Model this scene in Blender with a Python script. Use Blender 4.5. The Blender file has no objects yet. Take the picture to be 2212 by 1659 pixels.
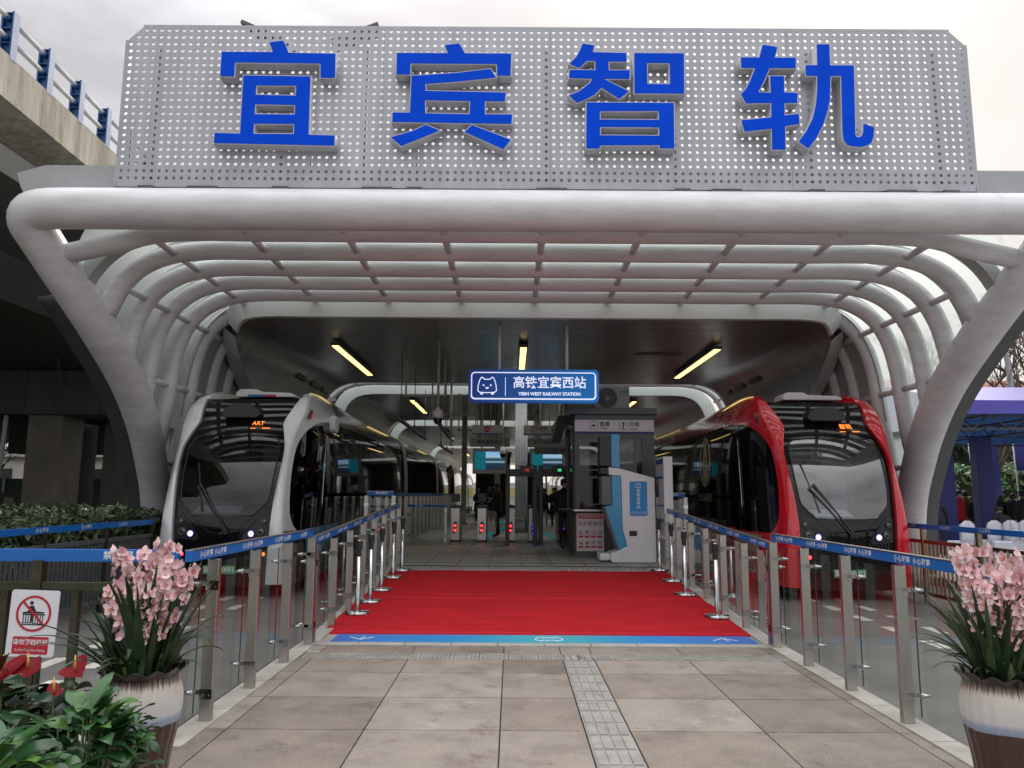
import bpy, math, random
from mathutils import Vector, Matrix, noise
random.seed(7)
PI = math.pi
S = bpy.context.scene
C = S.collection

# ------------------------------------------------------------------ camera, sky, sun, exposure
PITCH, ROLL, EYE = math.atan(238.5 / 1661.0), 0.006, 1.65
cam_d = bpy.data.cameras.new('camera')
cam_d.sensor_width = 36.0
cam_d.lens = 36.0 * 1661.0 / 2212.0
cam_d.clip_start, cam_d.clip_end = 0.05, 3000.0
cam = bpy.data.objects.new('camera', cam_d)
C.objects.link(cam)
cam.matrix_world = Matrix.Translation((0, 0, EYE)) @ Matrix.Rotation(PI / 2 + PITCH, 4, 'X') @ Matrix.Rotation(ROLL, 4, 'Z')
S.camera = cam

SUN_DIR = Vector((0.34, 0.78, 0.52)).normalized()
W = bpy.data.worlds.new('World')
S.world = W
W.use_nodes = True
nt = W.node_tree
nt.nodes.clear()
def N(t, kind, **kw):
    n = t.nodes.new(kind)
    for k, v in kw.items():
        setattr(n, k, v)
    return n
wo_ = N(nt, 'ShaderNodeOutputWorld')
bg = N(nt, 'ShaderNodeBackground')
sky = N(nt, 'ShaderNodeTexSky', sky_type='NISHITA')
sky.sun_disc = False
sky.sun_elevation = math.asin(SUN_DIR.z)
sky.sun_rotation = math.atan2(SUN_DIR.x, SUN_DIR.y)
sc = N(nt, 'ShaderNodeMix', data_type='RGBA', blend_type='MULTIPLY')
sc.inputs[0].default_value = 1.0
sc.inputs[7].default_value = (0.10, 0.10, 0.10, 1)
nt.links.new(sky.outputs[0], sc.inputs[6])
tc = N(nt, 'ShaderNodeTexCoord')
mp = N(nt, 'ShaderNodeMapping')
mp.inputs['Scale'].default_value = (1.0, 1.0, 2.6)
nt.links.new(tc.outputs['Generated'], mp.inputs[0])
nz = N(nt, 'ShaderNodeTexNoise')
nz.inputs['Scale'].default_value = 2.9
nz.inputs['Detail'].default_value = 7.0
nz.inputs['Roughness'].default_value = 0.55
nt.links.new(mp.outputs[0], nz.inputs['Vector'])
cr = N(nt, 'ShaderNodeValToRGB')
cr.color_ramp.elements[0].position = 0.34
cr.color_ramp.elements[0].color = (0.68, 0.655, 0.665, 1)
cr.color_ramp.elements[1].position = 0.66
cr.color_ramp.elements[1].color = (1.0, 0.985, 0.975, 1)
e = cr.color_ramp.elements.new(0.5); e.color = (0.90, 0.875, 0.885, 1)
nt.links.new(nz.outputs['Fac'], cr.inputs[0])
dt = N(nt, 'ShaderNodeVectorMath', operation='DOT_PRODUCT')
dt.inputs[1].default_value = Vector((0.40, 0.80, 0.36)).normalized()
nt.links.new(tc.outputs['Generated'], dt.inputs[0])
wr = N(nt, 'ShaderNodeMapRange')
wr.inputs[1].default_value, wr.inputs[2].default_value = 0.70, 1.0
wr.inputs[3].default_value, wr.inputs[4].default_value = 0.0, 0.5
nt.links.new(dt.outputs['Value'], wr.inputs[0])
warm = N(nt, 'ShaderNodeMix', data_type='RGBA')
warm.inputs[7].default_value = (0.98, 0.89, 0.80, 1)
nt.links.new(wr.outputs[0], warm.inputs[0])
nt.links.new(cr.outputs[0], warm.inputs[6])
mx = N(nt, 'ShaderNodeMix', data_type='RGBA')
mx.inputs[0].default_value = 0.88
nt.links.new(sc.outputs[2], mx.inputs[6])
nt.links.new(warm.outputs[2], mx.inputs[7])
sep = N(nt, 'ShaderNodeSeparateXYZ')           # an overcast sky is brighter overhead than near the horizon
nt.links.new(tc.outputs['Generated'], sep.inputs[0])
oc = N(nt, 'ShaderNodeMapRange', interpolation_type='SMOOTHSTEP')
oc.inputs[1].default_value, oc.inputs[2].default_value = 0.42, 1.0
oc.inputs[3].default_value, oc.inputs[4].default_value = 0.585, 1.95
nt.links.new(sep.outputs[2], oc.inputs[0])
ov = N(nt, 'ShaderNodeVectorMath', operation='SCALE')
nt.links.new(mx.outputs[2], ov.inputs[0])
nt.links.new(oc.outputs[0], ov.inputs['Scale'])
nt.links.new(ov.outputs[0], bg.inputs[0])
bg.inputs[1].default_value = 1.0
nt.links.new(bg.outputs[0], wo_.inputs[0])

sun_d = bpy.data.lights.new('sun', 'SUN')
sun_d.energy = 1.0
sun_d.angle = math.radians(14)
sun_d.color = (1.0, 0.93, 0.84)
sun = bpy.data.objects.new('sun', sun_d)
C.objects.link(sun)
sun.rotation_euler = (-SUN_DIR).to_track_quat('-Z', 'Y').to_euler()
sun.location = (10, 20, 30)

S.view_settings.view_transform = 'Standard'
S.view_settings.look = 'None'
S.view_settings.exposure = 0.74
S.view_settings.gamma = 1.0
S.cycles.max_bounces = 7
S.cycles.diffuse_bounces = 3
S.cycles.glossy_bounces = 3
S.cycles.transmission_bounces = 4
S.cycles.transparent_max_bounces = 16
S.cycles.caustics_reflective = False
S.cycles.caustics_refractive = False
S.cycles.sample_clamp_indirect = 6.0
S.cycles.use_denoising = True

# ------------------------------------------------------------------ helpers
def lin(*c):
    return tuple((x / 255 / 12.92 if x / 255 <= 0.04045 else ((x / 255 + 0.055) / 1.055) ** 2.4) for x in c)

MATS = {}
def mat(name, col, rough=0.5, metal=0.0, vary=0.0, vscale=4.0, bump=0.0, bscale=30.0, emis=0.0, spec=0.5, coat=0.0, dark=None, stretch=(1, 1, 1), two=None):
    """Procedural Principled material with noise in colour, roughness and relief."""
    if name in MATS:
        return MATS[name]
    m = bpy.data.materials.new(name)
    m.use_nodes = True
    t = m.node_tree
    b = t.nodes['Principled BSDF']
    b.inputs['Base Color'].default_value = (*col, 1)
    b.inputs['Roughness'].default_value = rough
    b.inputs['Metallic'].default_value = metal
    b.inputs['Specular IOR Level'].default_value = spec
    b.inputs['Coat Weight'].default_value = coat
    b.inputs['Coat Roughness'].default_value = 0.05
    if emis:
        b.inputs['Emission Color'].default_value = (*col, 1)
        b.inputs['Emission Strength'].default_value = emis
    if vary or bump:
        tcx = N(t, 'ShaderNodeTexCoord')
        mpx = N(t, 'ShaderNodeMapping')
        mpx.inputs['Scale'].default_value = stretch
        t.links.new(tcx.outputs['Object'], mpx.inputs[0])
    if vary:
        nn = N(t, 'ShaderNodeTexNoise')
        nn.inputs['Scale'].default_value = vscale
        nn.inputs['Detail'].default_value = 6
        nn.inputs['Roughness'].default_value = 0.65
        t.links.new(mpx.outputs[0], nn.inputs['Vector'])
        rr = N(t, 'ShaderNodeValToRGB')
        d = dark or tuple(x * (1 - vary) for x in col)
        l = two or tuple(min(1, x * (1 + vary * 0.6)) for x in col)
        rr.color_ramp.elements[0].position, rr.color_ramp.elements[0].color = 0.3, (*d, 1)
        rr.color_ramp.elements[1].position, rr.color_ramp.elements[1].color = 0.7, (*l, 1)
        t.links.new(nn.outputs['Fac'], rr.inputs[0])
        t.links.new(rr.outputs[0], b.inputs['Base Color'])
        mr = N(t, 'ShaderNodeMapRange')
        mr.inputs[3].default_value = max(0.02, rough - 0.1 * min(1, vary * 3))
        mr.inputs[4].default_value = min(1, rough + 0.1 * min(1, vary * 3))
        t.links.new(nn.outputs['Fac'], mr.inputs[0])
        t.links.new(mr.outputs[0], b.inputs['Roughness'])
    if bump:
        n2 = N(t, 'ShaderNodeTexNoise')
        n2.inputs['Scale'].default_value = bscale
        n2.inputs['Detail'].default_value = 4
        t.links.new(mpx.outputs[0], n2.inputs['Vector'])
        bp = N(t, 'ShaderNodeBump')
        bp.inputs['Strength'].default_value = bump
        bp.inputs['Distance'].default_value = 0.02
        t.links.new(n2.outputs['Fac'], bp.inputs['Height'])
        t.links.new(bp.outputs[0], b.inputs['Normal'])
    MATS[name] = m
    return m

def glass(name, tint, refl=0.1, haze=0.0, hazecol=(0.7, 0.75, 0.72)):
    """Thin pane: see-through, with a Fresnel reflection and some milky scatter."""
    if name in MATS:
        return MATS[name]
    m = bpy.data.materials.new(name)
    m.use_nodes = True
    t = m.node_tree
    t.nodes.clear()
    o = N(t, 'ShaderNodeOutputMaterial')
    tr = N(t, 'ShaderNodeBsdfTransparent'); tr.inputs[0].default_value = (*tint, 1)
    gl = N(t, 'ShaderNodeBsdfGlossy'); gl.inputs['Roughness'].default_value = 0.02
    gl.inputs[0].default_value = (0.95, 0.97, 0.97, 1)
    lw = N(t, 'ShaderNodeLayerWeight'); lw.inputs[0].default_value = 0.35
    mr = N(t, 'ShaderNodeMapRange')
    mr.inputs[3].default_value, mr.inputs[4].default_value = refl * 0.55, min(1.0, refl * 5.5)
    t.links.new(lw.outputs['Fresnel'], mr.inputs[0])
    a = N(t, 'ShaderNodeMixShader')
    t.links.new(mr.outputs[0], a.inputs[0])
    if haze:
        df = N(t, 'ShaderNodeBsdfDiffuse'); df.inputs[0].default_value = (*hazecol, 1)
        tl = N(t, 'ShaderNodeBsdfTranslucent'); tl.inputs[0].default_value = (*hazecol, 1)
        m2 = N(t, 'ShaderNodeMixShader'); m2.inputs[0].default_value = 0.62
        t.links.new(df.outputs[0], m2.inputs[1]); t.links.new(tl.outputs[0], m2.inputs[2])
        m3 = N(t, 'ShaderNodeMixShader'); m3.inputs[0].default_value = haze
        t.links.new(tr.outputs[0], m3.inputs[1]); t.links.new(m2.outputs[0], m3.inputs[2])
        t.links.new(m3.outputs[0], a.inputs[1])
    else:
        t.links.new(tr.outputs[0], a.inputs[1])
    t.links.new(gl.outputs[0], a.inputs[2])
    t.links.new(a.outputs[0], o.inputs[0])
    MATS[name] = m
    return m

def setp(o, label=None, cat=None, group=None, kind=None):
    if label: o['label'] = label
    if cat: o['category'] = cat
    if group: o['group'] = group
    if kind: o['kind'] = kind
    return o

def thing(name, label, cat, loc=(0, 0, 0), group=None, rz=0.0):
    o = bpy.data.objects.new(name, None)
    C.objects.link(o)
    o.empty_display_size = 0.2
    o.location = loc
    o.rotation_euler = (0, 0, rz)
    return setp(o, label, cat, group)

def wl(o):
    v = Vector((0, 0, 0))
    while o:
        v += o.location
        o = o.parent
    return v

class MB:
    """Collects shapes into ONE mesh."""
    def __init__(s):
        s.v, s.f, s.m, s.sm = [], [], [], []
    def add(s, vs, fs, mi=0, smooth=False):
        b = len(s.v)
        s.v += [tuple(x) for x in vs]
        for f in fs:
            s.f.append([b + i for i in f]); s.m.append(mi); s.sm.append(smooth)
        return s
    def box(s, x0, x1, y0, y1, z0, z1, mi=0):
        vs = [(x0, y0, z0), (x1, y0, z0), (x1, y1, z0), (x0, y1, z0), (x0, y0, z1), (x1, y0, z1), (x1, y1, z1), (x0, y1, z1)]
        return s.add(vs, [(0, 3, 2, 1), (4, 5, 6, 7), (0, 1, 5, 4), (1, 2, 6, 5), (2, 3, 7, 6), (3, 0, 4, 7)], mi)
    def beam(s, p0, p1, w, h, mi=0, up=(0, 0, 1)):
        p0, p1 = Vector(p0), Vector(p1)
        d = (p1 - p0).normalized()
        sd = d.cross(Vector(up))
        if sd.length < 1e-5: sd = d.cross(Vector((1, 0, 0)))
        sd.normalize()
        u = sd.cross(d)
        vs = []
        for p in (p0, p1):
            for a, b in ((-1, -1), (1, -1), (1, 1), (-1, 1)):
                vs.append(p + sd * (a * w / 2) + u * (b * h / 2))
        return s.add(vs, [(0, 1, 2, 3), (7, 6, 5, 4), (0, 4, 5, 1), (1, 5, 6, 2), (2, 6, 7, 3), (3, 7, 4, 0)], mi)
    def tube(s, pts, r, n=12, caps=True, mi=0, smooth=True):
        pts = [Vector(p) for p in pts]
        rs = r if isinstance(r, (list, tuple)) else [r] * len(pts)
        vs, fs = [], []
        prev = None
        for i, p in enumerate(pts):
            d = (pts[min(i + 1, len(pts) - 1)] - pts[max(i - 1, 0)]).normalized()
            if prev is None:
                a = Vector((0, 0, 1)) if abs(d.z) < 0.9 else Vector((1, 0, 0))
                prev = d.cross(a).normalized()
            else:
                prev = (prev - d * prev.dot(d)).normalized()
            q = d.cross(prev)
            for k in range(n):
                an = 2 * PI * k / n
                vs.append(p + (prev * math.cos(an) + q * math.sin(an)) * rs[i])
        for i in range(len(pts) - 1):
            for k in range(n):
                k2 = (k + 1) % n
                fs.append((i * n + k, i * n + k2, (i + 1) * n + k2, (i + 1) * n + k))
        s.add(vs, fs, mi, smooth)
        if caps:
            b = len(s.v) - len(vs)
            s.f.append([b + k for k in range(n)][::-1]); s.m.append(mi); s.sm.append(False)
            s.f.append([b + (len(pts) - 1) * n + k for k in range(n)]); s.m.append(mi); s.sm.append(False)
        return s
    def cyl(s, p0, p1, r0, r1=None, n=16, mi=0, caps=True):
        return s.tube([p0, p1], [r0, r0 if r1 is None else r1], n, caps, mi)
    def lathe(s, prof, o=(0, 0, 0), n=32, mi=0, wave=None, axis='z'):
        vs, fs = [], []
        for j, (r, z) in enumerate(prof):
            for k in range(n):
                an = 2 * PI * k / n
                rr, zz = r, z
                if wave: rr, zz = wave(r, z, an, j)
                if axis == 'z': vs.append((o[0] + rr * math.cos(an), o[1] + rr * math.sin(an), o[2] + zz))
                else: vs.append((o[0] + rr * math.cos(an), o[1] + zz, o[2] + rr * math.sin(an)))
        for j in range(len(prof) - 1):
            for k in range(n):
                k2 = (k + 1) % n
                fs.append((j * n + k, j * n + k2, (j + 1) * n + k2, (j + 1) * n + k))
        return s.add(vs, fs, mi, True)
    def prism(s, poly, y0, y1, mi=0, axis='y'):
        """poly of (a, b): extruded along y (a=x,b=z), x (a=y,b=z) or z (a=x,b=y)."""
        n = len(poly)
        def P(a, b, t):
            return {'y': (a, t, b), 'x': (t, a, b), 'z': (a, b, t)}[axis]
        vs = [P(a, b, y0) for a, b in poly] + [P(a, b, y1) for a, b in poly]
        fs = [tuple(range(n)), tuple(range(2 * n - 1, n - 1, -1))]
        fs += [(i, i + n, (i + 1) % n + n, (i + 1) % n) for i in range(n)]
        return s.add(vs, fs, mi)
    def grid(s, rows, mi=0, smooth=True, close=False):
        w = len(rows[0])
        vs = [p for r in rows for p in r]
        fs = []
        for i in range(len(rows) - 1):
            for j in range(w if close else w - 1):
                j2 = (j + 1) % w
                fs.append((i * w + j, i * w + j2, (i + 1) * w + j2, (i + 1) * w + j))
        return s.add(vs, fs, mi, smooth)
    def mesh(s, name, off=(0, 0, 0), flip=True):
        me = bpy.data.meshes.new(name)
        ox, oy, oz = off
        me.from_pydata([(x - ox, y - oy, z - oz) for x, y, z in s.v], [], s.f)
        me.polygons.foreach_set('material_index', s.m)
        me.polygons.foreach_set('use_smooth', s.sm)
        me.update()
        return me
    def build(s, name, mats, parent=None, world=True, bevel=0.0, sharp=None, solid=0.0, loc=None):
        off = (0, 0, 0)
        if parent is not None and world: off = wl(parent)
        if loc is not None: off = Vector(loc)
        me = s.mesh(name, off)
        for m in (mats if isinstance(mats, (list, tuple)) else [mats]): me.materials.append(m)
        if sharp is not None: me.set_sharp_from_angle(angle=math.radians(sharp))
        o = bpy.data.objects.new(name, me)
        C.objects.link(o)
        if parent is not None: o.parent = parent
        elif loc is not None: o.location = loc
        if solid:
            md = o.modifiers.new('solid', 'SOLIDIFY'); md.thickness = solid; md.offset = 0
        if bevel:
            md = o.modifiers.new('bevel', 'BEVEL'); md.width = bevel; md.segments = 2; md.limit_method = 'ANGLE'
            md.angle_limit = math.radians(40)
        return o

def copy_tree(o, parent=None):
    c = o.copy()
    C.objects.link(c)
    c.parent = parent
    for ch in list(o.children): copy_tree(ch, c)
    return c

TXT = {}
def text_mesh(s, size, bold=0.0, extr=0.0, spacing=1.0):
    k = (s, size, bold, extr, spacing)
    if k in TXT: return TXT[k]
    cu = bpy.data.curves.new('lettering', 'FONT')
    cu.body = s; cu.size = size; cu.align_x = 'CENTER'; cu.align_y = 'CENTER'
    cu.offset = bold; cu.extrude = extr; cu.resolution_u = 3; cu.space_character = spacing
    ob = bpy.data.objects.new('lettering', cu)
    C.objects.link(ob)
    dg = bpy.context.evaluated_depsgraph_get()
    me = bpy.data.meshes.new_from_object(ob.evaluated_get(dg))
    me.name = 'lettering'
    bpy.data.objects.remove(ob)
    TXT[k] = me
    return me

def text(parent, s, size, loc, m, xdir=(1, 0, 0), ydir=(0, 0, 1), bold=0.0, extr=0.0, name='lettering', stretch=1.0, world=True, spacing=1.0):
    me = text_mesh(s, size, bold, extr, spacing)
    key = (me.name, m.name)
    if me.materials and me.materials[0] != m:
        if key not in TXT:
            m2 = me.copy(); m2.materials.clear(); m2.materials.append(m); TXT[key] = m2
        me = TXT[key]
    elif not me.materials:
        me.materials.append(m)
    o = bpy.data.objects.new(name, me)
    C.objects.link(o)
    X = Vector(xdir).normalized(); Y = Vector(ydir).normalized(); Z = X.cross(Y)
    M = Matrix((X * stretch, Y, Z)).transposed().to_4x4()
    off = Vector(loc)
    if parent is not None:
        o.parent = parent
        if world: off = off - wl(parent)
    o.matrix_local = Matrix.Translation(off) @ M
    return o

def interp(tab, x):
    if x <= tab[0][0]: return tab[0][1]
    for (a, b), (c, d) in zip(tab, tab[1:]):
        if x <= c:
            t = (x - a) / (c - a)
            return b + (d - b) * t
    return tab[-1][1]

def smooth_tab(tab, x):
    """Monotone-ish smooth interpolation (Catmull-Rom on the table)."""
    n = len(tab)
    if x <= tab[0][0]: return tab[0][1]
    if x >= tab[-1][0]: return tab[-1][1]
    for i in range(n - 1):
        if x <= tab[i + 1][0]:
            x0, y0 = tab[i]; x1, y1 = tab[i + 1]
            m0 = (tab[i + 1][1] - tab[max(i - 1, 0)][1]) / (tab[i + 1][0] - tab[max(i - 1, 0)][0])
            m1 = (tab[min(i + 2, n - 1)][1] - tab[i][1]) / (tab[min(i + 2, n - 1)][0] - tab[i][0])
            h = x1 - x0; t = (x - x0) / h
            return (2 * t**3 - 3 * t**2 + 1) * y0 + (t**3 - 2 * t**2 + t) * h * m0 + (-2 * t**3 + 3 * t**2) * y1 + (t**3 - t**2) * h * m1

def catmull(pts, n=6):
    out = []
    for i in range(len(pts) - 1):
        p0 = Vector(pts[max(i - 1, 0)]); p1 = Vector(pts[i]); p2 = Vector(pts[i + 1]); p3 = Vector(pts[min(i + 2, len(pts) - 1)])
        for k in range(n):
            t = k / n
            out.append(0.5 * ((2 * p1) + (p2 - p0) * t + (2 * p0 - 5 * p1 + 4 * p2 - p3) * t * t + (3 * p1 - p0 - 3 * p2 + p3) * t**3))
    out.append(Vector(pts[-1]))
    return out

# ------------------------------------------------------------------ materials
M_TUBE = mat('white_painted_steel', (0.76, 0.76, 0.785), 0.36, vary=0.16, vscale=2.6, bump=0.10, bscale=11, stretch=(0.5, 1, 2.2))
M_PANEL = mat('perforated_aluminium', (0.44, 0.45, 0.495), 0.42, metal=0.25, vary=0.16, vscale=1.1, bump=0.03, bscale=3, stretch=(3, 1, 0.35))
M_BLUE_FACE = mat('blue_acrylic', (0.0, 0.075, 0.78), 0.5, vary=0.12, vscale=1.6, spec=0.06)
M_TRIM = mat('letter_tray', (0.62, 0.63, 0.66), 0.5, vary=0.15, vscale=3, stretch=(6, 6, 1))
M_FRAME = mat('grey_frame_paint', (0.44, 0.47, 0.46), 0.5, vary=0.1, vscale=2)
M_FASCIA = mat('white_fascia', (0.74, 0.78, 0.765), 0.45, vary=0.07, vscale=1.5)
M_DARKSTEEL = mat('dark_grey_steel', (0.09, 0.095, 0.10), 0.5, vary=0.2, vscale=3)
M_INOX = mat('brushed_stainless', (0.50, 0.47, 0.44), 0.33, metal=1.0, vary=0.12, vscale=5, stretch=(1, 1, 0.15), bump=0.02, bscale=80)
M_CHROME = mat('polished_steel', (0.58, 0.58, 0.59), 0.10, metal=1.0, vary=0.05, vscale=9)
M_BAND = mat('blue_band_print', (0.004, 0.13, 0.46), 0.4, vary=0.08, vscale=3)
M_WHITE = mat('white_print', (0.78, 0.79, 0.82), 0.5)
M_SIGNWHITE = mat('white_sign_sheet', (0.72, 0.74, 0.78), 0.4, vary=0.05, vscale=4)
M_BLACK = mat('black_print', (0.012, 0.012, 0.014), 0.5)
M_REDINK = mat('red_print', (0.46, 0.012, 0.03), 0.45)
M_YELLOW = mat('yellow_print', (0.72, 0.45, 0.02), 0.45)
M_FENCEGLASS = glass('clear_fence_glass', (0.86, 0.91, 0.885), 0.085)
M_ROOFGLASS = glass('frosted_roof_glass', (0.92, 0.98, 0.94), 0.012, haze=0.55, hazecol=(0.92, 0.98, 0.94))
M_BOOTHGLASS = glass('booth_glass', (0.42, 0.45, 0.46), 0.05)
M_CONC = mat('weathered_concrete', (0.42, 0.40, 0.35), 0.9, vary=0.3, vscale=1.2, bump=0.4, bscale=14, stretch=(2.5, 2.5, 0.4), dark=(0.20, 0.165, 0.11))
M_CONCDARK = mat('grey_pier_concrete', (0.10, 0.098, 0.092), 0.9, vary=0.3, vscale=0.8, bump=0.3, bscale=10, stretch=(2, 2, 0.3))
M_BLUEPAINT = mat('blue_railing_paint', (0.012, 0.075, 0.24), 0.45, vary=0.2, vscale=6)
M_PALETUBE = mat('pale_railing_tube', (0.55, 0.56, 0.58), 0.5, vary=0.2, vscale=8)
M_OLIVE = mat('dull_olive_railing_steel', (0.075, 0.078, 0.055), 0.25, metal=0.75, vary=0.3, vscale=7)
M_BRONZE = mat('bronze_railing_steel', (0.34, 0.26, 0.18), 0.22, metal=0.9, vary=0.3, vscale=5)
M_LAMP = mat('yellow_lamp_diffuser', (1.0, 0.72, 0.24), 0.5, emis=1.6)
M_BLACKPLASTIC = mat('black_plastic', (0.02, 0.02, 0.022), 0.35)
M_WHITEPLASTIC = mat('white_plastic', (0.70, 0.71, 0.72), 0.35, vary=0.04, vscale=5)
M_REDLED = mat('red_led', (1.0, 0.04, 0.05), 0.5, emis=2.2)
M_BLUELED = mat('blue_led', (0.03, 0.06, 1.0), 0.5, emis=2.0)
M_ORANGELED = mat('orange_led', (1.0, 0.24, 0.03), 0.5, emis=0.9)

# ------------------------------------------------------------------ ground, road, paths, platform, ramp
CX = 0.45                       # axis of the station hall
XL, XR = -2.215, 2.915          # glass fence posts along the entrance walk
def structure(mb, name, mats, **k):
    return setp(mb.build(name, mats, **k), kind='structure')

M_GROUND = mat('ground_earth', (0.12, 0.115, 0.095), 0.95, vary=0.35, vscale=0.5, bump=0.4, bscale=6)
structure(MB().grid([[(x, y, -0.18) for x in (-400, -40, -12, 12, 40, 400)] for y in (-60, 0, 20, 60, 800)], smooth=False), 'ground', M_GROUND)
M_ROAD = mat('grey_asphalt', (0.16, 0.155, 0.148), 0.72, vary=0.28, vscale=1.1, bump=0.35, bscale=160, spec=0.5)
structure(MB().add([(-7.6, 5.2, -0.12), (8.6, 5.2, -0.12), (8.6, 95, -0.12), (-7.6, 95, -0.12)], [(0, 1, 2, 3)])
          .add([(3.2, -4, -0.12), (8.6, -4, -0.12), (8.6, 5.2, -0.12), (3.2, 5.2, -0.12)], [(0, 1, 2, 3)]), 'road', M_ROAD)
M_PAINT = mat('worn_white_road_paint', (0.62, 0.60, 0.53), 0.7, vary=0.35, vscale=7)
mk = MB()
for x0, w in ((5.06, 0.17), (5.60, 0.15)):
    for k in range(8):
        y = 7.4 + k * 1.0
        mk.add([(x0, y, -0.1155), (x0 + w, y, -0.1155), (x0 + w, y + 0.5, -0.1155), (x0, y + 0.5, -0.1155)], [(0, 1, 2, 3)])
for x0, w in ((-4.88, 0.17), (-4.36, 0.16)):
    for k in range(8):
        y = 7.1 + k * 1.0
        mk.add([(x0, y, -0.1155), (x0 + w, y, -0.1155), (x0 + w, y + 0.5, -0.1155), (x0, y + 0.5, -0.1155)], [(0, 1, 2, 3)])
for k in range(5):
    x = -5.6 + k * 0.62
    mk.add([(x - 0.2, 5.75, -0.1155), (x + 0.12, 5.75, -0.1155), (x + 0.5, 6.45, -0.1155), (x + 0.18, 6.45, -0.1155)], [(0, 1, 2, 3)])
structure(mk, 'road_markings', M_PAINT)

# stone slabs of the entrance walk
def slab_material():
    m = bpy.data.materials.new('granite_slab'); m.use_nodes = True
    t = m.node_tree; b = t.nodes['Principled BSDF']
    tcx = N(t, 'ShaderNodeTexCoord'); geo = N(t, 'ShaderNodeNewGeometry')
    def noise_(scale, detail, rough=0.6):
        n = N(t, 'ShaderNodeTexNoise'); n.inputs['Scale'].default_value = scale; n.inputs['Detail'].default_value = detail
        n.inputs['Roughness'].default_value = rough
        t.links.new(tcx.outputs['Object'], n.inputs['Vector']); return n
    def ramp(src, stops):
        r = N(t, 'ShaderNodeValToRGB')
        r.color_ramp.elements[0].position, r.color_ramp.elements[0].color = stops[0][0], (*stops[0][1], 1)
        r.color_ramp.elements[1].position, r.color_ramp.elements[1].color = stops[-1][0], (*stops[-1][1], 1)
        for p, c in stops[1:-1]:
            e = r.color_ramp.elements.new(p); e.color = (*c, 1)
        t.links.new(src, r.inputs[0]); return r
    def mult(a, b_, f):
        x = N(t, 'ShaderNodeMix', data_type='RGBA', blend_type='MULTIPLY'); x.inputs[0].default_value = f
        t.links.new(a, x.inputs[6]); t.links.new(b_, x.inputs[7]); return x.outputs[2]
    base = ramp(geo.outputs['Random Per Island'], [(0.0, (0.225, 0.190, 0.158)), (0.5, (0.28, 0.240, 0.203)), (1.0, (0.335, 0.296, 0.256))])
    stain = ramp(noise_(2.3, 9, 0.7).outputs['Fac'], [(0.34, (0.70, 0.68, 0.66)), (0.5, (0.98, 0.98, 0.98)), (0.66, (1.12, 1.12, 1.12))])
    blot = ramp(noise_(2.1, 6, 0.62).outputs['Fac'], [(0.61, (1, 1, 1)), (0.64, (1.22, 1.23, 1.25)), (1.0, (1.3, 1.31, 1.34))])
    dirt = ramp(noise_(3.4, 7, 0.7).outputs['Fac'], [(0.32, (0.55, 0.50, 0.47)), (0.42, (1, 1, 1)), (1, (1, 1, 1))])
    grain = ramp(noise_(95, 5, 0.75).outputs['Fac'], [(0.38, (0.62, 0.61, 0.60)), (0.62, (1.32, 1.32, 1.32))])
    col = mult(base.outputs[0], stain.outputs[0], 1.0)
    col = mult(col, blot.outputs[0], 0.75)
    col = mult(col, dirt.outputs[0], 0.8)
    col = mult(col, grain.outputs[0], 1.0)
    t.links.new(col, b.inputs['Base Color'])
    b.inputs['Roughness'].default_value = 0.62
    bp = N(t, 'ShaderNodeBump'); bp.inputs['Strength'].default_value = 0.25; bp.inputs['Distance'].default_value = 0.01
    t.links.new(noise_(120, 4).outputs['Fac'], bp.inputs['Height']); t.links.new(bp.outputs[0], b.inputs['Normal'])
    return m
M_SLAB = slab_material()
M_JOINT = mat('dark_joint_mortar', (0.04, 0.034, 0.03), 0.95, vary=0.3, vscale=8)
M_KERB = mat('pale_kerb_stone', (0.42, 0.40, 0.36), 0.75, vary=0.3, vscale=2.5, bump=0.2, bscale=60)
M_TACT = mat('grey_tactile_tile', (0.34, 0.325, 0.30), 0.75, vary=0.3, vscale=5, bump=0.25, bscale=70)
def floor_at(y):                # height of the walk: level, then the ramp, then the platform
    return interp([(-10, 0), (9.4, 0), (14.9, 0.29), (15.2, 0.30), (200, 0.30)], y)
structure(MB().box(-12, XL - 0.16, -5, 5.22, -0.17, -0.006).box(XL - 0.16, XR + 0.14, -5, 9.4, -0.17, -0.006), 'path_bed', M_JOINT)
sl = MB()
def slab(x0, x1, y0, y1, z=0.0):
    g = 0.0055
    vs = [(x0 + g, y0 + g, z), (x1 - g, y0 + g, z), (x1 - g, y1 - g, z), (x0 + g, y1 - g, z)]
    lo = [(x, y, z - 0.03) for x, y, z in vs]
    sl.add(vs + lo, [(0, 1, 2, 3), (0, 4, 5, 1), (1, 5, 6, 2), (2, 6, 7, 3), (3, 7, 4, 0)])
xs = [-2.2, -2.0, -1.03, -0.07, 0.53]
xs2 = [0.85, 1.80, 2.74, 2.9]
ys = [-2.2, -1.3, -0.43, 0.45, 1.33, 2.2, 3.08, 3.95, 4.83, 5.72, 6.6, 7.48, 8.07]
for y0, y1 in zip(ys, ys[1:]):
    for row in (xs, xs2):
        for x0, x1 in zip(row, row[1:]):
            slab(x0, x1, y0, y1)
    if y1 < 5.3:
        for k in range(8):
            slab(-2.2 - (k + 1) * 1.2, -2.2 - k * 1.2, y0, y1)
for x0, x1 in zip(xs[:-1] + xs2[:-1], xs[1:] + xs2[1:]):
    slab(x0, x1, 8.37, 8.74)
slab(0.53, 0.85, 8.37, 8.74)
structure(sl, 'path', M_SLAB)
ks = MB()
for k in range(10):
    x0 = XL + 0.02 + k * 0.515
    ks.box(x0, x0 + 0.507, 8.75, 8.93, -0.05, 0.006)
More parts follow.
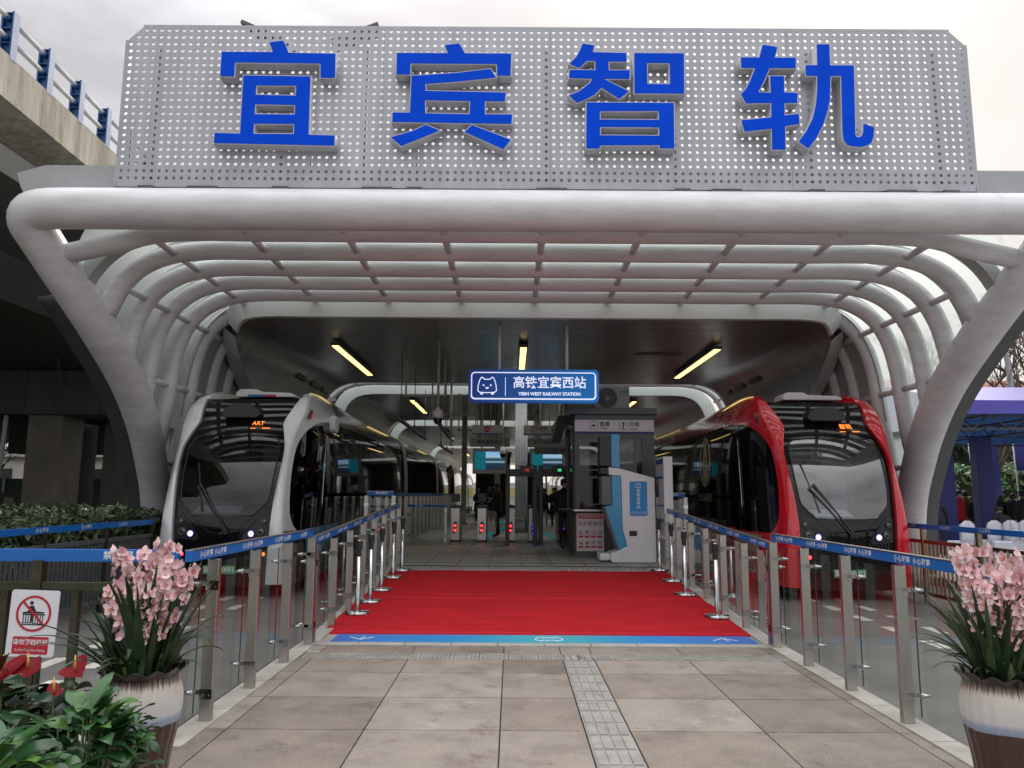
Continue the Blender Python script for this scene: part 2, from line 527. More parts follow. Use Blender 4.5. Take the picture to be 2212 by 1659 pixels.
for side in (XL - 0.12, XR - 0.07):
    for k in range(16):
        y0 = 4.6 + k * 0.9 if side > 0 else 5.3 + k * 0.9
        y1 = y0 + 0.89
        if y1 > 17: break
        if 8.7 < y0 < 9.0: pass
        za, zb = floor_at(y0), floor_at(y1)
        vs = [(side, y0, -0.16), (side + 0.19, y0, -0.16), (side + 0.19, y1, -0.16), (side, y1, -0.16),
              (side, y0, za + 0.012), (side + 0.19, y0, za + 0.012), (side + 0.19, y1, zb + 0.012), (side, y1, zb + 0.012)]
        ks.add(vs, [(4, 5, 6, 7), (0, 1, 5, 4), (1, 2, 6, 5), (2, 3, 7, 6), (3, 0, 4, 7)])
structure(ks, 'kerb', M_KERB)
tt = MB()                       # guiding strip with raised bars, warning strip with studs
y = -1.9
while y < 8.05:
    z0 = 0.001
    tt.box(0.537, 0.843, y + 0.003, y + 0.297, -0.03, z0)
    for k in range(4):
        tt.box(0.55 + k * 0.073, 0.55 + k * 0.073 + 0.058, y + 0.02, y + 0.28, z0, z0 + 0.006 + 0.001 * (k % 2))
    y += 0.30
x = -2.13
while x < 2.75:
    tt.box(x + 0.003, x + 0.297, 8.078, 8.362, -0.03, 0.001)
    for i in range(6):
        for j in range(5):
            cx, cy = x + 0.04 + i * 0.044, 8.108 + j * 0.056
            tt.box(cx - 0.014, cx + 0.014, cy - 0.014, cy + 0.014, 0.001, 0.007)
    x += 0.302
structure(tt, 'tactile_paving', M_TACT)

M_PLAT = mat('grey_platform_tile', (0.38, 0.37, 0.345), 0.42, vary=0.22, vscale=1.6, bump=0.05, bscale=50)
rp = MB()
rp.grid([[(XL - 0.1, yy, floor_at(yy) - 0.004), (XR + 0.1, yy, floor_at(yy) - 0.004)] for yy in (8.94, 9.4, 14.9, 15.2, 16.1)], smooth=False)
structure(rp, 'ramp', M_PLAT)
pf = MB()
pf.box(-3.05, 3.6, 16.1, 95, -0.15, 0.30)
structure(pf, 'platform', M_PLAT)
pj = MB()
for k in range(70):
    yy = 14.98 + k * 0.62
    x0, x1 = (XL + 0.05, XR - 0.02) if yy < 16.1 else (-3.0, 3.55)
    pj.box(x0, x1, yy, yy + 0.008, 0.29, 0.3045)
for k in range(11):
    xx = -2.9 + k * 0.62
    if not (XL < xx < XR): continue
    pj.box(xx, xx + 0.007, 14.98, 45, 0.29, 0.3041)
structure(pj, 'platform_joints', M_JOINT)
tp = MB()
for k in range(9):
    tp.box(0.58 + k * 0.028, 0.593 + k * 0.028, 14.9, 19.5, 0.295, 0.309)
for k in range(40):
    tp.box(-1.9 + k * 0.112, -1.84 + k * 0.112, 14.62, 14.86, floor_at(14.6) - 0.02, floor_at(14.86) + 0.006)
structure(tp, 'platform_tactile_paving', M_TACT)
M_TEAL = mat('teal_floor_print', (0.03, 0.32, 0.36), 0.5, vary=0.15, vscale=3)
fd = MB()
fd.add([(-1.15, 22.9, 0.306), (-0.70, 22.9, 0.306), (-0.25, 29.5, 0.306), (-0.55, 29.5, 0.306)], [(0, 1, 2, 3)])
fd.add([(-0.55, 29.5, 0.3065), (-0.25, 29.5, 0.3065), (-0.5, 44, 0.3065), (-0.8, 44, 0.3065)], [(0, 1, 2, 3)])
fd.add([(1.35, 22.9, 0.306), (1.75, 22.9, 0.306), (1.2, 29.5, 0.306), (0.85, 29.5, 0.306)], [(0, 1, 2, 3)])
structure(fd, 'floor_markings', M_TEAL)

# blue floor strip with arrows and the line emblem
def strip_mat():
    m = bpy.data.materials.new('blue_teal_floor_film'); m.use_nodes = True
    t = m.node_tree; b = t.nodes['Principled BSDF']; b.inputs['Roughness'].default_value = 0.45
    tcx = N(t, 'ShaderNodeTexCoord'); sx = N(t, 'ShaderNodeSeparateXYZ')
    t.links.new(tcx.outputs['Generated'], sx.inputs[0])
    r = N(t, 'ShaderNodeValToRGB')
    r.color_ramp.elements[0].position, r.color_ramp.elements[0].color = 0.0, (*lin(58, 112, 196), 1)
    r.color_ramp.elements[1].position, r.color_ramp.elements[1].color = 1.0, (*lin(58, 112, 196), 1)
    for p, c in ((0.28, lin(40, 140, 205)), (0.46, lin(60, 170, 190)), (0.58, lin(70, 170, 188)), (0.75, lin(48, 135, 205))):
        e = r.color_ramp.elements.new(p); e.color = (*c, 1)
    t.links.new(sx.outputs[0], r.inputs[0]); t.links.new(r.outputs[0], b.inputs['Base Color'])
    return m
fs_ = thing('floor_strip', 'blue and teal printed floor strip with white arrows in front of the red carpet', 'floor strip', (0.3, 9.15, 0.0))
MB().box(-2.03, 2.80, 8.95, 9.42, -0.002, 0.004).build('strip_film', strip_mat(), fs_)
ar = MB()
for cx_, sg in ((-1.72, -1), (2.46, 1)):
    ar.beam((cx_, 9.18 + 0.1 * sg, 0.0065), (cx_ - 0.14, 9.18 - 0.06 * sg, 0.0065), 0.02, 0.003)
    ar.beam((cx_, 9.18 + 0.1 * sg, 0.0065), (cx_ + 0.14, 9.18 - 0.06 * sg, 0.0065), 0.02, 0.003)
    ar.beam((cx_, 9.18 + 0.1 * sg, 0.0068), (cx_ + 0.03, 9.18 - 0.1 * sg, 0.0068), 0.014, 0.003)
ar.build('arrow_print', M_WHITE, fs_)
def emblem(mb, o, X, Y, s, th=0.06):
    """Outline of the line's emblem: a rounded tram front with two ears, eyes, smile and wheels."""
    o, X, Y = Vector(o), Vector(X), Vector(Y)
    Zn = X.cross(Y)
    pts = [(-0.42, -0.38), (-0.52, -0.28), (-0.5, 0.0), (-0.42, 0.3), (-0.33, 0.46), (-0.26, 0.47), (-0.17, 0.36), (0, 0.35), (0.17, 0.36), (0.26, 0.47), (0.33, 0.46), (0.42, 0.3), (0.5, 0.0), (0.52, -0.28), (0.42, -0.38), (0, -0.4)]
    P = [o + X * (a * s) + Y * (b * s) for a, b in pts]
    for i in range(len(P)):
        mb.beam(P[i], P[(i + 1) % len(P)], th * s, 0.004, 0, up=Zn)
    for cx_, cy_, r in ((-0.2, 0.02, 0.05), (0.2, 0.02, 0.05), (-0.3, -0.44, 0.08), (0.3, -0.44, 0.08)):
        mb.cyl(o + X * (cx_ * s) + Y * (cy_ * s) - Zn * 0.002, o + X * (cx_ * s) + Y * (cy_ * s) + Zn * 0.003, r * s, n=12)
    arc = [(math.cos(a), math.sin(a)) for a in [PI + k * PI / 8 for k in range(9)]]
    vs = [o + X * (0.1 * s * a) + Y * ((-0.09 + 0.1 * b) * s) + Zn * 0.003 for a, b in arc]
    mb.add(vs, [tuple(range(9))])
eb = MB(); emblem(eb, (0.44, 9.18, 0.006), (1, 0, 0), (0, 0.85, 0), 0.30, 0.055); eb.build('emblem_print', M_WHITE, fs_)

M_CARPET = mat('red_carpet_pile', (0.56, 0.022, 0.030), 0.95, vary=0.2, vscale=3.2, bump=0.6, bscale=240, spec=0.1, stretch=(0.35, 3, 1))
M_HEM = mat('red_carpet_hem', (0.62, 0.03, 0.05), 0.9, spec=0.1)
def carpet(label, y0, y1, xa, xb):
    r = thing('red_carpet', label, 'carpet', (0.35, y0, floor_at(y0)), 'red carpets on the ramp')
    mb = MB()
    rows = []
    n = 34
    for i in range(n + 1):
        yy = y0 + (y1 - y0) * i / n
        z = floor_at(yy) + 0.010
        w = [(xa + (xb - xa) * k / 24 + (0.035 * noise.noise((yy * 1.3, k, 0)) if k in (0, 24) else 0), yy, z + 0.004 + 0.011 * noise.noise((k * 0.55, yy * 1.7, 3))) for k in range(25)]
        rows.append([(w[0][0], yy, z - 0.012)] + w + [(w[-1][0], yy, z - 0.012)])
    first = [(x_, y_ - 0.004, floor_at(y0) - 0.003) for x_, y_, z_ in rows[0]]
    mb.grid([first] + rows)
    mb.build('carpet_pile', M_CARPET, r, sharp=35)
    MB().box(xa, xb, y0 - 0.006, y0 + 0.05, floor_at(y0) - 0.004, floor_at(y0) + 0.021).build('carpet_hem', M_HEM, r)
carpet('nearer wide red carpet running from the blue floor strip to the seam', 9.44, 11.62, -2.24, 2.86)
carpet('farther red carpet between the seam and the grey platform floor', 11.66, 14.35, -2.17, 2.84)

# ------------------------------------------------------------------ station canopy
LEG = [(0.0, 16.5), (1.45, 15.72), (2.4, 14.93), (3.08, 14.18), (3.67, 13.40), (4.30, 12.43), (4.83, 11.69), (5.38, 11.08), (5.70, 10.76)]
def ycut(z): return interp(LEG, z)
_prof = catmull([(4.4, 0, 5.6), (5.5, 0, 5.6), (6.2, 0, 5.49), (6.7, 0, 5.2), (7.0, 0, 4.76), (7.15, 0, 4.2), (7.22, 0, 3.6), (7.30, 0, 2.9), (7.42, 0, 2.1), (7.56, 0, 1.2), (7.74, 0, -0.15)], 5)
HALF = [(0.0, 5.6), (1.5, 5.6), (3.0, 5.6)] + [(p.x, p.z) for p in _prof]
def offset_profile(P, d):
    out = []
    for i, (a, b) in enumerate(P):
        a0, b0 = P[max(i - 1, 0)]; a1, b1 = P[min(i + 1, len(P) - 1)]
        tx, tz = a1 - a0, b1 - b0
        l = math.hypot(tx, tz)
        out.append((a - tz / l * d, b + tx / l * d))
    return out
def full(P):                    # left foot over the top to right foot
    return [(CX - a, b) for a, b in reversed(P)] + [(CX + a, b) for a, b in P[1:]]
canopy = thing('station_canopy', 'white tubular steel entrance canopy with curved ribs and glass roof over the two trams', 'canopy', (CX, 11, 0))

# big leaning portal tube
port = MB()
legL = [(-7.92, 16.5, -0.15), (-7.64, 15.76, 1.42), (-7.46, 14.95, 2.38), (-7.34, 14.20, 3.08), (-7.28, 13.42, 3.68), (-7.27, 12.46, 4.29), (-7.36, 11.70, 4.84), (-7.50, 11.10, 5.36), (-7.54, 10.84, 5.60), (-7.30, 10.74, 5.72), (-6.5, 10.72, 5.73)]
pl = catmull([(CX + a, b, c) for a, b, c in legL], 5)
pr = [Vector((2 * CX - p.x, p.y, p.z)) for p in pl]
path = pl + [Vector((CX + k * 1.2, 10.72, 5.73)) for k in range(-5, 6)] + pr[::-1]
port.tube(path, [0.298 - 0.016 * max(0, min(1, (4 - p.z) / 4)) for p in path], 28)
for xx in (-5.9, -2.0, 2.4, 6.5):          # weld seams
    port.tube([(CX + xx, 10.72, 5.73), (CX + xx + 0.025, 10.72, 5.73)], 0.300, 28, caps=False)
port.build('portal_tube', M_TUBE, canopy)
for sg in (-1, 1):                          # dark trim plate outside each leg
    tr = MB()
    pts = [p for p in (pl if sg < 0 else pr) if p.z < 4.9]
    tr.grid([[(p.x + sg * 0.16, p.y + 0.26, p.z - 0.05), (p.x + sg * 0.74, p.y + 0.36, p.z - 0.10)] for p in pts], smooth=True)
    tr.build('trim_plate', M_DARKSTEEL, canopy, solid=0.03)

RIBS = [11.3, 12.25, 13.2, 14.1, 15.0, 15.95, 16.9, 17.8]
SKY2 = [25.45, 26.25, 27.05]
SKY3 = [38.3, 39.2, 40.1]
SKY4 = [58.6, 59.6]
def rib(y, cut=True, r=0.155):
    P = full(HALF)
    if cut: P = [(a, b) for a, b in P if ycut(b) <= y + 0.12 or b > 5.45]
    if cut and y < 16.4:        # the rib runs into the leaning portal tube
        zl = interp([(b_, a_) for a_, b_ in LEG][::-1], y)
        e_ = interp([(0.0, 7.9), (1.4, 7.64), (2.4, 7.46), (3.1, 7.34), (3.7, 7.28), (4.3, 7.28), (4.8, 7.36), (5.4, 7.5)], zl)
        P = [q for q in P if q[1] > zl + 0.22]
        P = [(CX - e_, zl)] + P + [(CX + e_, zl)]
    mb = MB()
    mb.tube([(a, y, b) for a, b in P], r, 14)
    for i in range(2, len(P) - 2, 5):      # weld seams
        p0, p1 = Vector((P[i][0], y, P[i][1])), Vector((P[i + 1][0], y, P[i + 1][1]))
        d_ = (p1 - p0).normalized()
        mb.tube([p0, p0 + d_ * 0.012], r + 0.0035, 14, caps=False)
    return mb.build('rib', M_TUBE, canopy)
for y in RIBS: rib(y)
for y in SKY2 + SKY3 + SKY4: rib(y, False, 0.14)

# purlins: short tubes between neighbouring ribs
spots = [(k * 1.5, 5.6) for k in range(4)] + [(5.98, 5.54), (6.86, 5.02), (7.20, 3.75), (7.39, 2.25)]
def purlins(ys, cut=True, sp=spots, r=0.062):
    for y0, y1 in zip(ys, ys[1:]):
        for a, z in sp:
            if cut and ycut(z) > y0 + 0.1 and z < 5.4: continue
            for sg in ((-1, 1) if a else (1,)):
                MB().cyl((CX + sg * a, y0 + 0.12, z - 0.02), (CX + sg * a, y1 - 0.12, z - 0.02), r, n=10).build('purlin', M_TUBE, canopy)
purlins([10.95] + RIBS[:1], True, spots[:4])
purlins(RIBS)
purlins([25.05] + SKY2 + [27.7], False, spots[:5:2] + [spots[5]], 0.05)
purlins([37.8] + SKY3, False, spots[:5:2], 0.05)

# curved flat frames and glass bays outside the ribs
OUT = full(offset_profile(HALF, 0.36))
def bay(y0, y1, cut=True):
    mb = MB()
    rows = []
    for a, b in OUT:
        s = max(y0, ycut(b) + 0.15) if cut and b < 5.6 else y0
        if s >= y1 - 0.02: continue
        rows.append([(a, s, b), (a, y1, b)])
    mb.grid(rows)
    mb.build('roof_glass', M_ROOFGLASS, canopy)
def frame(y, cut=True, w=0.26, d=0.20):
    A = full(offset_profile(HALF, 0.35)); B = full(offset_profile(HALF, 0.35 - d))
    rows = []
    for (a, b), (a2, b2) in zip(A, B):
        if cut and ycut(b) > y - 0.12 and b < 5.7: continue
        rows.append([(a2, y - w / 2, b2), (a, y - w / 2, b), (a, y + w / 2, b), (a2, y + w / 2, b2)])
    MB().grid(rows, smooth=False, close=True).build('glazing_frame', M_FRAME, canopy)
fy = [11.0] + [(a + b) / 2 for a, b in zip(RIBS, RIBS[1:])] + [18.3]
for y in fy[1:]: frame(y)
for y0, y1 in zip(fy, fy[1:]): bay(y0, y1)
for ys in ((25.0, 27.8), (37.7, 41.0), (58.0, 61.0)):
    bay(ys[0], ys[1], False)
for a, z in ((7.66, 2.95), (7.85, 1.6)):
    for sg in (-1, 1):
        MB().box(CX + sg * a - 0.05, CX + sg * a + 0.05, ycut(z) + 0.3, 18.3, z - 0.05, z + 0.05).build('transom', M_FRAME, canopy)

# flat roof edge above the portal tube
ed = MB()
ed.prism([(CX - 7.9, 6.05), (CX - 8.05, 6.3), (CX - 8.13, 6.53), (CX - 7.7, 6.66), (CX + 8.6, 6.66), (CX + 8.8, 6.45), (CX + 8.6, 6.05)], 11.32, 11.55)
ed.build('roof_edge', mat('roof_edge_paint', (0.42, 0.43, 0.45), 0.5, vary=0.12, vscale=2), canopy)
for x0, x1, s in ((-4.62, -3.75, -1), (-3.1, -2.3, 1)):
    mb = MB()
    za, zb = (9.55, 9.15) if s < 0 else (9.2, 9.52)
    mb.add([(x0, 12.0, za), (x1, 12.0, zb), (x1, 12.35, zb), (x0, 12.35, za)], [(0, 1, 2, 3)])
    mb.build('roof_vane', M_DARKSTEEL, canopy, solid=0.06)
for k in range(3):
    MB().cyl((-4.3 + k * 0.9, 12.2, 5.9), (-4.3 + k * 0.9, 12.2, 9.2), 0.025).build('vane_post', M_DARKSTEEL, canopy)

# inner ceiling shells of dark metal strips, with white fascias at their ends
def ceiling_mat():
    m = bpy.data.materials.new('dark_metal_ceiling_strips'); m.use_nodes = True
    t = m.node_tree; b = t.nodes['Principled BSDF']
    b.inputs['Metallic'].default_value = 0.85
    tcx = N(t, 'ShaderNodeTexCoord'); sp = N(t, 'ShaderNodeSeparateXYZ')
    t.links.new(tcx.outputs['Object'], sp.inputs[0])
    mul = N(t, 'ShaderNodeMath', operation='MULTIPLY'); mul.inputs[1].default_value = 1 / 0.30
    t.links.new(sp.outputs[1], mul.inputs[0])
    fr = N(t, 'ShaderNodeMath', operation='FRACT'); t.links.new(mul.outputs[0], fr.inputs[0])
    lt = N(t, 'ShaderNodeMath', operation='LESS_THAN'); lt.inputs[1].default_value = 0.06
    t.links.new(fr.outputs[0], lt.inputs[0])
    fl = N(t, 'ShaderNodeMath', operation='FLOOR'); t.links.new(mul.outputs[0], fl.inputs[0])
    wn = N(t, 'ShaderNodeTexWhiteNoise', noise_dimensions='1D'); t.links.new(fl.outputs[0], wn.inputs['W'])
    mp_ = N(t, 'ShaderNodeMapping'); mp_.inputs['Scale'].default_value = (2.2, 0.1, 2.2)
    t.links.new(tcx.outputs['Object'], mp_.inputs[0])
    nn = N(t, 'ShaderNodeTexNoise'); nn.inputs['Scale'].default_value = 1.0; nn.inputs['Detail'].default_value = 4  # long streaks across the strips: smeared reflections put into the colour
    t.links.new(mp_.outputs[0], nn.inputs['Vector'])
    mixv = N(t, 'ShaderNodeMath', operation='MULTIPLY_ADD'); mixv.inputs[1].default_value = 0.14; mixv.inputs[2].default_value = 0.38
    t.links.new(wn.outputs['Value'], mixv.inputs[0])
    ad = N(t, 'ShaderNodeMath', operation='MULTIPLY_ADD'); ad.inputs[1].default_value = 0.16
    t.links.new(nn.outputs['Fac'], ad.inputs[0]); t.links.new(mixv.outputs[0], ad.inputs[2])
    sel = N(t, 'ShaderNodeMix', data_type='RGBA')
    sel.inputs[7].default_value = (0.01, 0.01, 0.01, 1)
    t.links.new(lt.outputs[0], sel.inputs[0]); t.links.new(ad.outputs[0], sel.inputs[6])
    t.links.new(sel.outputs[2], b.inputs['Base Color'])
    b.inputs['Roughness'].default_value = 0.27
    b.inputs['Anisotropic'].default_value = 0.5
    bp = N(t, 'ShaderNodeBump'); bp.inputs['Strength'].default_value = 0.5; bp.inputs['Distance'].default_value = 0.02
    wv = N(t, 'ShaderNodeTexNoise'); wv.inputs['Scale'].default_value = 1.6; wv.inputs['Detail'].default_value = 1
    t.links.new(tcx.outputs['Object'], wv.inputs['Vector'])
    t.links.new(wv.outputs['Fac'], bp.inputs['Height']); t.links.new(bp.outputs[0], b.inputs['Normal'])
    return m
M_CEIL = ceiling_mat()
_cp = catmull([(4.6, 0, 5.25), (5.5, 0, 5.25), (6.0, 0, 5.17), (6.35, 0, 4.93), (6.57, 0, 4.5), (6.69, 0, 4.0), (6.78, 0, 3.3), (6.86, 0, 2.5), (6.92, 0, 1.2), (6.96, 0, -0.1)], 4)
CHALF = [(0.0, 5.25), (1.5, 5.25), (3.0, 5.25)] + [(p.x, p.z) for p in _cp]
CEIL = full(CHALF)
def ceil_cut(y0, z, first):
    return y0 + (min(3.1, max(0.0, 5.18 - z) * 2.6) if first else 0.0)
def ceiling(y0, y1, first=False):
    n = 24
    MB().grid([[(a, ceil_cut(y0, b, first) + (y1 - ceil_cut(y0, b, first)) * k / n, b) for k in range(n + 1)] for a, b in CEIL]).build('ceiling_lining', M_CEIL, canopy, sharp=40)
    A = full(offset_profile(CHALF, 0.43))
    rows = []
    for (a, b), (a2, b2) in zip(CEIL, A):
        if first and b < 4.95: continue
        yy = ceil_cut(y0, b, first) - 0.005
        rows.append([(a, yy + 0.14, b - 0.004), (a, yy, b - 0.004), (a2, yy, b2)])
    MB().grid(rows, smooth=False).build('fascia', M_FASCIA, canopy)
    if first:                    # pale closing panels between the lining and the outer ribs
        for sg in (-1, 1):
            B = offset_profile(CHALF, 0.38)
            MB().grid([[(CX + sg * a, ceil_cut(y0, b, True) - 0.01, b), (CX + sg * a2, ceil_cut(y0, b, True) + 0.05, b2)] for (a, b), (a2, b2) in zip(CHALF, B) if b < 5.0]).build('closing_panel', M_FASCIA, canopy)
    # added outer skin, unseen from below, so that no light leaks through the lining
    O = full(offset_profile(CHALF, 0.46))
    MB().grid([[(a, y0 + 0.3, b), (a, y1, b)] for a, b in O if b > 3.0]).build('light_block_skin', M_FRAME, canopy)
ceiling(15.45, 25.0, True)
ceiling(27.8, 37.7)
ceiling(41.0, 58.0)
ceiling(61.0, 92.0)
# access panels and vents in the linings
vents = MB()
MB().box(3.15, 4.35, 19.3, 19.6, 5.235, 5.245).build('vent_grille', M_BLACKPLASTIC, canopy)
for sg in (-1, 1):
    for y in (21.0, 22.4, 23.8):
        x = CX + sg * 6.55
        MB().add([(x - 0.22, y, 4.93 + (0 if sg < 0 else 0)), (x + 0.22, y, 4.93), (x + 0.22, y + 0.8, 4.93), (x - 0.22, y + 0.8, 4.93)], [(0, 1, 2, 3)]).build('side_vent', M_DARKSTEEL, canopy, solid=0.25)

# ------------------------------------------------------------------ big perforated name board
SX0, SX1, SZ0, SZ1, SY = -5.955, 6.95, 6.19, 8.79, 11.0
board = thing('name_board', 'long perforated grey metal name board with four big blue characters above the entrance', 'sign board', ((SX0 + SX1) / 2, SY, SZ0))
pitch = 0.1142
nc = 113; nr = 22
mb = MB()
zb0 = SZ0 + 0.075
corner = {}
def cv(i, j):
    if (i, j) not in corner:
        corner[(i, j)] = len(mb.v); mb.v.append((SX0 + i * pitch, SY, zb0 + j * pitch))
    return corner[(i, j)]
rad = 0.0262
for i in range(nc):
    for j in range(nr):
        ii = min(i, nc - 1 - i)          # chamfered top corners
        if j == nr - 1 and ii == 0: continue
        if j == nr - 1 and ii == 1 or j == nr - 2 and ii == 0:
            a = [cv(i, j), cv(i + 1, j), cv(i + 1, j + 1)] if i < nc / 2 else [cv(i, j), cv(i + 1, j), cv(i, j + 1)]
            mb.f.append(a); mb.m.append(0); mb.sm.append(False); continue
        cx_, cz_ = SX0 + (i + 0.5) * pitch, zb0 + (j + 0.5) * pitch
        outer = [cv(i, j), cv(i + 1, j), cv(i + 1, j + 1), cv(i, j + 1)]
        b0 = len(mb.v)
        for k in range(12):
            an = -0.75 * PI + k * PI / 6
            mb.v.append((cx_ + rad * math.cos(an), SY, cz_ + rad * math.sin(an)))
        for q in range(4):
            o1, o2 = outer[q], outer[(q + 1) % 4]
            k0 = b0 + q * 3
            idx = [b0 + (q * 3 + e_) % 12 for e_ in range(4)]
            mb.f.append([o1, o2, idx[3], idx[2], idx[1], idx[0]]); mb.m.append(0); mb.sm.append(False)
top = zb0 + nr * pitch
mb.box(SX0, SX1, SY - 0.004, SY + 0.06, SZ0, zb0)
mb.box(SX0 + 2 * pitch, SX0 + (nc - 2) * pitch, SY - 0.004, SY + 0.06, top, top + 0.03)
mb.box(SX0 - 0.03, SX0, SY - 0.004, SY + 0.16, SZ0, top - 2 * pitch)
mb.box(SX0 + nc * pitch, SX0 + nc * pitch + 0.03, SY - 0.004, SY + 0.16, SZ0, top - 2 * pitch)
mb.build('perforated_sheet', M_PANEL, board, solid=0.012)
for k in range(-3, 4):
    MB().box(0.5 + 2 * k - 0.05, 0.5 + 2 * k + 0.05, SY + 0.07, SY + 0.17, SZ0 - 0.1, top - 0.32).build('support_post', M_FRAME, board)
    MB().box(0.5 + 2 * k - 0.09, 0.5 + 2 * k + 0.14, SY - 0.1, SY + 0.25, 6.09, 6.17).build('bracket', M_DARKSTEEL, board)
for k in range(5):
    MB().box(-4.5 + 2.6 * k - 0.35, -4.5 + 2.6 * k + 0.1, SY - 0.12, SY + 0.2, 6.12, 6.16).build('bracket', M_DARKSTEEL, board)
# seams of the sheet
sm_ = MB()
for x in (-2.0, 0.56, 4.2):
    sm_.box(x - 0.002, x + 0.002, SY - 0.0075, SY - 0.006, SZ0 + 0.02, top)
sm_.build('sheet_seam', M_DARKSTEEL, board)
LETTERS = [[[[(-4.42,8.25),(-3.65,8.25),(-3.67,8.32),(-3.71,8.41),(-3.5,8.44),(-3.45,8.35),(-3.41,8.24),(-2.7,8.23),(-2.69,7.84),(-2.91,7.84),(-2.92,8.07),(-4.21,8.08),(-4.21,7.85),(-4.42,7.86)]],[[(-4.07,7.87),(-3.06,7.86),(-3.05,6.93),(-2.66,6.92),(-2.66,6.76),(-4.45,6.79),(-4.45,6.95),(-4.07,6.94)],[(-3.87,7.71),(-3.27,7.71),(-3.27,7.55),(-3.87,7.56)],[(-3.87,7.41),(-3.27,7.4),(-3.27,7.25),(-3.87,7.25)],[(-3.87,7.1),(-3.27,7.1),(-3.27,6.94),(-3.87,6.94)]]],
 [[[(-1.77,8.25),(-1.0,8.25),(-1.05,8.38),(-0.83,8.41),(-0.74,8.25),(-0.04,8.25),(-0.05,7.89),(-0.25,7.89),(-0.26,8.08),(-1.56,8.08),(-1.56,7.9),(-1.77,7.9)]],[[(-1.54,7.88),(-0.87,7.93),(-0.35,8.0),(-0.27,7.86),(-0.86,7.79),(-1.33,7.75),(-1.32,7.64),(-0.12,7.62),(-0.13,7.48),(-0.43,7.48),(-0.43,7.27),(-0.02,7.27),(-0.03,7.12),(-1.81,7.14),(-1.81,7.29),(-1.55,7.29)],[(-1.33,7.49),(-0.65,7.48),(-0.66,7.27),(-1.32,7.28)]],[[(-1.82,6.9),(-1.5,7.0),(-1.31,7.1),(-1.1,7.01),(-1.39,6.88),(-1.67,6.76)]],[[(-0.62,7.1),(-0.04,6.87),(-0.15,6.72),(-0.73,6.99)]]],
 [[[(1.04,8.42),(1.22,8.39),(1.19,8.28),(1.7,8.27),(1.7,8.13),(1.43,8.13),(1.43,7.99),(1.75,7.99),(1.74,7.85),(1.35,7.85),(1.73,7.65),(1.58,7.53),(1.32,7.71),(1.22,7.6),(1.08,7.52),(0.95,7.46),(0.83,7.58),(0.97,7.64),(1.07,7.72),(1.14,7.78),(1.18,7.85),(0.83,7.86),(0.84,7.99),(1.23,7.99),(1.23,8.14),(1.1,8.14),(0.99,8.02),(0.84,8.09),(0.94,8.2),(0.99,8.29)]],[[(1.82,8.27),(2.57,8.27),(2.56,7.62),(1.81,7.62)],[(2.01,8.11),(2.35,8.11),(2.35,7.77),(2.01,7.77)]],[[(1.09,7.47),(2.4,7.47),(2.39,6.75),(2.17,6.75),(2.17,6.8),(1.29,6.79),(1.28,6.74),(1.08,6.74)],[(1.29,7.33),(2.17,7.34),(2.17,7.2),(1.29,7.2)],[(1.29,7.08),(2.17,7.08),(2.17,6.95),(1.29,6.95)]]],
 [[[(3.77,8.42),(3.99,8.38),(3.94,8.21),(4.26,8.21),(4.25,8.04),(3.86,8.04),(3.76,7.82),(3.67,7.65),(3.86,7.64),(3.86,7.91),(4.07,7.91),(4.06,7.65),(4.26,7.64),(4.25,7.48),(4.06,7.48),(4.05,7.28),(4.26,7.31),(4.27,7.15),(4.05,7.11),(4.04,6.74),(3.84,6.74),(3.85,7.07),(3.44,7.02),(3.4,7.2),(3.85,7.25),(3.86,7.48),(3.48,7.47),(3.41,7.62),(3.48,7.69),(3.55,7.82),(3.64,8.04),(3.43,8.04),(3.43,8.21),(3.71,8.21)]],[[(4.59,8.43),(4.78,8.43),(4.77,8.09),(5.13,8.09),(5.12,7.77),(5.09,6.99),(5.1,6.95),(5.14,6.94),(5.18,6.96),(5.21,7.02),(5.22,7.16),(5.38,7.1),(5.36,6.96),(5.33,6.87),(5.27,6.82),(5.16,6.79),(5.05,6.8),(4.96,6.82),(4.91,6.9),(4.9,7.02),(4.93,7.92),(4.77,7.92),(4.76,7.77),(4.74,7.53),(4.69,7.33),(4.62,7.14),(4.51,6.93),(4.38,6.76),(4.24,6.87),(4.36,7.03),(4.47,7.24),(4.53,7.47),(4.56,7.71),(4.57,7.92),(4.4,7.92),(4.4,8.09),(4.58,8.09)]]]]

def poly_mesh(loops, grow, y0, y1, name):
    cu = bpy.data.curves.new(name, 'CURVE'); cu.dimensions = '2D'; cu.fill_mode = 'BOTH'
    for lp in loops:
        sp = cu.splines.new('POLY'); sp.points.add(len(lp) - 1)
        for p, (a, b) in zip(sp.points, lp): p.co = (a, b, 0, 1)
        sp.use_cyclic_u = True
    cu.extrude = abs(y1 - y0) / 2; cu.offset = grow
    ob = bpy.data.objects.new(name, cu); C.objects.link(ob)
    me = bpy.data.meshes.new_from_object(ob.evaluated_get(bpy.context.evaluated_depsgraph_get()))
    bpy.data.objects.remove(ob)
    me.transform(Matrix.Translation((0, (y0 + y1) / 2, 0)) @ Matrix.Rotation(PI / 2, 4, 'X'))
    me.name = name
    return me
for ch in LETTERS:
    cx_ = sum(p[0] for p in ch[0][0]) / len(ch[0][0])
    root = bpy.data.objects.new('channel_letter', None); C.objects.link(root); root.parent = board
    org = Vector((cx_, 10.9, 7.4)); root.location = org - wl(board)
    for piece in ch:
        for nm, grow, y0, y1, m in (('letter_tray', 0.013, 10.805, 10.99, M_TRIM), ('letter_face', -0.001, 10.797, 10.807, M_BLUE_FACE)):
            me = poly_mesh(piece, grow, y0, y1, nm)
            me.transform(Matrix.Translation(-org)); me.materials.append(m)
            o = bpy.data.objects.new(nm, me); C.objects.link(o); o.parent = root

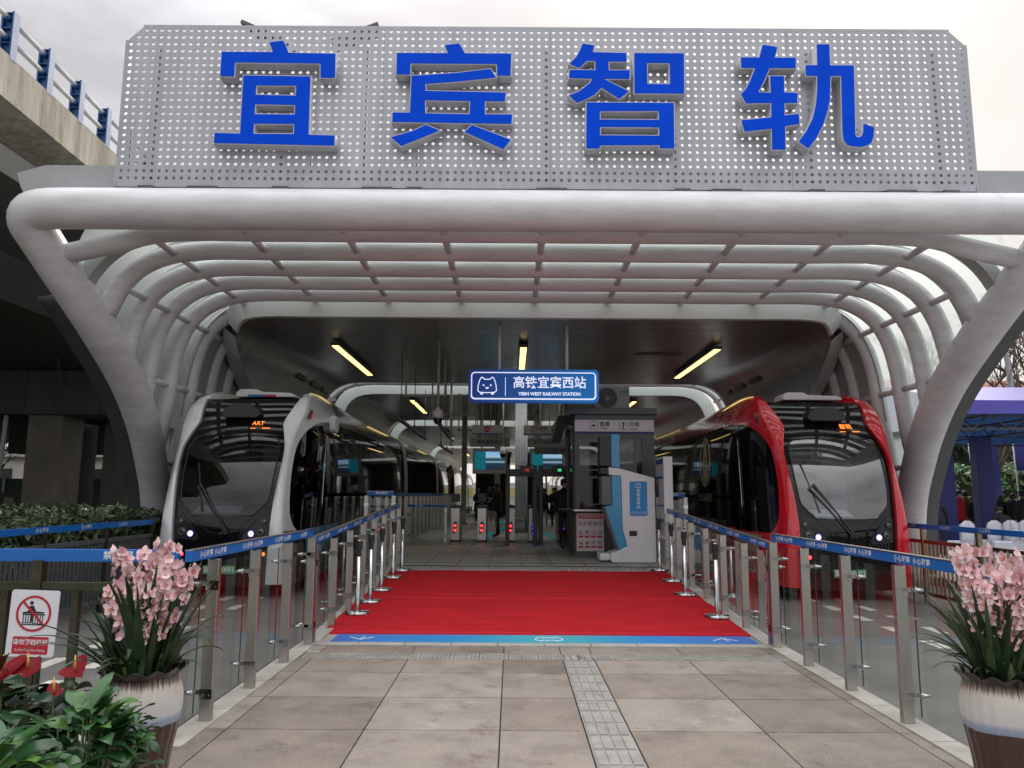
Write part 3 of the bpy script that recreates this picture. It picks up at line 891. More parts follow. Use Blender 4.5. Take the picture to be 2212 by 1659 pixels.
# ------------------------------------------------------------------ viaduct on the left
via = thing('ramp_viaduct', 'stained concrete ramp viaduct topped by blue railing posts, left of the name board', 'viaduct', (-14, 20, 0))
def vx(y): return -10.36 - 0.035 * (y - 15) + (0.006 * (y - 22) ** 2 if y > 22 else 0)
def vz(y): return 10.5
rows = []
for k in range(16):
    y = 2 + k * 3.2
    x, z = vx(y), vz(y)
    rows.append([(x - 0.25, y, z), (x, y, z), (x + 0.02, y, z - 0.95), (x - 0.25, y, z - 1.02), (x - 2.3, y, z - 1.5), (x - 3.3, y, z - 3.6), (x - 12, y, z - 3.6), (x - 12, y, z)])
MB().grid(rows, smooth=False, close=True).build('deck', M_CONC, via)
for k in range(18):
    y = 10.75 + k * 1.34
    x, z = vx(y) - 0.12, vz(y)
    p = MB()
    p.box(x - 0.09, x + 0.09, y - 0.02, y + 0.02, z - 0.05, z + 1.0)
    p.box(x - 0.13, x - 0.09, y - 0.10, y + 0.10, z - 0.05, z + 1.0)
    p.box(x + 0.09, x + 0.13, y - 0.10, y + 0.10, z - 0.05, z + 1.0)
    for zz in (0.3, 0.62, 0.96):
        p.box(x - 0.09, x + 0.09, y - 0.09, y + 0.09, z + zz, z + zz + 0.02)
    p.build('railing_post', M_BLUEPAINT, via)
    y2 = y + 1.34
    for zz in (0.42, 0.85):
        a = Vector((vx(y) - 0.12, y, z + zz)); b = Vector((vx(y2) - 0.12, y2, vz(y2) + zz))
        q = MB(); q.cyl(a + (b - a) * 0.04, a + (b - a) * 0.96, 0.055, n=10)
        for t0, t1 in ((0.0, 0.14), (0.86, 1.0)):
            q.cyl(a + (b - a) * t0, a + (b - a) * t1, 0.062, n=10, mi=1)
        q.build('railing_tube', [M_PALETUBE, M_BLUEPAINT], via)
main = thing('road_viaduct', 'dark concrete road viaduct spanning behind the left canopy leg', 'viaduct', (-18, 28, 0))
MB().prism([(-9.3, 7.9), (-9.3, 7.4), (-11.5, 7.0), (-12.5, 6.3), (-60, 6.3), (-60, 7.9)], 9, 75).build('box_girder', M_CONCDARK, main)  # girder extended far out of view to block light from the left
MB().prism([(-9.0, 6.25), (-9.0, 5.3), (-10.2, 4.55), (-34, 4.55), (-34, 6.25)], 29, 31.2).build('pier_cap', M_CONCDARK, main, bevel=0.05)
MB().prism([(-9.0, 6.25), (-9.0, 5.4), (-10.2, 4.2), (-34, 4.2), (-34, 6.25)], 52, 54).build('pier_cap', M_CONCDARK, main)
for x0, x1, y0, y1 in ((-18.5, -17.2, 29.3, 30.9), (-19.5, -18.55, 33.0, 34.5), (-17.5, -16.3, 33.0, 34.5), (-12.4, -10.9, 29.3, 30.9), (-26.5, -24.3, 29.3, 30.9), (-19.0, -17.0, 52.2, 53.8), (-14.6, -13.2, 45, 47)):
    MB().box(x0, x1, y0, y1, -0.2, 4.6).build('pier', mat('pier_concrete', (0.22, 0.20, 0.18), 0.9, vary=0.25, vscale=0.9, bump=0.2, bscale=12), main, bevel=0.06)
MB().tube(catmull([(-19.2, 29.1, 4.5), (-19.2, 29.0, 2.6), (-19.35, 29.0, 2.0), (-19.5, 29.0, 1.6), (-19.5, 29.0, -0.1)], 5), 0.08, 10).build('drain_pipe', M_PALETUBE, main)
for k in range(9):
    MB().box(-33 + k * 2.9, -32.97 + k * 2.9, 28.985, 28.998, 4.56, 6.24).build('formwork_joint', M_BLACKPLASTIC, main)
ch_ = thing('hanging_chain', 'dark iron chain hanging below the viaduct deck at far left', 'chain', (-15.9, 26.5, 6.2))
c_ = MB()
for k in range(9):
    z = 6.25 - k * 0.12
    pts = []
    for q in range(9):
        an = q * PI / 4
        dx, dy = (0.05 * math.cos(an), 0) if k % 2 else (0, 0.05 * math.cos(an))
        pts.append((-15.9 + dx + 0.03 * k, 26.5 + dy, z + 0.085 * math.sin(an)))
    c_.tube(pts, 0.014, 6, caps=False)
c_.build('chain_links', M_DARKSTEEL, ch_)

# ------------------------------------------------------------------ trams
RAKE = [(0.1, 0.06), (0.5, 0.02), (0.95, 0.0), (1.35, 0.03), (1.8, 0.13), (2.3, 0.32), (2.8, 0.62), (3.2, 1.0), (3.45, 1.32), (3.7, 1.6)]
WOUT = [(0.1, 1.06), (0.5, 1.06), (0.95, 1.04), (1.5, 1.01), (2.0, 0.995), (2.5, 1.0), (2.9, 1.06), (3.2, 1.10), (3.45, 1.05)]
WIN_ = [(0.1, 0.78), (0.5, 0.80), (0.95, 0.82), (1.5, 0.85), (2.0, 0.89), (2.42, 0.90), (2.68, 0.84), (2.93, 0.77), (3.15, 0.82), (3.45, 0.89)]
WBODY = [(0.1, 1.26), (0.3, 1.30), (0.8, 1.325), (2.1, 1.325), (2.8, 1.28), (3.08, 1.235), (3.3, 1.17), (3.45, 1.08)]
YWIN = [(1.0, 0.46), (1.08, 0.34), (1.2, 0.25), (1.37, 0.20), (1.74, 0.17), (2.1, 0.165), (2.46, 0.19), (2.65, 0.27), (2.8, 0.42), (2.92, 0.70), (3.0, 1.05), (3.05, 1.45), (3.08, 1.95)]
def rake(z): return smooth_tab(RAKE, z)
def tram_side(sg, Y, z, out=0.0):
    wo = smooth_tab(WOUT, z); wb = smooth_tab(WBODY, z)
    return (sg * (wo + (wb - wo) * (1 - math.exp(-Y / 0.85)) + out), Y + rake(z) * math.exp(-Y / 2.6), z)
def zrows(a, b, n): return [a + (b - a) * i / n for i in range(n + 1)]
M_MASK = mat('black_gloss_nose', (0.006, 0.0065, 0.008), 0.05, spec=0.42)
M_TRAMGLASS = mat('dark_tinted_tram_glass', (0.006, 0.008, 0.012), 0.03, spec=0.55, coat=0.0)
M_SIDEGLASS = mat('mirror_dark_side_glass', (0.055, 0.058, 0.062), 0.035, metal=1.0, bump=0.02, bscale=1.3)
M_LENS = mat('lamp_lens', (0.16, 0.165, 0.18), 0.08, metal=0.6)
M_HEAD = mat('lit_headlamp', (0.50, 0.42, 1.0), 0.4, emis=1.2)
M_GOLD = mat('gold_emblem_film', (0.60, 0.47, 0.28), 0.45, metal=0.1)
M_BEIGE = mat('beige_swoosh', (0.37, 0.27, 0.15), 0.3, coat=0.5)
M_TEALP = mat('teal_swoosh', (0.004, 0.20, 0.33), 0.3, coat=0.5)
M_GREENPLATE = mat('green_plate', (0.10, 0.36, 0.14), 0.5)
def windshield(name, inner, ref):
    m = bpy.data.materials.new(name); m.use_nodes = True
    t = m.node_tree; t.nodes.clear()
    o = N(t, 'ShaderNodeOutputMaterial'); tr = N(t, 'ShaderNodeBsdfTransparent'); gl = N(t, 'ShaderNodeBsdfGlossy')
    tr.inputs[0].default_value = (*inner, 1); gl.inputs['Roughness'].default_value = 0.015
    a = N(t, 'ShaderNodeMixShader'); a.inputs[0].default_value = ref
    t.links.new(tr.outputs[0], a.inputs[1]); t.links.new(gl.outputs[0], a.inputs[2]); t.links.new(a.outputs[0], o.inputs[0])
    return m
def tram(label, xc, y0, body, roofm, skirt, L, inner, ref, led, plate, hump, group, accent=None, cant=99.0, detail=True, gang=(12.6, 23.9)):
    R = thing('tram', label, 'tram', (xc, y0, -0.12), group)
    zo = 0.12                                        # tables are in heights above the walk; the tram stands on the road
    def put(mb, name, m, parent=None, **k):
        mb.v = [(x, y, z + zo) for x, y, z in mb.v]
        return mb.build(name, m, parent or R, world=False, **k)
    def hp(Y): return hump * math.exp(-((Y - 2.2) / 2.3) ** 2) - 0.15 * math.exp(-Y / 0.45)
    sides = []
    for sg in (-1, 1):
        b = MB()
        # wrap-round pillar ribbon
        rows = []
        for z in zrows(0.12, 3.45, 44):
            xi, wo = smooth_tab(WIN_, z), smooth_tab(WOUT, z); r = rake(z)
            rows.append([(sg * xi, r + 0.16, z), (sg * (xi + 0.004), r - 0.035, z), (sg * (xi + (wo - xi) * 0.35), r - 0.06, z), (sg * (wo - 0.05), r - 0.045, z), (sg * (wo - 0.012), r - 0.012, z), tram_side(sg, 0.03, z)])
        b.grid(rows)
        # between pillar and window
        rows = []
        for z in zrows(1.0, 3.08, 40):
            e_ = smooth_tab(YWIN, z)
            rows.append([tram_side(sg, 0.03 + (e_ - 0.03) * k / 6, z) for k in range(7)])
        b.grid(rows)
        Ys = [0.03, 0.12, 0.25, 0.46, 0.8, 1.25, 1.6, 1.95, 2.3, 2.7, 3, 3.5, 4, 4.5, 5, 6.5, 8, 10, 12, 16, 20, 24, 28, L]
        Ys = [q for q in Ys if q < L] + [L]
        rr = [[tram_side(sg, Y, z) for Y in Ys if Y <= 1.25] for z in zrows(3.08, 3.45, 5)]
        b.grid([[tram_side(sg, Y, z) for Y in Ys if Y <= cant] for z in zrows(3.08, 3.45, 5)])
        if cant < L: b.grid([[tram_side(sg, Y, z) for Y in Ys if Y >= cant] for z in zrows(3.08, 3.45, 5)], mi=2)
        b.grid([[tram_side(sg, Y, z) for Y in Ys] for z in zrows(0.12, 1.0, 6)], mi=1 if skirt else 0)
        # top shoulder with its hump
        def shoulder(Y):
            p = tram_side(sg, Y, 3.45); q = Y + rake(3.5) * math.exp(-Y / 2.6); h = hp(Y)
            g = 1 - math.exp(-Y / 0.85)
            if Y < 0.04: p = (p[0], p[1], p[2] - 0.01)
            return [p, (sg * (1.01 - 0.02 * g), q, 3.53 + h * 0.7), (sg * (0.96 - 0.07 * g), q + 0.02, 3.56 + h), (sg * (0.91 - 0.17 * g), q + 0.03, 3.54 + h * 0.8), (sg * (0.88 - 0.20 * g), q + 0.05, 3.40)]
        b.grid([shoulder(Y) for Y in Ys if Y <= min(cant, 8.0)])
        b.add(shoulder(0.03), [(0, 1, 2, 3, 4)])
        b.grid([shoulder(Y) for Y in Ys if Y >= min(cant, 8.0)], mi=2)
        put(b, 'body_side', [body, skirt or body, roofm], sharp=38)
        # side glazing
        w = MB(); rows = []
        for z in zrows(1.0, 3.08, 26):
            e_ = smooth_tab(YWIN, z)
            rows.append([tram_side(sg, e_ + (q * q) * (L - e_), z, -0.014) for q in [i / 34 for i in range(35)]])
        w.grid(rows)
        so = put(w, 'side_window', M_SIDEGLASS if not accent == 'gold' else mat('dark_side_glass', (0.020, 0.021, 0.025), 0.045, metal=0.85, bump=0.02, bscale=1.3))
        if detail:
            for Y in (1.55, 5.2, 6.6, 9.0, 10.4):
                d = MB()
                d.grid([[tram_side(sg, Y, z, -0.006), tram_side(sg, Y + 0.03, z, -0.006)] for z in zrows(1.0, 3.06, 12)])
                put(d, 'door_seam', M_BLACK, so)
            for Y in (1.66,):
                MBx = MB(); MBx.tube([tuple(Vector(tram_side(sg, Y, z, 0.0))) for z in zrows(1.3, 2.8, 8)], 0.008, 6)
                put(MBx, 'handrail', M_CHROME, so)
        for Y in gang:
            if Y < L - 1:
                g = MB()
                g.grid([[tram_side(sg, Y + q, z, 0.02) for q in (0, 0.12, 0.75, 0.87)] for z in zrows(0.2, 3.45, 20)])
                g.grid([[tram_side(sg, Y + q, 3.45, 0.02) for q in (0, 0.87)], [(sg * 0.4, Y, 3.62), (sg * 0.4, Y + 0.87, 3.62)]])
                put(g, 'gangway_bellows', mat('grey_bellows', (0.20, 0.20, 0.205), 0.5, vary=0.1))
        # marker lamps on the shoulder
        if detail:
            for q, m in ((0.22, M_LENS), (0.36, M_REDINK)):
                l_ = MB(); a = [tram_side(sg, q + dy, z, 0.008) for z, dy in ((3.02, -0.045), (3.02, 0.045), (3.2, 0.05), (3.2, -0.04))]
                l_.add(a, [(0, 1, 2, 3)])
                put(l_, 'marker_lamp', m, solid=0.02)
        # wheels
        for Y in (2.9, 8.8, 14.5, 21, 27):
            if Y < L:
                t_ = MB(); x = sg * 1.02
                t_.cyl((x - 0.14, Y, 0.30), (x + 0.14, Y, 0.30), 0.42, n=20)
                put(t_, 'wheel', M_BLACKPLASTIC)
    # roof
    rf = MB(); Ys = [0.0, 0.5, 1.0, 1.6, 2.4, 4, 8, 14, 20, 26, L]; Ys = [q for q in Ys if q < L] + [L]
    rf.grid([[(x, Y + rake(3.42) * math.exp(-Y / 2.6), interp([(0, 3.40), (2.2, 3.50), (60, 3.50)], Y) + 0.05 * (1 - (x / 0.64) ** 2)) for x in (-0.89, -0.64, -0.5, -0.25, 0, 0.25, 0.5, 0.64, 0.89)] for Y in Ys])
    rf.grid([[(sg * a, Y, z) for sg, a, z in ((-1, 0.98, 3.46), (-1, 0.62, 3.52), (1, 0.62, 3.52), (1, 0.98, 3.46))] for Y in (4.6, L)], mi=0)
    put(rf, 'roof', roofm)
    put(MB().add([(-1.3, L, 0.15), (1.3, L, 0.15), (1.3, L, 3.0), (0.9, L, 3.5), (-0.9, L, 3.5), (-1.3, L, 3.0)], [(0, 1, 2, 3, 4, 5)]).box(-1.2, 1.2, 0.5, L, 0.1, 0.16), 'end_wall', M_BLACKPLASTIC)
    # black nose with windscreen
    def front(x, z, out=0.0):
        xi = smooth_tab(WIN_, z)
        return (x, rake(z) + 0.045 - 0.075 * (1 - (x / xi) ** 2) - out, z)
    SCR = [(1.27, 0.52), (1.32, 0.58), (1.5, 0.74), (1.6, 0.765), (2.0, 0.795), (2.45, 0.80), (2.58, 0.765), (2.64, 0.71), (2.67, 0.63)]
    ma = MB(); rows = []
    for z in zrows(0.42, 1.27, 8): rows.append([front(smooth_tab(WIN_, z) * 1.0 * q / 10, z) for q in range(-10, 11)])
    ma.grid(rows)
    rows = []
    for z in zrows(2.67, 3.42, 9): rows.append([front(smooth_tab(WIN_, z) * q / 10, z) for q in range(-10, 11)])
    ma.grid(rows)
    for sg in (-1, 1):
        ma.grid([[front(sg * (interp(SCR, z) + (smooth_tab(WIN_, z) - interp(SCR, z)) * q / 3), z) for q in range(4)] for z in zrows(1.27, 2.67, 28)])
    nose = put(ma, 'nose', M_MASK)
    lw_ = MB()
    lw_.grid([[(smooth_tab(WIN_, z) * q / 8 * 1.03, rake(z) + 0.06 + 0.08 * (1.0 - min(1, (z - 0.1) / 0.3)), z) for q in range(-8, 9)] for z in zrows(0.06, 0.44, 4)])
    put(lw_, 'bumper', M_BLACKPLASTIC)
    if not detail: 
        put(MB().grid([[front(interp(SCR, z) * q / 8, z, 0.004) for q in range(-8, 9)] for z in zrows(1.27, 2.67, 10)]), 'windscreen', M_TRAMGLASS)
        return R
    ws = MB(); ws.grid([[front(interp(SCR, z) * q / 12, z, 0.006) for q in range(-12, 13)] for z in zrows(1.27, 2.67, 24)])
    put(ws, 'windscreen', windshield('windscreen_' + body.name, inner, ref))
    fr_ = MB()
    loop = [front(-interp(SCR, z), z, 0.010) for z in zrows(1.27, 2.67, 24)] + [front(interp(SCR, z), z, 0.010) for z in zrows(2.67, 1.27, 24)]
    fr_.tube([Vector(p) for p in loop + [loop[0]]], 0.012, 6, caps=False)
    put(fr_, 'windscreen_seal', M_BLACKPLASTIC, nose)
    # driver's cab behind the glass
    cb = MB()
    cb.box(-0.95, 0.95, 1.9, 1.94, 0.9, 3.1, 0)
    cb.add([(-0.82, 0.12, 1.22), (0.82, 0.12, 1.22), (0.95, 0.85, 1.42), (-0.95, 0.85, 1.42)], [(0, 1, 2, 3)], 1)
    cb.add([(-0.95, 0.85, 1.42), (0.95, 0.85, 1.42), (0.95, 0.95, 0.9), (-0.95, 0.95, 0.9)], [(0, 1, 2, 3)], 1)
    for sg in (-1, 1): cb.add([(sg * 0.96, 0.3, 1.1), (sg * 0.96, 1.9, 1.1), (sg * 0.96, 1.9, 2.9), (sg * 0.9, 0.8, 2.8)], [(0, 1, 2, 3)], 1)
    cb.box(-0.30, 0.24, 1.25, 1.45, 1.15, 2.05, 1); cb.box(-0.18, 0.12, 1.27, 1.42, 2.08, 2.32, 1)
    cb.box(0.1, 0.75, 1.7, 1.88, 1.0, 2.55, 2)
    cb.add([(-0.6, 0.22, 1.30), (0.2, 0.20, 1.30), (0.2, 0.5, 1.42), (-0.6, 0.5, 1.42)], [(0, 1, 2, 3)], 2)
    put(cb, 'cab_interior', [mat('cab_wall_' + body.name, (0.30, 0.34, 0.38) if ref > 0.2 else (0.05, 0.055, 0.06), 0.8), M_BLACKPLASTIC, mat('cab_panel', (0.42, 0.45, 0.48), 0.6)], nose)
    sh = MB(); sh.grid([[front(interp(SCR, z) * q / 12 * 0.97, z, -0.05) for q in range(-12, 13)] for z in zrows(2.42, 2.66, 4)])
    # hood camera, seam, destination display
    v = MB(); v.prism([(-0.36, 3.06), (-0.30, 3.18), (-0.16, 3.25), (0.16, 3.25), (0.30, 3.18), (0.36, 3.06), (0.28, 3.00), (-0.28, 3.00)], 0.62, 1.05)
    put(v, 'camera_hood', M_BLACKPLASTIC, nose, bevel=0.02)
    se = MB(); se.grid([[front(smooth_tab(WIN_, 2.77) * 0.98 * q / 8, 2.765 + k * 0.012, 0.003) for q in range(-8, 9)] for k in range(2)])
    put(se, 'nose_seam', M_BLACK, nose)
    zc = 2.90
    tx = text_mesh(led, 0.16, 0.002)
    o = text(nose, led, 0.115, (0.33, rake(zc) - 0.075, zc + zo), M_ORANGELED, ydir=(0, 0.5, 0.87), bold=0.002, name='destination_display', world=False)
    bar = MB(); bar.box(0.42, 0.56, rake(2.81) - 0.06, rake(2.81) - 0.055, 2.80, 2.815); bar.box(0.2, 0.3, rake(2.81) - 0.06, rake(2.81) - 0.055, 2.80, 2.812)
    put(bar, 'display_bar', M_ORANGELED, nose)
    # lamps
    for sg in (-1, 1):
        hs = MB()
        poly = [(0.70, 1.33), (0.79, 1.28), (0.79, 0.88), (0.40, 0.84), (0.36, 0.90), (0.46, 1.06)]
        hs.add([front(sg * a, z, 0.012) for a, z in poly], [tuple(range(6)) if sg < 0 else tuple(range(5, -1, -1))])
        hb = put(hs, 'headlamp_panel', M_BLACKPLASTIC, nose)
        for a, z, r, m in ((0.515, 0.962, 0.052, M_HEAD), (0.665, 1.0, 0.056, M_LENS), (0.712, 1.168, 0.042, M_LENS)):
            p = Vector(front(sg * a, z, 0.012))
            ri = MB(); ri.lathe([(r * 1.18, 0.0), (r * 1.18, -0.022), (r, -0.022), (r * 0.9, 0.005)], tuple(p), 20, axis='y')
            lm = put(ri, 'headlamp', M_BLACKPLASTIC if m is M_HEAD else M_DARKSTEEL)
            le = MB(); le.lathe([(0.001, -0.02), (r * 0.5, -0.016), (r * 0.92, -0.006)], tuple(p), 20, axis='y')
            put(le, 'lens', m, lm)
            if m is M_HEAD:
                st = MB()
                for k in range(14):
                    an = k * 2 * PI / 14
                    st.beam(p + Vector((math.cos(an) * r * 0.8, -0.014, math.sin(an) * r * 0.8)), p + Vector((math.cos(an) * r * 1.12, -0.018, math.sin(an) * r * 1.12)), 0.007, 0.004)
                put(st, 'lens_facets', M_HEAD, lm)
            elif r > 0.05:
                c2 = MB(); c2.lathe([(0.001, -0.024), (r * 0.4, -0.02), (r * 0.45, -0.005)], tuple(p), 14, axis='y'); put(c2, 'bulb', M_BLACKPLASTIC, lm)
        for a, z, m in ((0.66, 0.62, M_REDLED), (0.72, 0.62, M_ORANGELED)):
            p = Vector(front(sg * a, z, 0.01)); rl = MB(); rl.lathe([(0.001, -0.01), (0.03, -0.004), (0.034, 0.0)], tuple(p), 12, axis='y'); put(rl, 'marker_lamp', m)
    sc_ = MB()
    for k in range(40):
        a = -0.60 + 1.2 * k / 39; z = 1.02 + 0.42 * abs(a / 0.6) ** 2.2
        a2 = -0.60 + 1.2 * (k + 1) / 39; z2 = 1.02 + 0.42 * abs(a2 / 0.6) ** 2.2
        if k < 39: sc_.beam(front(a, z - 0.06, 0.004), front(a2, z2 - 0.06, 0.004), 0.012, 0.006, up=(0, 1, 0))
    put(sc_, 'nose_crease', M_BLACK, nose)
    # wipers
    wp = MB()
    for (a0, z0, a1, z1) in (((0.10, 0.98, -0.52, 1.86), (0.06, 0.97, -0.60, 1.80)) if led != 'ART' else ((0.12, 1.0, -0.42, 1.80), (0.08, 1.0, -0.46, 1.76))):
        wp.beam(front(a0, z0, 0.05), front(a1, z1, 0.06), 0.028, 0.02, up=(0, 1, 0))
    a1, z1 = (-0.56, 1.83) if led != 'ART' else (-0.44, 1.79)
    wp.beam(front(a1 - 0.10, z1 + 0.38, 0.03), front(a1 + 0.10, z1 - 0.46, 0.03), 0.022, 0.02, up=(0, 1, 0))
    wp.cyl(front(0.10, 0.98, 0.0), front(0.10, 0.98, 0.07), 0.035, n=10); wp.cyl(front(0.03, 0.97, 0.0), front(0.03, 0.97, 0.07), 0.03, n=10)
    put(wp, 'wiper', M_BLACKPLASTIC)
    # plate
    zp = 0.36
    pp = MB(); pp.box(-0.27, 0.27, rake(zp) - 0.035, rake(zp) - 0.02, zp - 0.07, zp + 0.07)
    pt = put(pp, 'number_plate', M_GREENPLATE)
    text(pt, plate, 0.105, (0, rake(zp) - 0.037, zp + zo), M_WHITE, bold=0.002, world=False)
    # roof pods
    pd = MB(); pd.prism([(-0.45, 3.50), (-0.44, 3.60), (-0.36, 3.65), (-0.05, 3.65), (0.05, 3.60), (0.6, 3.585), (0.7, 3.55), (0.70, 3.50)], 1.55, 2.1)
    put(pd, 'roof_antenna', M_WHITEPLASTIC, bevel=0.02)
    return R
M_TRAMRED = mat('red_tram_paint', (0.66, 0.010, 0.022), 0.16, coat=0.8, vary=0.05, vscale=1.2)
M_SILVER = mat('silver_tram_paint', (0.74, 0.75, 0.77), 0.22, metal=0.15, coat=0.6, vary=0.05, vscale=1.2)
M_ROOFDARK = mat('dark_tram_roof', (0.055, 0.055, 0.06), 0.22, metal=0.3, coat=0.4, vary=0.2, vscale=1.5)
M_ROOFRED = mat('dark_red_tram_roof', (0.16, 0.012, 0.018), 0.25, coat=0.5, vary=0.5, vscale=0.9, dark=(0.05, 0.02, 0.02))
GT = 'trams standing at the platform'
redt = tram('red fronted tram with dark windows and a gold oval emblem, on the right track', 5.73, 13.3, M_TRAMRED, M_ROOFRED, None, 31, (0.80, 0.85, 0.89), 0.22, '智轨', '宜宾 D0052', 0.13, GT, 'gold', cant=8)
silt = tram('silver pillared tram with black nose and teal swoosh, on the left track', -4.93, 13.3, M_SILVER, M_ROOFDARK, mat('black_skirt_paint', (0.016, 0.017, 0.02), 0.2, coat=0.6), 31, (0.40, 0.43, 0.45), 0.075, 'ART', '宜宾 D0051', 0.13, GT, cant=2.7)
M_WTRAM = mat('white_tram_paint', (0.62, 0.63, 0.62), 0.25, coat=0.5, vary=0.05)
tram('small far white tram beyond the rear of the silver tram', -5.0, 50.0, M_WTRAM, M_WTRAM, None, 24, (0.5, 0.5, 0.5), 0.2, '', '', 0.10, GT, detail=False, gang=(8, 16))
tram('tiny far white tram seen through the right security gate', 5.4, 62.0, M_WTRAM, M_WTRAM, None, 24, (0.5, 0.5, 0.5), 0.2, '', '', 0.10, GT, detail=False, gang=(8, 16))
def on_side(R, sg, poly, name, m, out=0.006):
    """A film of given (Y, z) outline that follows the tram's flank."""
    xc, y0 = R.location.x, R.location.y
    mb = MB(); n = 14
    lo, hi = poly
    rows = []
    for k in range(n + 1):
        q = k / n
        a = (lo[0][0] + (lo[1][0] - lo[0][0]) * q, lo[0][1] + (lo[1][1] - lo[0][1]) * q)
        b = (hi[0][0] + (hi[1][0] - hi[0][0]) * q, hi[0][1] + (hi[1][1] - hi[0][1]) * q)
        rows.append([tram_side(sg, a[0] + (b[0] - a[0]) * j / 4, a[1] + (b[1] - a[1]) * j / 4, out) for j in range(5)])
    mb.grid(rows); mb.v = [(x, y, z + 0.12) for x, y, z in mb.v]
    return mb.build(name, m, R, world=False)
on_side(redt, -1, [((0.95, 0.62), (4.2, 0.98)), ((0.75, 0.95), (4.2, 1.06))], 'beige_stripe', M_BEIGE, 0.016)
on_side(redt, -1, [((2.15, 0.80), (2.5, 0.82)), ((2.0, 1.04), (2.35, 1.04))], 'red_stripe', M_TRAMRED, 0.022)
on_side(silt, 1, [((0.9, 0.30), (2.9, 0.90)), ((0.75, 1.02), (2.9, 1.06))], 'teal_stripe', M_TEALP, 0.016)
on_side(silt, 1, [((1.9, 0.15), (3.4, 0.70)), ((1.3, 0.50), (3.4, 0.95))], 'dark_stripe', M_BLACKPLASTIC, 0.020)
tp_ = MB()
for k in range(12):
    q = k / 11
# blue and red tram livery patch on the silver tram's pod
pb = MB(); pb.box(-0.2, 0.12, 1.535, 1.549, 3.625, 3.665); pb.box(0.12, 0.34, 1.535, 1.549, 3.625, 3.665, 1)
pb.build('pod_stripe', [M_BAND, M_REDINK], silt, world=False)
mb = MB(); mb.prism([(2.3, 3.05), (2.3, 3.28), (2.36, 3.34), (2.6, 3.34), (2.66, 3.28), (2.66, 3.05), (2.6, 3.0), (2.36, 3.0)], 1.20, 1.34, axis='x')
mb.build('door_camera', M_WHITEPLASTIC, silt, world=False, bevel=0.03)
# gold oval emblem and lettering on the red tram's flank
em = MB(); Y0, Z0 = 4.25, 2.40
def fl(Y, z, o=0.012): x, y, zz = tram_side(-1, Y, z, o); return (x, y, zz + 0.12)
ell = [(Y0 + 0.42 * math.cos(a), Z0 + 0.53 * math.sin(a)) for a in [k * 2 * PI / 36 for k in range(36)]]
for i in range(36):
    em.beam(fl(*ell[i]), fl(*ell[(i + 1) % 36]), 0.05, 0.010, up=(1, 0, 0))
for k in range(24):
    a, b = k * 2 * PI / 24, (k + 1) * 2 * PI / 24
    em.beam(fl(Y0 + 0.13 * math.cos(a), Z0 + 0.14 * math.sin(a)), fl(Y0 + 0.13 * math.cos(b), Z0 + 0.14 * math.sin(b)), 0.026, 0.010, up=(1, 0, 0))
for s_ in (-1, 1):
    for (a, b), (c, d) in (((0.03, 0.46), (0.17, 0.02)), ((0.17, 0.02), (0.33, -0.2)), ((0.0, 0.5), (0.04, 0.15)), ((0.13, -0.12), (0.2, -0.42)), ((0.05, -0.14), (0.07, -0.5)), ((0.03, -0.05), (0.07, 0.06)), ((0.03, -0.05), (0.0, 0.04))):
        em.beam(fl(Y0 + s_ * a, Z0 + b), fl(Y0 + s_ * c, Z0 + d), 0.026, 0.010, up=(1, 0, 0))
em.build('oval_emblem', M_GOLD, redt, world=False)
text(redt, 'WULIANGYE', 0.24, fl(Y0, 1.60, 0.02), M_GOLD, xdir=(0, -1, 0), bold=0.004, world=False, stretch=0.82)
text(redt, '五粮液', 0.42, fl(2.45, 3.25, 0.05), mat('pale_red_script', (0.60, 0.18, 0.16), 0.4), xdir=(0, -1, 0), ydir=(0.4, 0, 0.9), world=False, stretch=1.6)

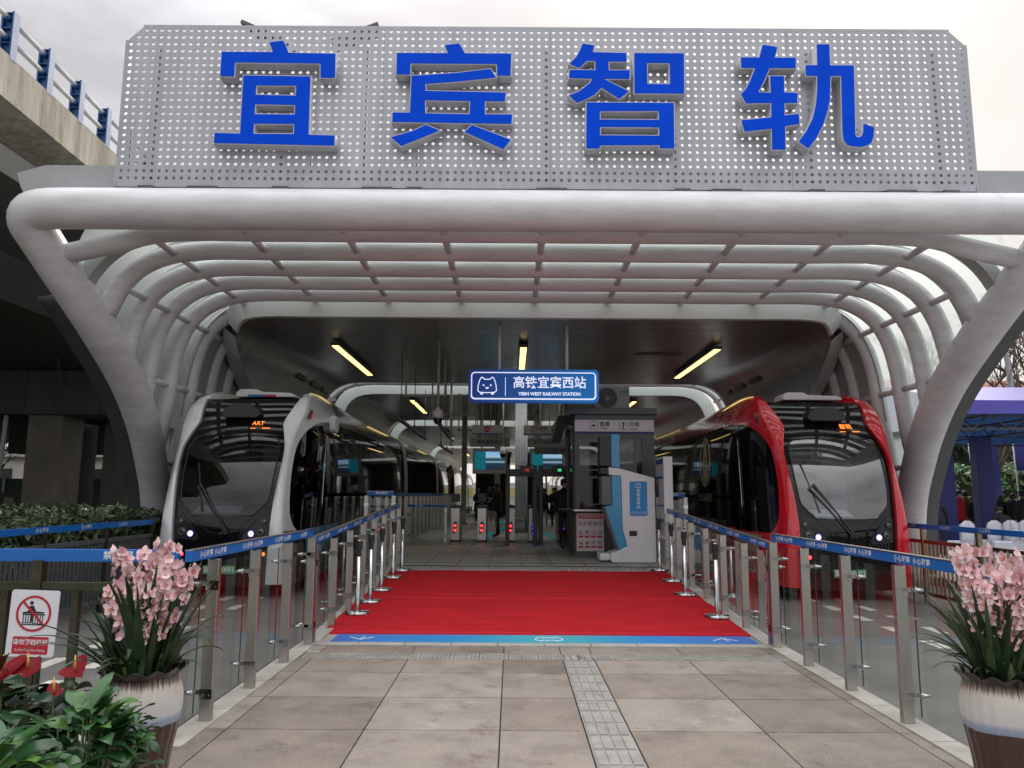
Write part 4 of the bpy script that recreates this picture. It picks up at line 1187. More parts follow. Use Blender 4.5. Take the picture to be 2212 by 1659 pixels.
# ------------------------------------------------------------------ glass fences along the walk, ramp and platform
BAND_TEXT = '小心玻璃'
def fence(label, pts, outward, texts, height=1.2, group='glass fences beside the walk', stickers=(), clamps=True, text_step=0.62, band=True, first_glass=None, twin=False, last_glass=None):
    """Posts at pts (x, y, z of the ground); glass hung outside them; printed blue band on top."""
    root = thing('glass_fence', label, 'glass fence', pts[0], group)
    O = Vector(outward)
    for p in pts:
        p = Vector(p)
        d = MB()
        d.box(p.x - 0.043, p.x + 0.043, p.y - 0.028, p.y + 0.028, p.z - 0.02, p.z + height - 0.05)
        po = d.build('post', M_INOX, root, bevel=0.004)
        if clamps:
            for h in (0.20, height - 0.24):
                c = MB(); q = p + Vector((0, 0, h))
                c.box(q.x - 0.046, q.x + 0.046, q.y - 0.032, q.y - 0.026, q.z - 0.035, q.z + 0.035)
                a = q + O * 0.05 + Vector((0, -0.03, 0.012)) if abs(O.x) > 0 else q + O * 0.05
                c.beam(q + Vector((0, -0.029, 0.012)), q + O * 0.105 + Vector((0, -0.029, 0.012)), 0.006, 0.03)
                c.cyl(q + O * 0.085 + Vector((0, -0.05, 0.012)), q + O * 0.150 + Vector((0, -0.05, 0.012)), 0.014, n=10)
                c.cyl(q + O * 0.088 + Vector((0, -0.05, 0.012)), q + O * 0.098 + Vector((0, -0.05, 0.012)), 0.024, n=12)
                for b in (-0.02, 0.02):
                    c.cyl((q.x + b, q.y - 0.036, q.z - 0.012), (q.x + b, q.y - 0.031, q.z - 0.012), 0.008, n=8)
                c.build('clamp', M_CHROME, po)
    gp = list(pts)
    if first_glass: gp = [first_glass] + gp
    if last_glass: gp = gp + [last_glass]
    for a, b in zip(gp, gp[1:]):
        a, b = Vector(a), Vector(b)
        d = (b - a).normalized()
        A = a + d * 0.012 + O * 0.10; B = b - d * 0.012 + O * 0.10
        g = MB()
        vs = []
        for q in (A, B):
            vs += [(q.x, q.y, q.z + 0.05), (q.x, q.y, q.z + height - 0.10)]
        g.add(vs, [(0, 2, 3, 1)])
        g.build('glass_pane', M_FENCEGLASS, root)
        e = MB(); e.beam(A + Vector((0, 0, 0.05)), A + Vector((0, 0, height - 0.10)), 0.012, 0.006); 
        e.build('pane_edge', mat('green_glass_edge', (0.03, 0.07, 0.055), 0.15), root)
    if band:
        a, b = Vector(gp[0]), Vector(gp[-1])
        up = Vector((0, 0, height))
        bm_ = MB(); bm_.beam(a + up + O * 0.02, b + up + O * 0.02, 0.05, 0.075)
        bd = bm_.build('printed_band', M_BAND, root, bevel=0.003)
        bt = MB(); bt.beam(a + up + O * 0.02 + Vector((0, 0, 0.041)), b + up + O * 0.02 + Vector((0, 0, 0.041)), 0.056, 0.006)
        bt.build('band_cap', M_INOX, bd)
        if texts:
            L = (b - a).length; d = (b - a).normalized()
            x = d if (-O).cross(d).z > 0 else -d
            n = int(L / text_step)
            pos = []
            for k in range(n + 1):
                if twin: pos += [0.25 + k * text_step * 2, 0.25 + k * text_step * 2 + text_step * 0.62]
                else: pos.append(0.3 + k * text_step)
            Y = (-O).cross(x)
            for s_ in pos:
                if s_ > L - 0.15: continue
                p = a + d * s_ + up - O * 0.0065
                text(bd, texts, 0.052, p, M_WHITE, xdir=x, ydir=Y, bold=0.001, spacing=1.35)
    for (p, kind) in stickers:
        warning_plate(p, kind, Vector(-O), root)
    return root
M_STICK = M_SIGNWHITE
def ring_bar(mb, o, X, Y, r, th=0.18, bar=True, mi=0):
    Z = X.cross(Y)
    n = 24
    for k in range(n):
        a, b = k * 2 * PI / n, (k + 1) * 2 * PI / n
        mb.beam(o + X * math.cos(a) * r + Y * math.sin(a) * r, o + X * math.cos(b) * r + Y * math.sin(b) * r, r * th, 0.002, mi, up=Z)
    if bar: mb.beam(o + X * -0.7 * r + Y * 0.7 * r, o + X * 0.7 * r - Y * 0.7 * r, r * th, 0.0022, mi, up=Z)
def warning_plate(p, kind, n, parent, w=0.17, h=0.25):
    """Small white plate on the glass: prohibition (red ring) or warning (yellow triangle)."""
    p = Vector(p); n = n.normalized()
    X = Vector((0, 0, 1)).cross(n).normalized(); Y = Vector((0, 0, 1))
    pl = MB(); pl.beam(p - X * w / 2, p + X * w / 2, 0.004, h)
    o = pl.build('warning_plate', M_STICK, parent)
    f = p + n * 0.0035
    if kind == 'ban':
        q = MB(); ring_bar(q, f + Y * 0.035, X, Y, 0.062); q.build('ban_ring', M_REDINK, o)
        k = MB()
        c = f + Y * 0.03 - n * 0.0008
        k.beam(c - Y * 0.03, c + Y * 0.02, 0.02, 0.001, up=n); k.cyl(c + Y * 0.035, c + Y * 0.035 + n * 0.001, 0.011, n=10)
        for a in (-0.035, -0.017, 0.017, 0.035): k.beam(c + X * a - Y * 0.035, c + X * a - Y * 0.002, 0.005, 0.001, up=n)
        k.build('figure', M_BLACK, o)
        r = MB(); r.beam(f - Y * 0.075 - X * 0.062, f - Y * 0.075 + X * 0.062, 0.002, 0.055); r.build('red_panel', M_REDINK, o)
    else:
        t_ = MB(); c = f + Y * 0.03
        for (a, b), (c2, d2) in (((-0.065, -0.05), (0.065, -0.05)), ((0.065, -0.05), (0, 0.065)), ((0, 0.065), (-0.065, -0.05))):
            t_.beam(c + X * a + Y * b + n * 0.001, c + X * c2 + Y * d2 + n * 0.001, 0.010, 0.001, up=n)
        t_.beam(c - Y * 0.03 - X * 0.02 + n * 0.001, c + Y * 0.01 + X * 0.012 + n * 0.001, 0.012, 0.001, up=n)
        t_.build('triangle_outline', M_BLACK, o)
        y_ = MB(); y_.add([c + X * -0.062 - Y * 0.048, c + X * 0.062 - Y * 0.048, c + Y * 0.06], [(0, 1, 2)]); y_.build('yellow_triangle', M_YELLOW, o)
        r = MB(); r.beam(f - Y * 0.08 - X * 0.058, f - Y * 0.08 + X * 0.058, 0.002, 0.055); r.build('yellow_panel', M_YELLOW, o)
    return o
def ramp_pts(x, ys): return [(x, y, floor_at(y)) for y in ys]
OR, OL = Vector((1, 0, 0)), Vector((-1, 0, 0))
fence('nearer right glass fence with steel posts beside the stone walk', ramp_pts(XR, [8.74, 7.82, 6.87, 5.925]) , OR, BAND_TEXT, 1.19, text_step=0.44, twin=True,
      first_glass=None, last_glass=(XR, 4.25, 0))
fence('nearer left glass fence with steel posts beside the stone walk', ramp_pts(XL, [5.885, 6.83, 7.82, 8.735]), OL, BAND_TEXT, 1.21, text_step=0.44, twin=True,
      first_glass=(XL, 5.45, 0))
gx = XR + 0.092
fence('right glass fence climbing the ramp beside the red tram', ramp_pts(XR, [8.86, 9.83, 10.8, 11.75, 12.7, 13.65, 14.6]), OR, BAND_TEXT, 1.09, text_step=0.5, twin=True,
      stickers=[((gx - 0.004, 9.22, 0.82), 'ban'), ((gx - 0.004, 9.02, 0.82), 'ban'), ((gx - 0.004, 9.22, 0.53), 'warn'), ((gx - 0.004, 9.02, 0.53), 'warn')])
gx = XL - 0.092
fence('left glass fence climbing the ramp beside the silver tram', ramp_pts(XL, [8.86, 9.83, 10.8, 11.75, 12.7, 13.65, 14.6, 15.4]), OL, BAND_TEXT, 1.12, text_step=0.5, twin=True,
      stickers=[((gx + 0.004, 8.98, 0.84), 'warn'), ((gx + 0.004, 8.98, 0.55), 'ban')])
fence('short glass fence turning outward at the left platform corner', [(-2.98, 16.0, 0.30), (-2.42, 16.0, 0.30)], Vector((0, 1, 0)), '请勿翻越', 1.36, text_step=0.4, group='platform glass fences')
fence('short glass fence turning outward at the right platform corner', [(3.02, 16.0, 0.30), (3.58, 16.0, 0.30)], Vector((0, 1, 0)), '禁止翻越', 1.36, text_step=0.4, group='platform glass fences')
fence('long left platform glass fence along the silver tram', [(-2.98, 16.3 + k * 1.15, 0.30) for k in range(22)], OL, '', 1.33, group='platform glass fences', clamps=False)
fence('long right platform glass fence along the red tram', [(3.55, 16.3 + k * 1.15, 0.30) for k in range(22)], OR, '', 1.33, group='platform glass fences', clamps=False)
fence('low barrier with blue band left of the ticket gates', [(-2.9, 22.0, 0.30), (-1.85, 22.0, 0.30)], Vector((0, 1, 0)), '禁止翻越', 1.02, group='platform glass fences')

# ------------------------------------------------------------------ belt posts on the carpet
M_BELTHEAD = mat('black_belt_head', (0.015, 0.015, 0.016), 0.4)
def belt_post(label):
    r = thing('belt_post', label, 'stanchion', (0, 0, 0), 'stanchions along the red carpets')
    MB().lathe([(0.001, 0.038), (0.03, 0.036), (0.155, 0.028), (0.163, 0.022), (0.165, 0.0)], n=36).build('base', M_CHROME, r)
    MB().lathe([(0.03, 0.03), (0.03, 0.80), (0.001, 0.80)], n=20).build('pole', M_CHROME, r)
    h = MB(); h.lathe([(0.033, 0.74), (0.034, 0.93), (0.028, 0.945), (0.001, 0.945)], n=16)
    for a in range(4): h.box(0.028 if a == 0 else (-0.044 if a == 2 else -0.012), 0.044 if a == 0 else (-0.028 if a == 2 else 0.012), -0.012 if a in (0, 2) else (0.028 if a == 1 else -0.044), 0.012 if a in (0, 2) else (0.044 if a == 1 else -0.028), 0.83, 0.93)
    h.build('belt_head', M_BELTHEAD, r)
    MB().lathe([(0.031, 0.946), (0.029, 0.953), (0.001, 0.955)], n=16).build('cap', M_CHROME, r)
    return r
bp0 = belt_post('nearest chrome stanchion on the left edge of the red carpet')
for i, (x, y, lb) in enumerate([(-2.04, 10.55, None), (-2.02, 11.35, 'second nearest chrome stanchion on the left carpet edge'), (-2.02, 12.3, 'third chrome stanchion on the left carpet edge, beside the seam'),
        (-2.02, 13.5, 'fourth chrome stanchion on the left carpet edge'), (-1.98, 14.3, 'farthest chrome stanchion on the left, at the rear end of the carpet'),
        (2.72, 10.45, 'nearest chrome stanchion on the right edge of the red carpet'), (2.66, 12.05, 'second chrome stanchion on the right carpet edge'),
        (2.72, 13.3, 'third chrome stanchion on the right carpet edge'), (2.74, 14.5, 'black headed stanchion on the right beside the white information panel')]):
    o = bp0 if i == 0 else copy_tree(bp0)
    o.location = (x, y, floor_at(y) + 0.018)
    if lb: o['label'] = lb

# ------------------------------------------------------------------ metal railings along the roads
def railing(label, a, b, step, m_post, m_bar, band_text, post_h=1.14, rail_z=(0.12, 0.98), bar_step=0.13, side=None, z=0.0, group='metal railings along the roads', bar_w=0.03):
    a, b = Vector(a), Vector(b)
    r = thing('metal_railing', label, 'railing', tuple(a), group)
    d = (b - a); L = d.length; d.normalize()
    n = max(1, round(L / step))
    for k in range(n + 1):
        p = a + d * (L * k / n)
        MB().box(p.x - 0.035, p.x + 0.035, p.y - 0.035, p.y + 0.035, p.z - 0.1, p.z + post_h).build('post', m_post, r, bevel=0.004)
    for zz in rail_z:
        MB().beam(a + Vector((0, 0, zz)), b + Vector((0, 0, zz)), 0.045, 0.06).build('rail', m_bar, r, bevel=0.004)
    bar = MB(); bar.box(-bar_w / 2, bar_w / 2, -bar_w / 2, bar_w / 2, rail_z[0] + 0.03, rail_z[1] - 0.03)
    b0 = None
    nb = int(L / bar_step)
    for k in range(1, nb):
        p = a + d * (k * bar_step)
        if b0 is None:
            b0 = bar.build('bar', m_bar, r, world=False); o = b0
        else:
            o = b0.copy(); C.objects.link(o)
        o.location = p - a
    bm_ = MB(); bm_.beam(a + Vector((0, 0, post_h + 0.03)), b + Vector((0, 0, post_h + 0.03)), 0.04, 0.085)
    bd = bm_.build('printed_band', M_BAND, r, bevel=0.003)
    if band_text:
        n_ = Vector(side); x = Vector((0, 0, 1)).cross(n_).normalized()
        s_ = 0.35
        while s_ < L - 0.3:
            text(bd, band_text, 0.06, a + d * s_ + Vector((0, 0, post_h + 0.03)) + n_ * 0.0225, M_WHITE, xdir=x, bold=0.001, spacing=1.5)
            s_ += 1.05
    return r
railing('near olive metal railing across the left road, carrying the white no climbing sign', (-6.2, 5.5, 0), (-2.32, 5.5, 0), 0.97, M_OLIVE, M_OLIVE, '禁止翻越', 1.18, (0.14, 1.0), 0.245, (0, -1, 0), bar_w=0.05)
railing('dark slatted railing along the left road in front of the hedge', (-6.1, 5.6, -0.12), (-6.1, 13.3, -0.12), 1.55, M_OLIVE, M_DARKSTEEL, '小心攀爬', 1.24, (0.16, 1.05), 0.10, (1, 0, 0), bar_w=0.03)
railing('bronze toned railing along the right road in front of the tent', (7.02, 7.0, -0.12), (7.02, 16.5, -0.12), 1.6, M_BRONZE, M_BRONZE, '小心攀爬', 1.24, (0.16, 1.02), 0.12, (-1, 0, 0), bar_w=0.026)

# no-climbing sign on the near railing
ns = thing('no_climbing_sign', 'white sign with red ring and climbing figure hung on the near railing at far left', 'sign', (-3.26, 5.43, 0.76))
def rrect(w, h, r, n=4):
    pts = []
    for cx_, cz_, a0 in ((w / 2 - r, h / 2 - r, 0), (-w / 2 + r, h / 2 - r, PI / 2), (-w / 2 + r, -h / 2 + r, PI), (w / 2 - r, -h / 2 + r, 1.5 * PI)):
        for k in range(n + 1):
            a = a0 + k * PI / 2 / n; pts.append((cx_ + r * math.cos(a), cz_ + r * math.sin(a)))
    return pts
b = MB(); b.prism(rrect(0.33, 0.44, 0.02), -0.004, 0.004); b.build('sign_sheet', M_SIGNWHITE, ns, world=False)
q = MB(); ring_bar(q, Vector((0, -0.0065, 0.065)), Vector((1, 0, 0)), Vector((0, 0, 1)), 0.113, 0.13, True); q.build('ban_ring', M_REDINK, ns, world=False)
k = MB(); cz = 0.06
k.cyl((-0.02, -0.0055, cz + 0.075), (-0.02, -0.0045, cz + 0.075), 0.013, n=14)
k.prism([(-0.03, cz + 0.055), (-0.005, cz + 0.058), (0.015, cz + 0.02), (0.07, cz + 0.016), (0.07, cz + 0.006), (0.0, cz + 0.006), (-0.005, cz - 0.05), (-0.02, cz - 0.05), (-0.022, cz + 0.006), (-0.075, cz + 0.004), (-0.075, cz + 0.012), (-0.04, cz + 0.02)], -0.0055, -0.0045)
k.box(-0.075, 0.08, -0.0053, -0.0045, cz - 0.005, cz + 0.003); k.box(-0.075, 0.08, -0.0053, -0.0045, cz - 0.072, cz - 0.066)
for i in range(9): k.box(-0.07 + i * 0.0165, -0.064 + i * 0.0165, -0.0053, -0.0045, cz - 0.07, cz)
k.build('climbing_figure', M_BLACK, ns, world=False)
p = MB(); p.prism([(a, z - 0.145) for a, z in rrect(0.245, 0.115, 0.01)], -0.0055, -0.0045); rp_ = p.build('red_panel', M_REDINK, ns, world=False)
text(rp_, '请勿翻越栏杆', 0.040, (0, -0.0062, -0.125), M_WHITE, bold=0.0006, world=False)
text(rp_, 'Do Not Climb Over Railings', 0.0215, (0, -0.0062, -0.176), M_WHITE, world=False, stretch=0.83)
ns.rotation_euler = (0, math.radians(1.5), 0)

# ------------------------------------------------------------------ ceiling lamps, hanging signs, cameras
def strip_lamp(label):
    r = thing('strip_lamp', label, 'ceiling lamp', (0, 0, 0), 'yellow strip lamps under the station ceiling')
    h = MB(); h.box(-0.11, 0.11, 0, 4.6, 0.06, 0.14); h.build('housing', M_BLACKPLASTIC, r, world=False)
    d = MB(); d.box(-0.075, 0.075, 0.02, 4.58, 0.045, 0.062)
    d.build('diffuser', M_LAMP, r, world=False)
    for k in range(1, 5):
        MB().box(-0.076, 0.076, k * 0.92 - 0.006, k * 0.92 + 0.006, 0.042, 0.046).build('joint', M_DARKSTEEL, r, world=False)
    MB().box(-0.03, 0.03, 1.0, 1.06, 0.13, 0.26).build('bracket', M_BLACKPLASTIC, r, world=False)
    return r
l0 = strip_lamp('long yellow strip lamp under the first ceiling, left side')
lamps = [(-4.2, 17.9, None), (0.27, 18.0, 'long yellow strip lamp on the centre line just above the blue station sign'), (4.92, 18.1, 'long yellow strip lamp under the first ceiling, right side above the red tram'),
         (-3.75, 28.6, 'yellow strip lamp under the second ceiling on the left'), (0.35, 29.7, 'yellow strip lamp on the centre line just below the blue station sign'), (4.6, 28.6, 'yellow strip lamp under the second ceiling beside the booth'),
         (-3.75, 44.0, 'small yellow strip lamp under the third ceiling on the left'), (0.45, 44.0, 'small yellow strip lamp under the third ceiling on the centre line'),
         (-3.9, 66.0, 'tiny farthest yellow strip lamp on the left'), (0.6, 66.0, 'tiny farthest yellow strip lamp on the centre line')]
for i, (x, y, lb) in enumerate(lamps):
    o = l0 if i == 0 else copy_tree(l0)
    o.location = (x, y, 5.06)
    if lb: o['label'] = lb

# blue station sign
st = thing('station_sign', 'blue hanging station sign with white emblem, Chinese characters and English line', 'sign', (0.455, 16.2, 3.58))
def sign_grad():
    m = bpy.data.materials.new('blue_sign_film'); m.use_nodes = True
    t = m.node_tree; b_ = t.nodes['Principled BSDF']; b_.inputs['Roughness'].default_value = 0.4
    tcx = N(t, 'ShaderNodeTexCoord'); sx = N(t, 'ShaderNodeSeparateXYZ'); t.links.new(tcx.outputs['Generated'], sx.inputs[0])
    r_ = N(t, 'ShaderNodeValToRGB')
    r_.color_ramp.elements[0].color = (*lin(0, 32, 110), 1); r_.color_ramp.elements[1].color = (*lin(0, 104, 176), 1)
    t.links.new(sx.outputs[0], r_.inputs[0]); t.links.new(r_.outputs[0], b_.inputs['Base Color'])
    t.links.new(r_.outputs[0], b_.inputs['Emission Color']); b_.inputs['Emission Strength'].default_value = 0.35
    return m
M_SIGNGLOW = mat('lit_white_lettering', (0.78, 0.82, 1.0), 0.5, emis=0.45)
SXc, SZc = 0.455, 3.925
b = MB(); b.prism([(SXc + a, SZc + z) for a, z in rrect(2.76, 0.70, 0.09, 6)], 16.1, 16.3); b.build('sign_panel', sign_grad(), st)
e = MB(); pts = rrect(2.62, 0.56, 0.07, 6); n = len(pts)
for i in range(n):
    (a, z), (a2, z2) = pts[i], pts[(i + 1) % n]
    e.beam((SXc + a, 16.095, SZc + z), (SXc + a2, 16.095, SZc + z2), 0.022 if z > 0 else 0.03, 0.004, up=(0, 1, 0))
e.build('sign_border', M_SIGNGLOW, st)
e = MB(); emblem(e, (SXc - 0.98, 16.094, SZc - 0.0), (1, 0, 0), (0, 0, 1), 0.38, 0.05)
e.build('emblem', M_SIGNGLOW, st)
MB().box(SXc - 0.60, SXc - 0.588, 16.093, 16.097, SZc - 0.22, SZc + 0.18).build('divider', M_SIGNGLOW, st)
text(st, '高铁宜宾西站', 0.27, (SXc + 0.34, 16.093, SZc + 0.055), M_SIGNGLOW, bold=0.003, stretch=0.96)
text(st, 'YIBIN WEST RAILWAY STATION', 0.098, (SXc + 0.34, 16.093, SZc - 0.175), M_SIGNGLOW, bold=0.003, stretch=0.93)
for x in (-0.27, 1.17):
    MB().cyl((x, 16.2, SZc + 0.34), (x, 16.2, 5.25), 0.032, n=12).build('hanger', M_TUBE, st)

def cctv(label, x, y, ztop, z):
    r = thing('dome_camera', label, 'dome camera', (x, y, z), 'dome cameras on ceiling poles')
    MB().cyl((x, y, z + 0.2), (x, y, ztop), 0.03, n=10).build('pole', M_FRAME, r)
    MB().lathe([(0.03, 0.26), (0.05, 0.22), (0.10, 0.17), (0.118, 0.08), (0.12, 0.0), (0.11, -0.005)], (x, y, z), 20).build('housing', M_WHITEPLASTIC, r)
    MB().lathe([(0.108, 0.0), (0.104, -0.06), (0.08, -0.12), (0.04, -0.15), (0.001, -0.16)], (x, y, z), 20).build('dome', mat('smoked_dome', (0.01, 0.012, 0.02), 0.05, coat=1.0), r)
    return r
cctv('large dome camera on a long ceiling pole beside the silver tram', -1.74, 18.0, 5.25, 3.42)
cctv('small dome camera on a pole above the left display screen', -0.30, 27.0, 5.25, 3.05)

def hang_sign(label, x0, x1, y, z0, z1, kind, ztop=5.25):
    r = thing('hanging_sign', label, 'sign', ((x0 + x1) / 2, y, z0), 'small signs hanging over the gates')
    xc = (x0 + x1) / 2; zc = (z0 + z1) / 2
    MB().box(x0, x1, y - 0.06, y + 0.06, z0 + 0.035, z1).build('sign_box', mat('grey_white_sign_box', (0.56, 0.57, 0.61), 0.4, vary=0.06), r, bevel=0.006)
    MB().box(x0 - 0.004, x1 + 0.004, y - 0.064, y + 0.064, z0, z0 + 0.034).build('blue_edge', M_BAND, r)
    if kind == 'stop':
        MB().cyl((xc, y - 0.061, zc + 0.01), (xc, y - 0.066, zc + 0.01), 0.088, n=28).build('red_disc', M_REDINK, r)
        MB().box(xc - 0.055, xc + 0.055, y - 0.07, y - 0.0665, zc - 0.003, zc + 0.021).build('white_bar', M_WHITE, r)
    else:
        f = MB()
        for a in ((-0.215, -0.205, -0.09, 0.095), (-0.035, -0.025, -0.09, 0.095), (-0.205, -0.035, 0.086, 0.095), (-0.205, -0.035, -0.09, -0.081)):
            f.box(xc + a[0], xc + a[1], y - 0.064, y - 0.061, zc + 0.012 + a[2], zc + 0.012 + a[3])
        for a in ((-0.19, -0.175, -0.02, 0.07), (-0.065, -0.05, -0.02, 0.07), (-0.175, -0.065, 0.05, 0.07), (-0.126, -0.114, -0.07, 0.01)):
            f.box(xc + a[0], xc + a[1], y - 0.064, y - 0.061, zc + 0.012 + a[2], zc + 0.012 + a[3])
        f.beam((xc - 0.155, y - 0.0625, zc - 0.018), (xc - 0.12, y - 0.0625, zc + 0.024), 0.012, 0.003, up=(0, 1, 0)); f.beam((xc - 0.085, y - 0.0625, zc - 0.018), (xc - 0.12, y - 0.0625, zc + 0.024), 0.012, 0.003, up=(0, 1, 0))
        f.build('entry_pictogram', M_BLACK, r)
        text(r, '进站', 0.13, (xc + 0.135, y - 0.063, zc + 0.045), M_BLACK, bold=0.002)
        text(r, 'Entrance', 0.052, (xc + 0.135, y - 0.063, zc - 0.05), M_BLACK, bold=0.001)
    for t in (0.12, 0.36, 0.62, 0.88):
        MB().cyl((x0 + (x1 - x0) * t, y, z1), (x0 + (x1 - x0) * t, y, ztop), 0.012, n=8).build('hanger', M_FRAME, r)
    return r
hang_sign('hanging sign with red no entry disc over the left gates', -1.195, -0.285, 23, 3.42, 3.70, 'stop')
hang_sign('hanging sign with entrance arrow and black characters over the middle gates', 0.355, 1.245, 23, 3.41, 3.70, 'entry')

M_SCREEN = None
def screen_mat():
    m = bpy.data.materials.new('screen_picture'); m.use_nodes = True
    t = m.node_tree; b_ = t.nodes['Principled BSDF']
    tcx = N(t, 'ShaderNodeTexCoord'); sx = N(t, 'ShaderNodeSeparateXYZ'); t.links.new(tcx.outputs['Generated'], sx.inputs[0])
    r_ = N(t, 'ShaderNodeValToRGB'); r_.color_ramp.interpolation = 'LINEAR'
    r_.color_ramp.elements[0].color = (0.01, 0.02, 0.04, 1); r_.color_ramp.elements[1].color = (0.25, 0.5, 0.8, 1)
    for p_, c_ in ((0.35, (0.015, 0.04, 0.07)), (0.45, (0.3, 0.5, 0.65)), (0.5, (0.02, 0.05, 0.07)), (0.62, (0.04, 0.1, 0.14)), (0.7, (0.35, 0.55, 0.75))):
        e_ = r_.color_ramp.elements.new(p_); e_.color = (*c_, 1)
    t.links.new(sx.outputs[2], r_.inputs[0])
    gt = N(t, 'ShaderNodeMath', operation='LESS_THAN'); gt.inputs[1].default_value = 0.36; t.links.new(sx.outputs[0], gt.inputs[0])
    mx_ = N(t, 'ShaderNodeMix', data_type='RGBA'); mx_.inputs[7].default_value = (0.0, 0.13, 0.17, 1)
    t.links.new(gt.outputs[0], mx_.inputs[0]); t.links.new(r_.outputs[0], mx_.inputs[6])
    b_.inputs['Base Color'].default_value = (0.01, 0.01, 0.01, 1)
    t.links.new(mx_.outputs[2], b_.inputs['Emission Color']); b_.inputs['Emission Strength'].default_value = 0.5
    return m
M_SCREEN = screen_mat()
def screen(label, xc, y, z0):
    r = thing('display_screen', label, 'display screen', (xc, y, z0), 'display screens over the platform')
    MB().box(xc - 0.66, xc + 0.66, y, y + 0.12, z0, z0 + 0.98).build('housing', mat('grey_screen_housing', (0.28, 0.29, 0.28), 0.5), r, bevel=0.02)
    MB().box(xc - 0.57, xc + 0.57, y - 0.006, y - 0.001, z0 + 0.16, z0 + 0.84).build('picture', M_SCREEN, r)
    MB().box(xc - 0.76, xc + 0.76, y - 0.05, y + 0.1, z0 + 1.03, z0 + 1.36).build('header', mat('grey_header', (0.24, 0.235, 0.22), 0.6), r)
    text(r, '高铁宜宾西站', 0.17, (xc, y - 0.053, z0 + 1.20), M_BLACK, bold=0.003)
    for x in (-0.5, 0.5): MB().cyl((xc + x, y + 0.05, z0 + 1.36), (xc + x, y + 0.05, 5.25), 0.02, n=8).build('hanger', M_FRAME, r)
screen('left display screen with teal and sky picture behind the standing man', -0.83, 29.5, 2.42)
screen('right display screen with teal and sky picture behind the security gate', 1.36, 29.5, 2.42)
wsn = thing('direction_sign', 'grey hanging direction sign with black arrow over the right security gate', 'sign', (1.3, 25.5, 3.0))
MB().box(0.75, 1.8, 25.45, 25.55, 2.97, 3.2).build('sign_box', mat('grey_header', (0.24, 0.235, 0.22), 0.6), wsn)
f = MB(); f.beam((1.56, 25.445, 3.085), (1.74, 25.445, 3.085), 0.02, 0.004, up=(0, 1, 0)); f.beam((1.68, 25.445, 3.14), (1.745, 25.445, 3.085), 0.02, 0.004, up=(0, 1, 0)); f.beam((1.68, 25.445, 3.03), (1.745, 25.445, 3.085), 0.02, 0.004, up=(0, 1, 0))
f.build('arrow', M_BLACK, wsn)
MB().box(1.36, 1.48, 25.44, 25.449, 3.0, 3.17).build('colour_patch', [M_BAND], wsn)
for x in (0.95, 1.6): MB().cyl((x, 25.5, 3.2), (x, 25.5, 5.25), 0.02, n=8).build('hanger', M_FRAME, wsn)

# hanging lamp rails (unlit) on the left
def lamp_rail(label, x0, y0, x1, y1, z):
    r = thing('hanging_lamp_rail', label, 'lamp rail', (x0, y0, z), 'unlit lamp rails on hangers')
    MB().beam((x0, y0, z), (x1, y1, z), 0.09, 0.07).build('rail', M_DARKSTEEL, r)
    for t in (0.08, 0.5, 0.92):
        a = Vector((x0 + (x1 - x0) * t, y0 + (y1 - y0) * t, z))
        MB().cyl(a, (a.x, a.y, 5.25), 0.014, n=8).build('hanger', M_DARKSTEEL, r)
        MB().cyl(a, a + Vector((0, 0, 0.16)), 0.035, n=8).build('joint', M_BLACKPLASTIC, r)
    return r
lamp_rail('unlit lamp rail hanging nearest the silver tram roof', -2.9, 19.5, -3.0, 27.0, 3.55)
lamp_rail('unlit lamp rail hanging beside the dome camera', -1.95, 19.5, -2.15, 28.0, 3.55)
lamp_rail('far unlit lamp rail left of the display screen', -2.9, 31, -2.9, 38, 3.6)
for (lb, x0, x1, y, z) in (('grey cable tray frame hanging above the dome camera', -2.9, -1.75, 20.5, 4.3), ('white cable tray frame hanging behind the dome camera', -2.6, -1.1, 24.5, 4.2), ('dark cable tray frame hanging left of the no entry sign', -1.95, -1.0, 27.5, 3.95), ('far dark cable tray frame hanging above the gates', -1.4, -0.6, 33.0, 3.8)):
    r = thing('cable_tray_frame', lb, 'cable frame', ((x0 + x1) / 2, y, z), 'cable tray frames under the ceiling')
    MB().box(x0, x1, y - 0.05, y + 0.05, z - 0.06, z + 0.0).build('cross_bar', M_FRAME if 'dark' not in lb else M_DARKSTEEL, r)
    for x in (x0 + 0.05, x1 - 0.05):
        MB().box(x - 0.022, x + 0.022, y - 0.022, y + 0.022, z, 5.25).build('hanger', M_FRAME if 'dark' not in lb else M_DARKSTEEL, r)
for lb, x, y in (('white service pipe between ceiling and platform left of the screens', -1.98, 25.0), ('thin white pipe behind the ticket booth corner', 1.95, 30.0), ('thin white pipe beside the left screen', -1.2, 31.0)):
    r = thing('service_pipe', lb, 'pipe', (x, y, 0.3), 'white service pipes')
    MB().cyl((x, y, 3.2), (x, y, 5.25), 0.04, n=10).build('pipe', M_TUBE, r)
    MB().cyl((x, y, 3.2), (x, y, 3.28), 0.07, n=10).build('pipe_flange', M_TUBE, r)

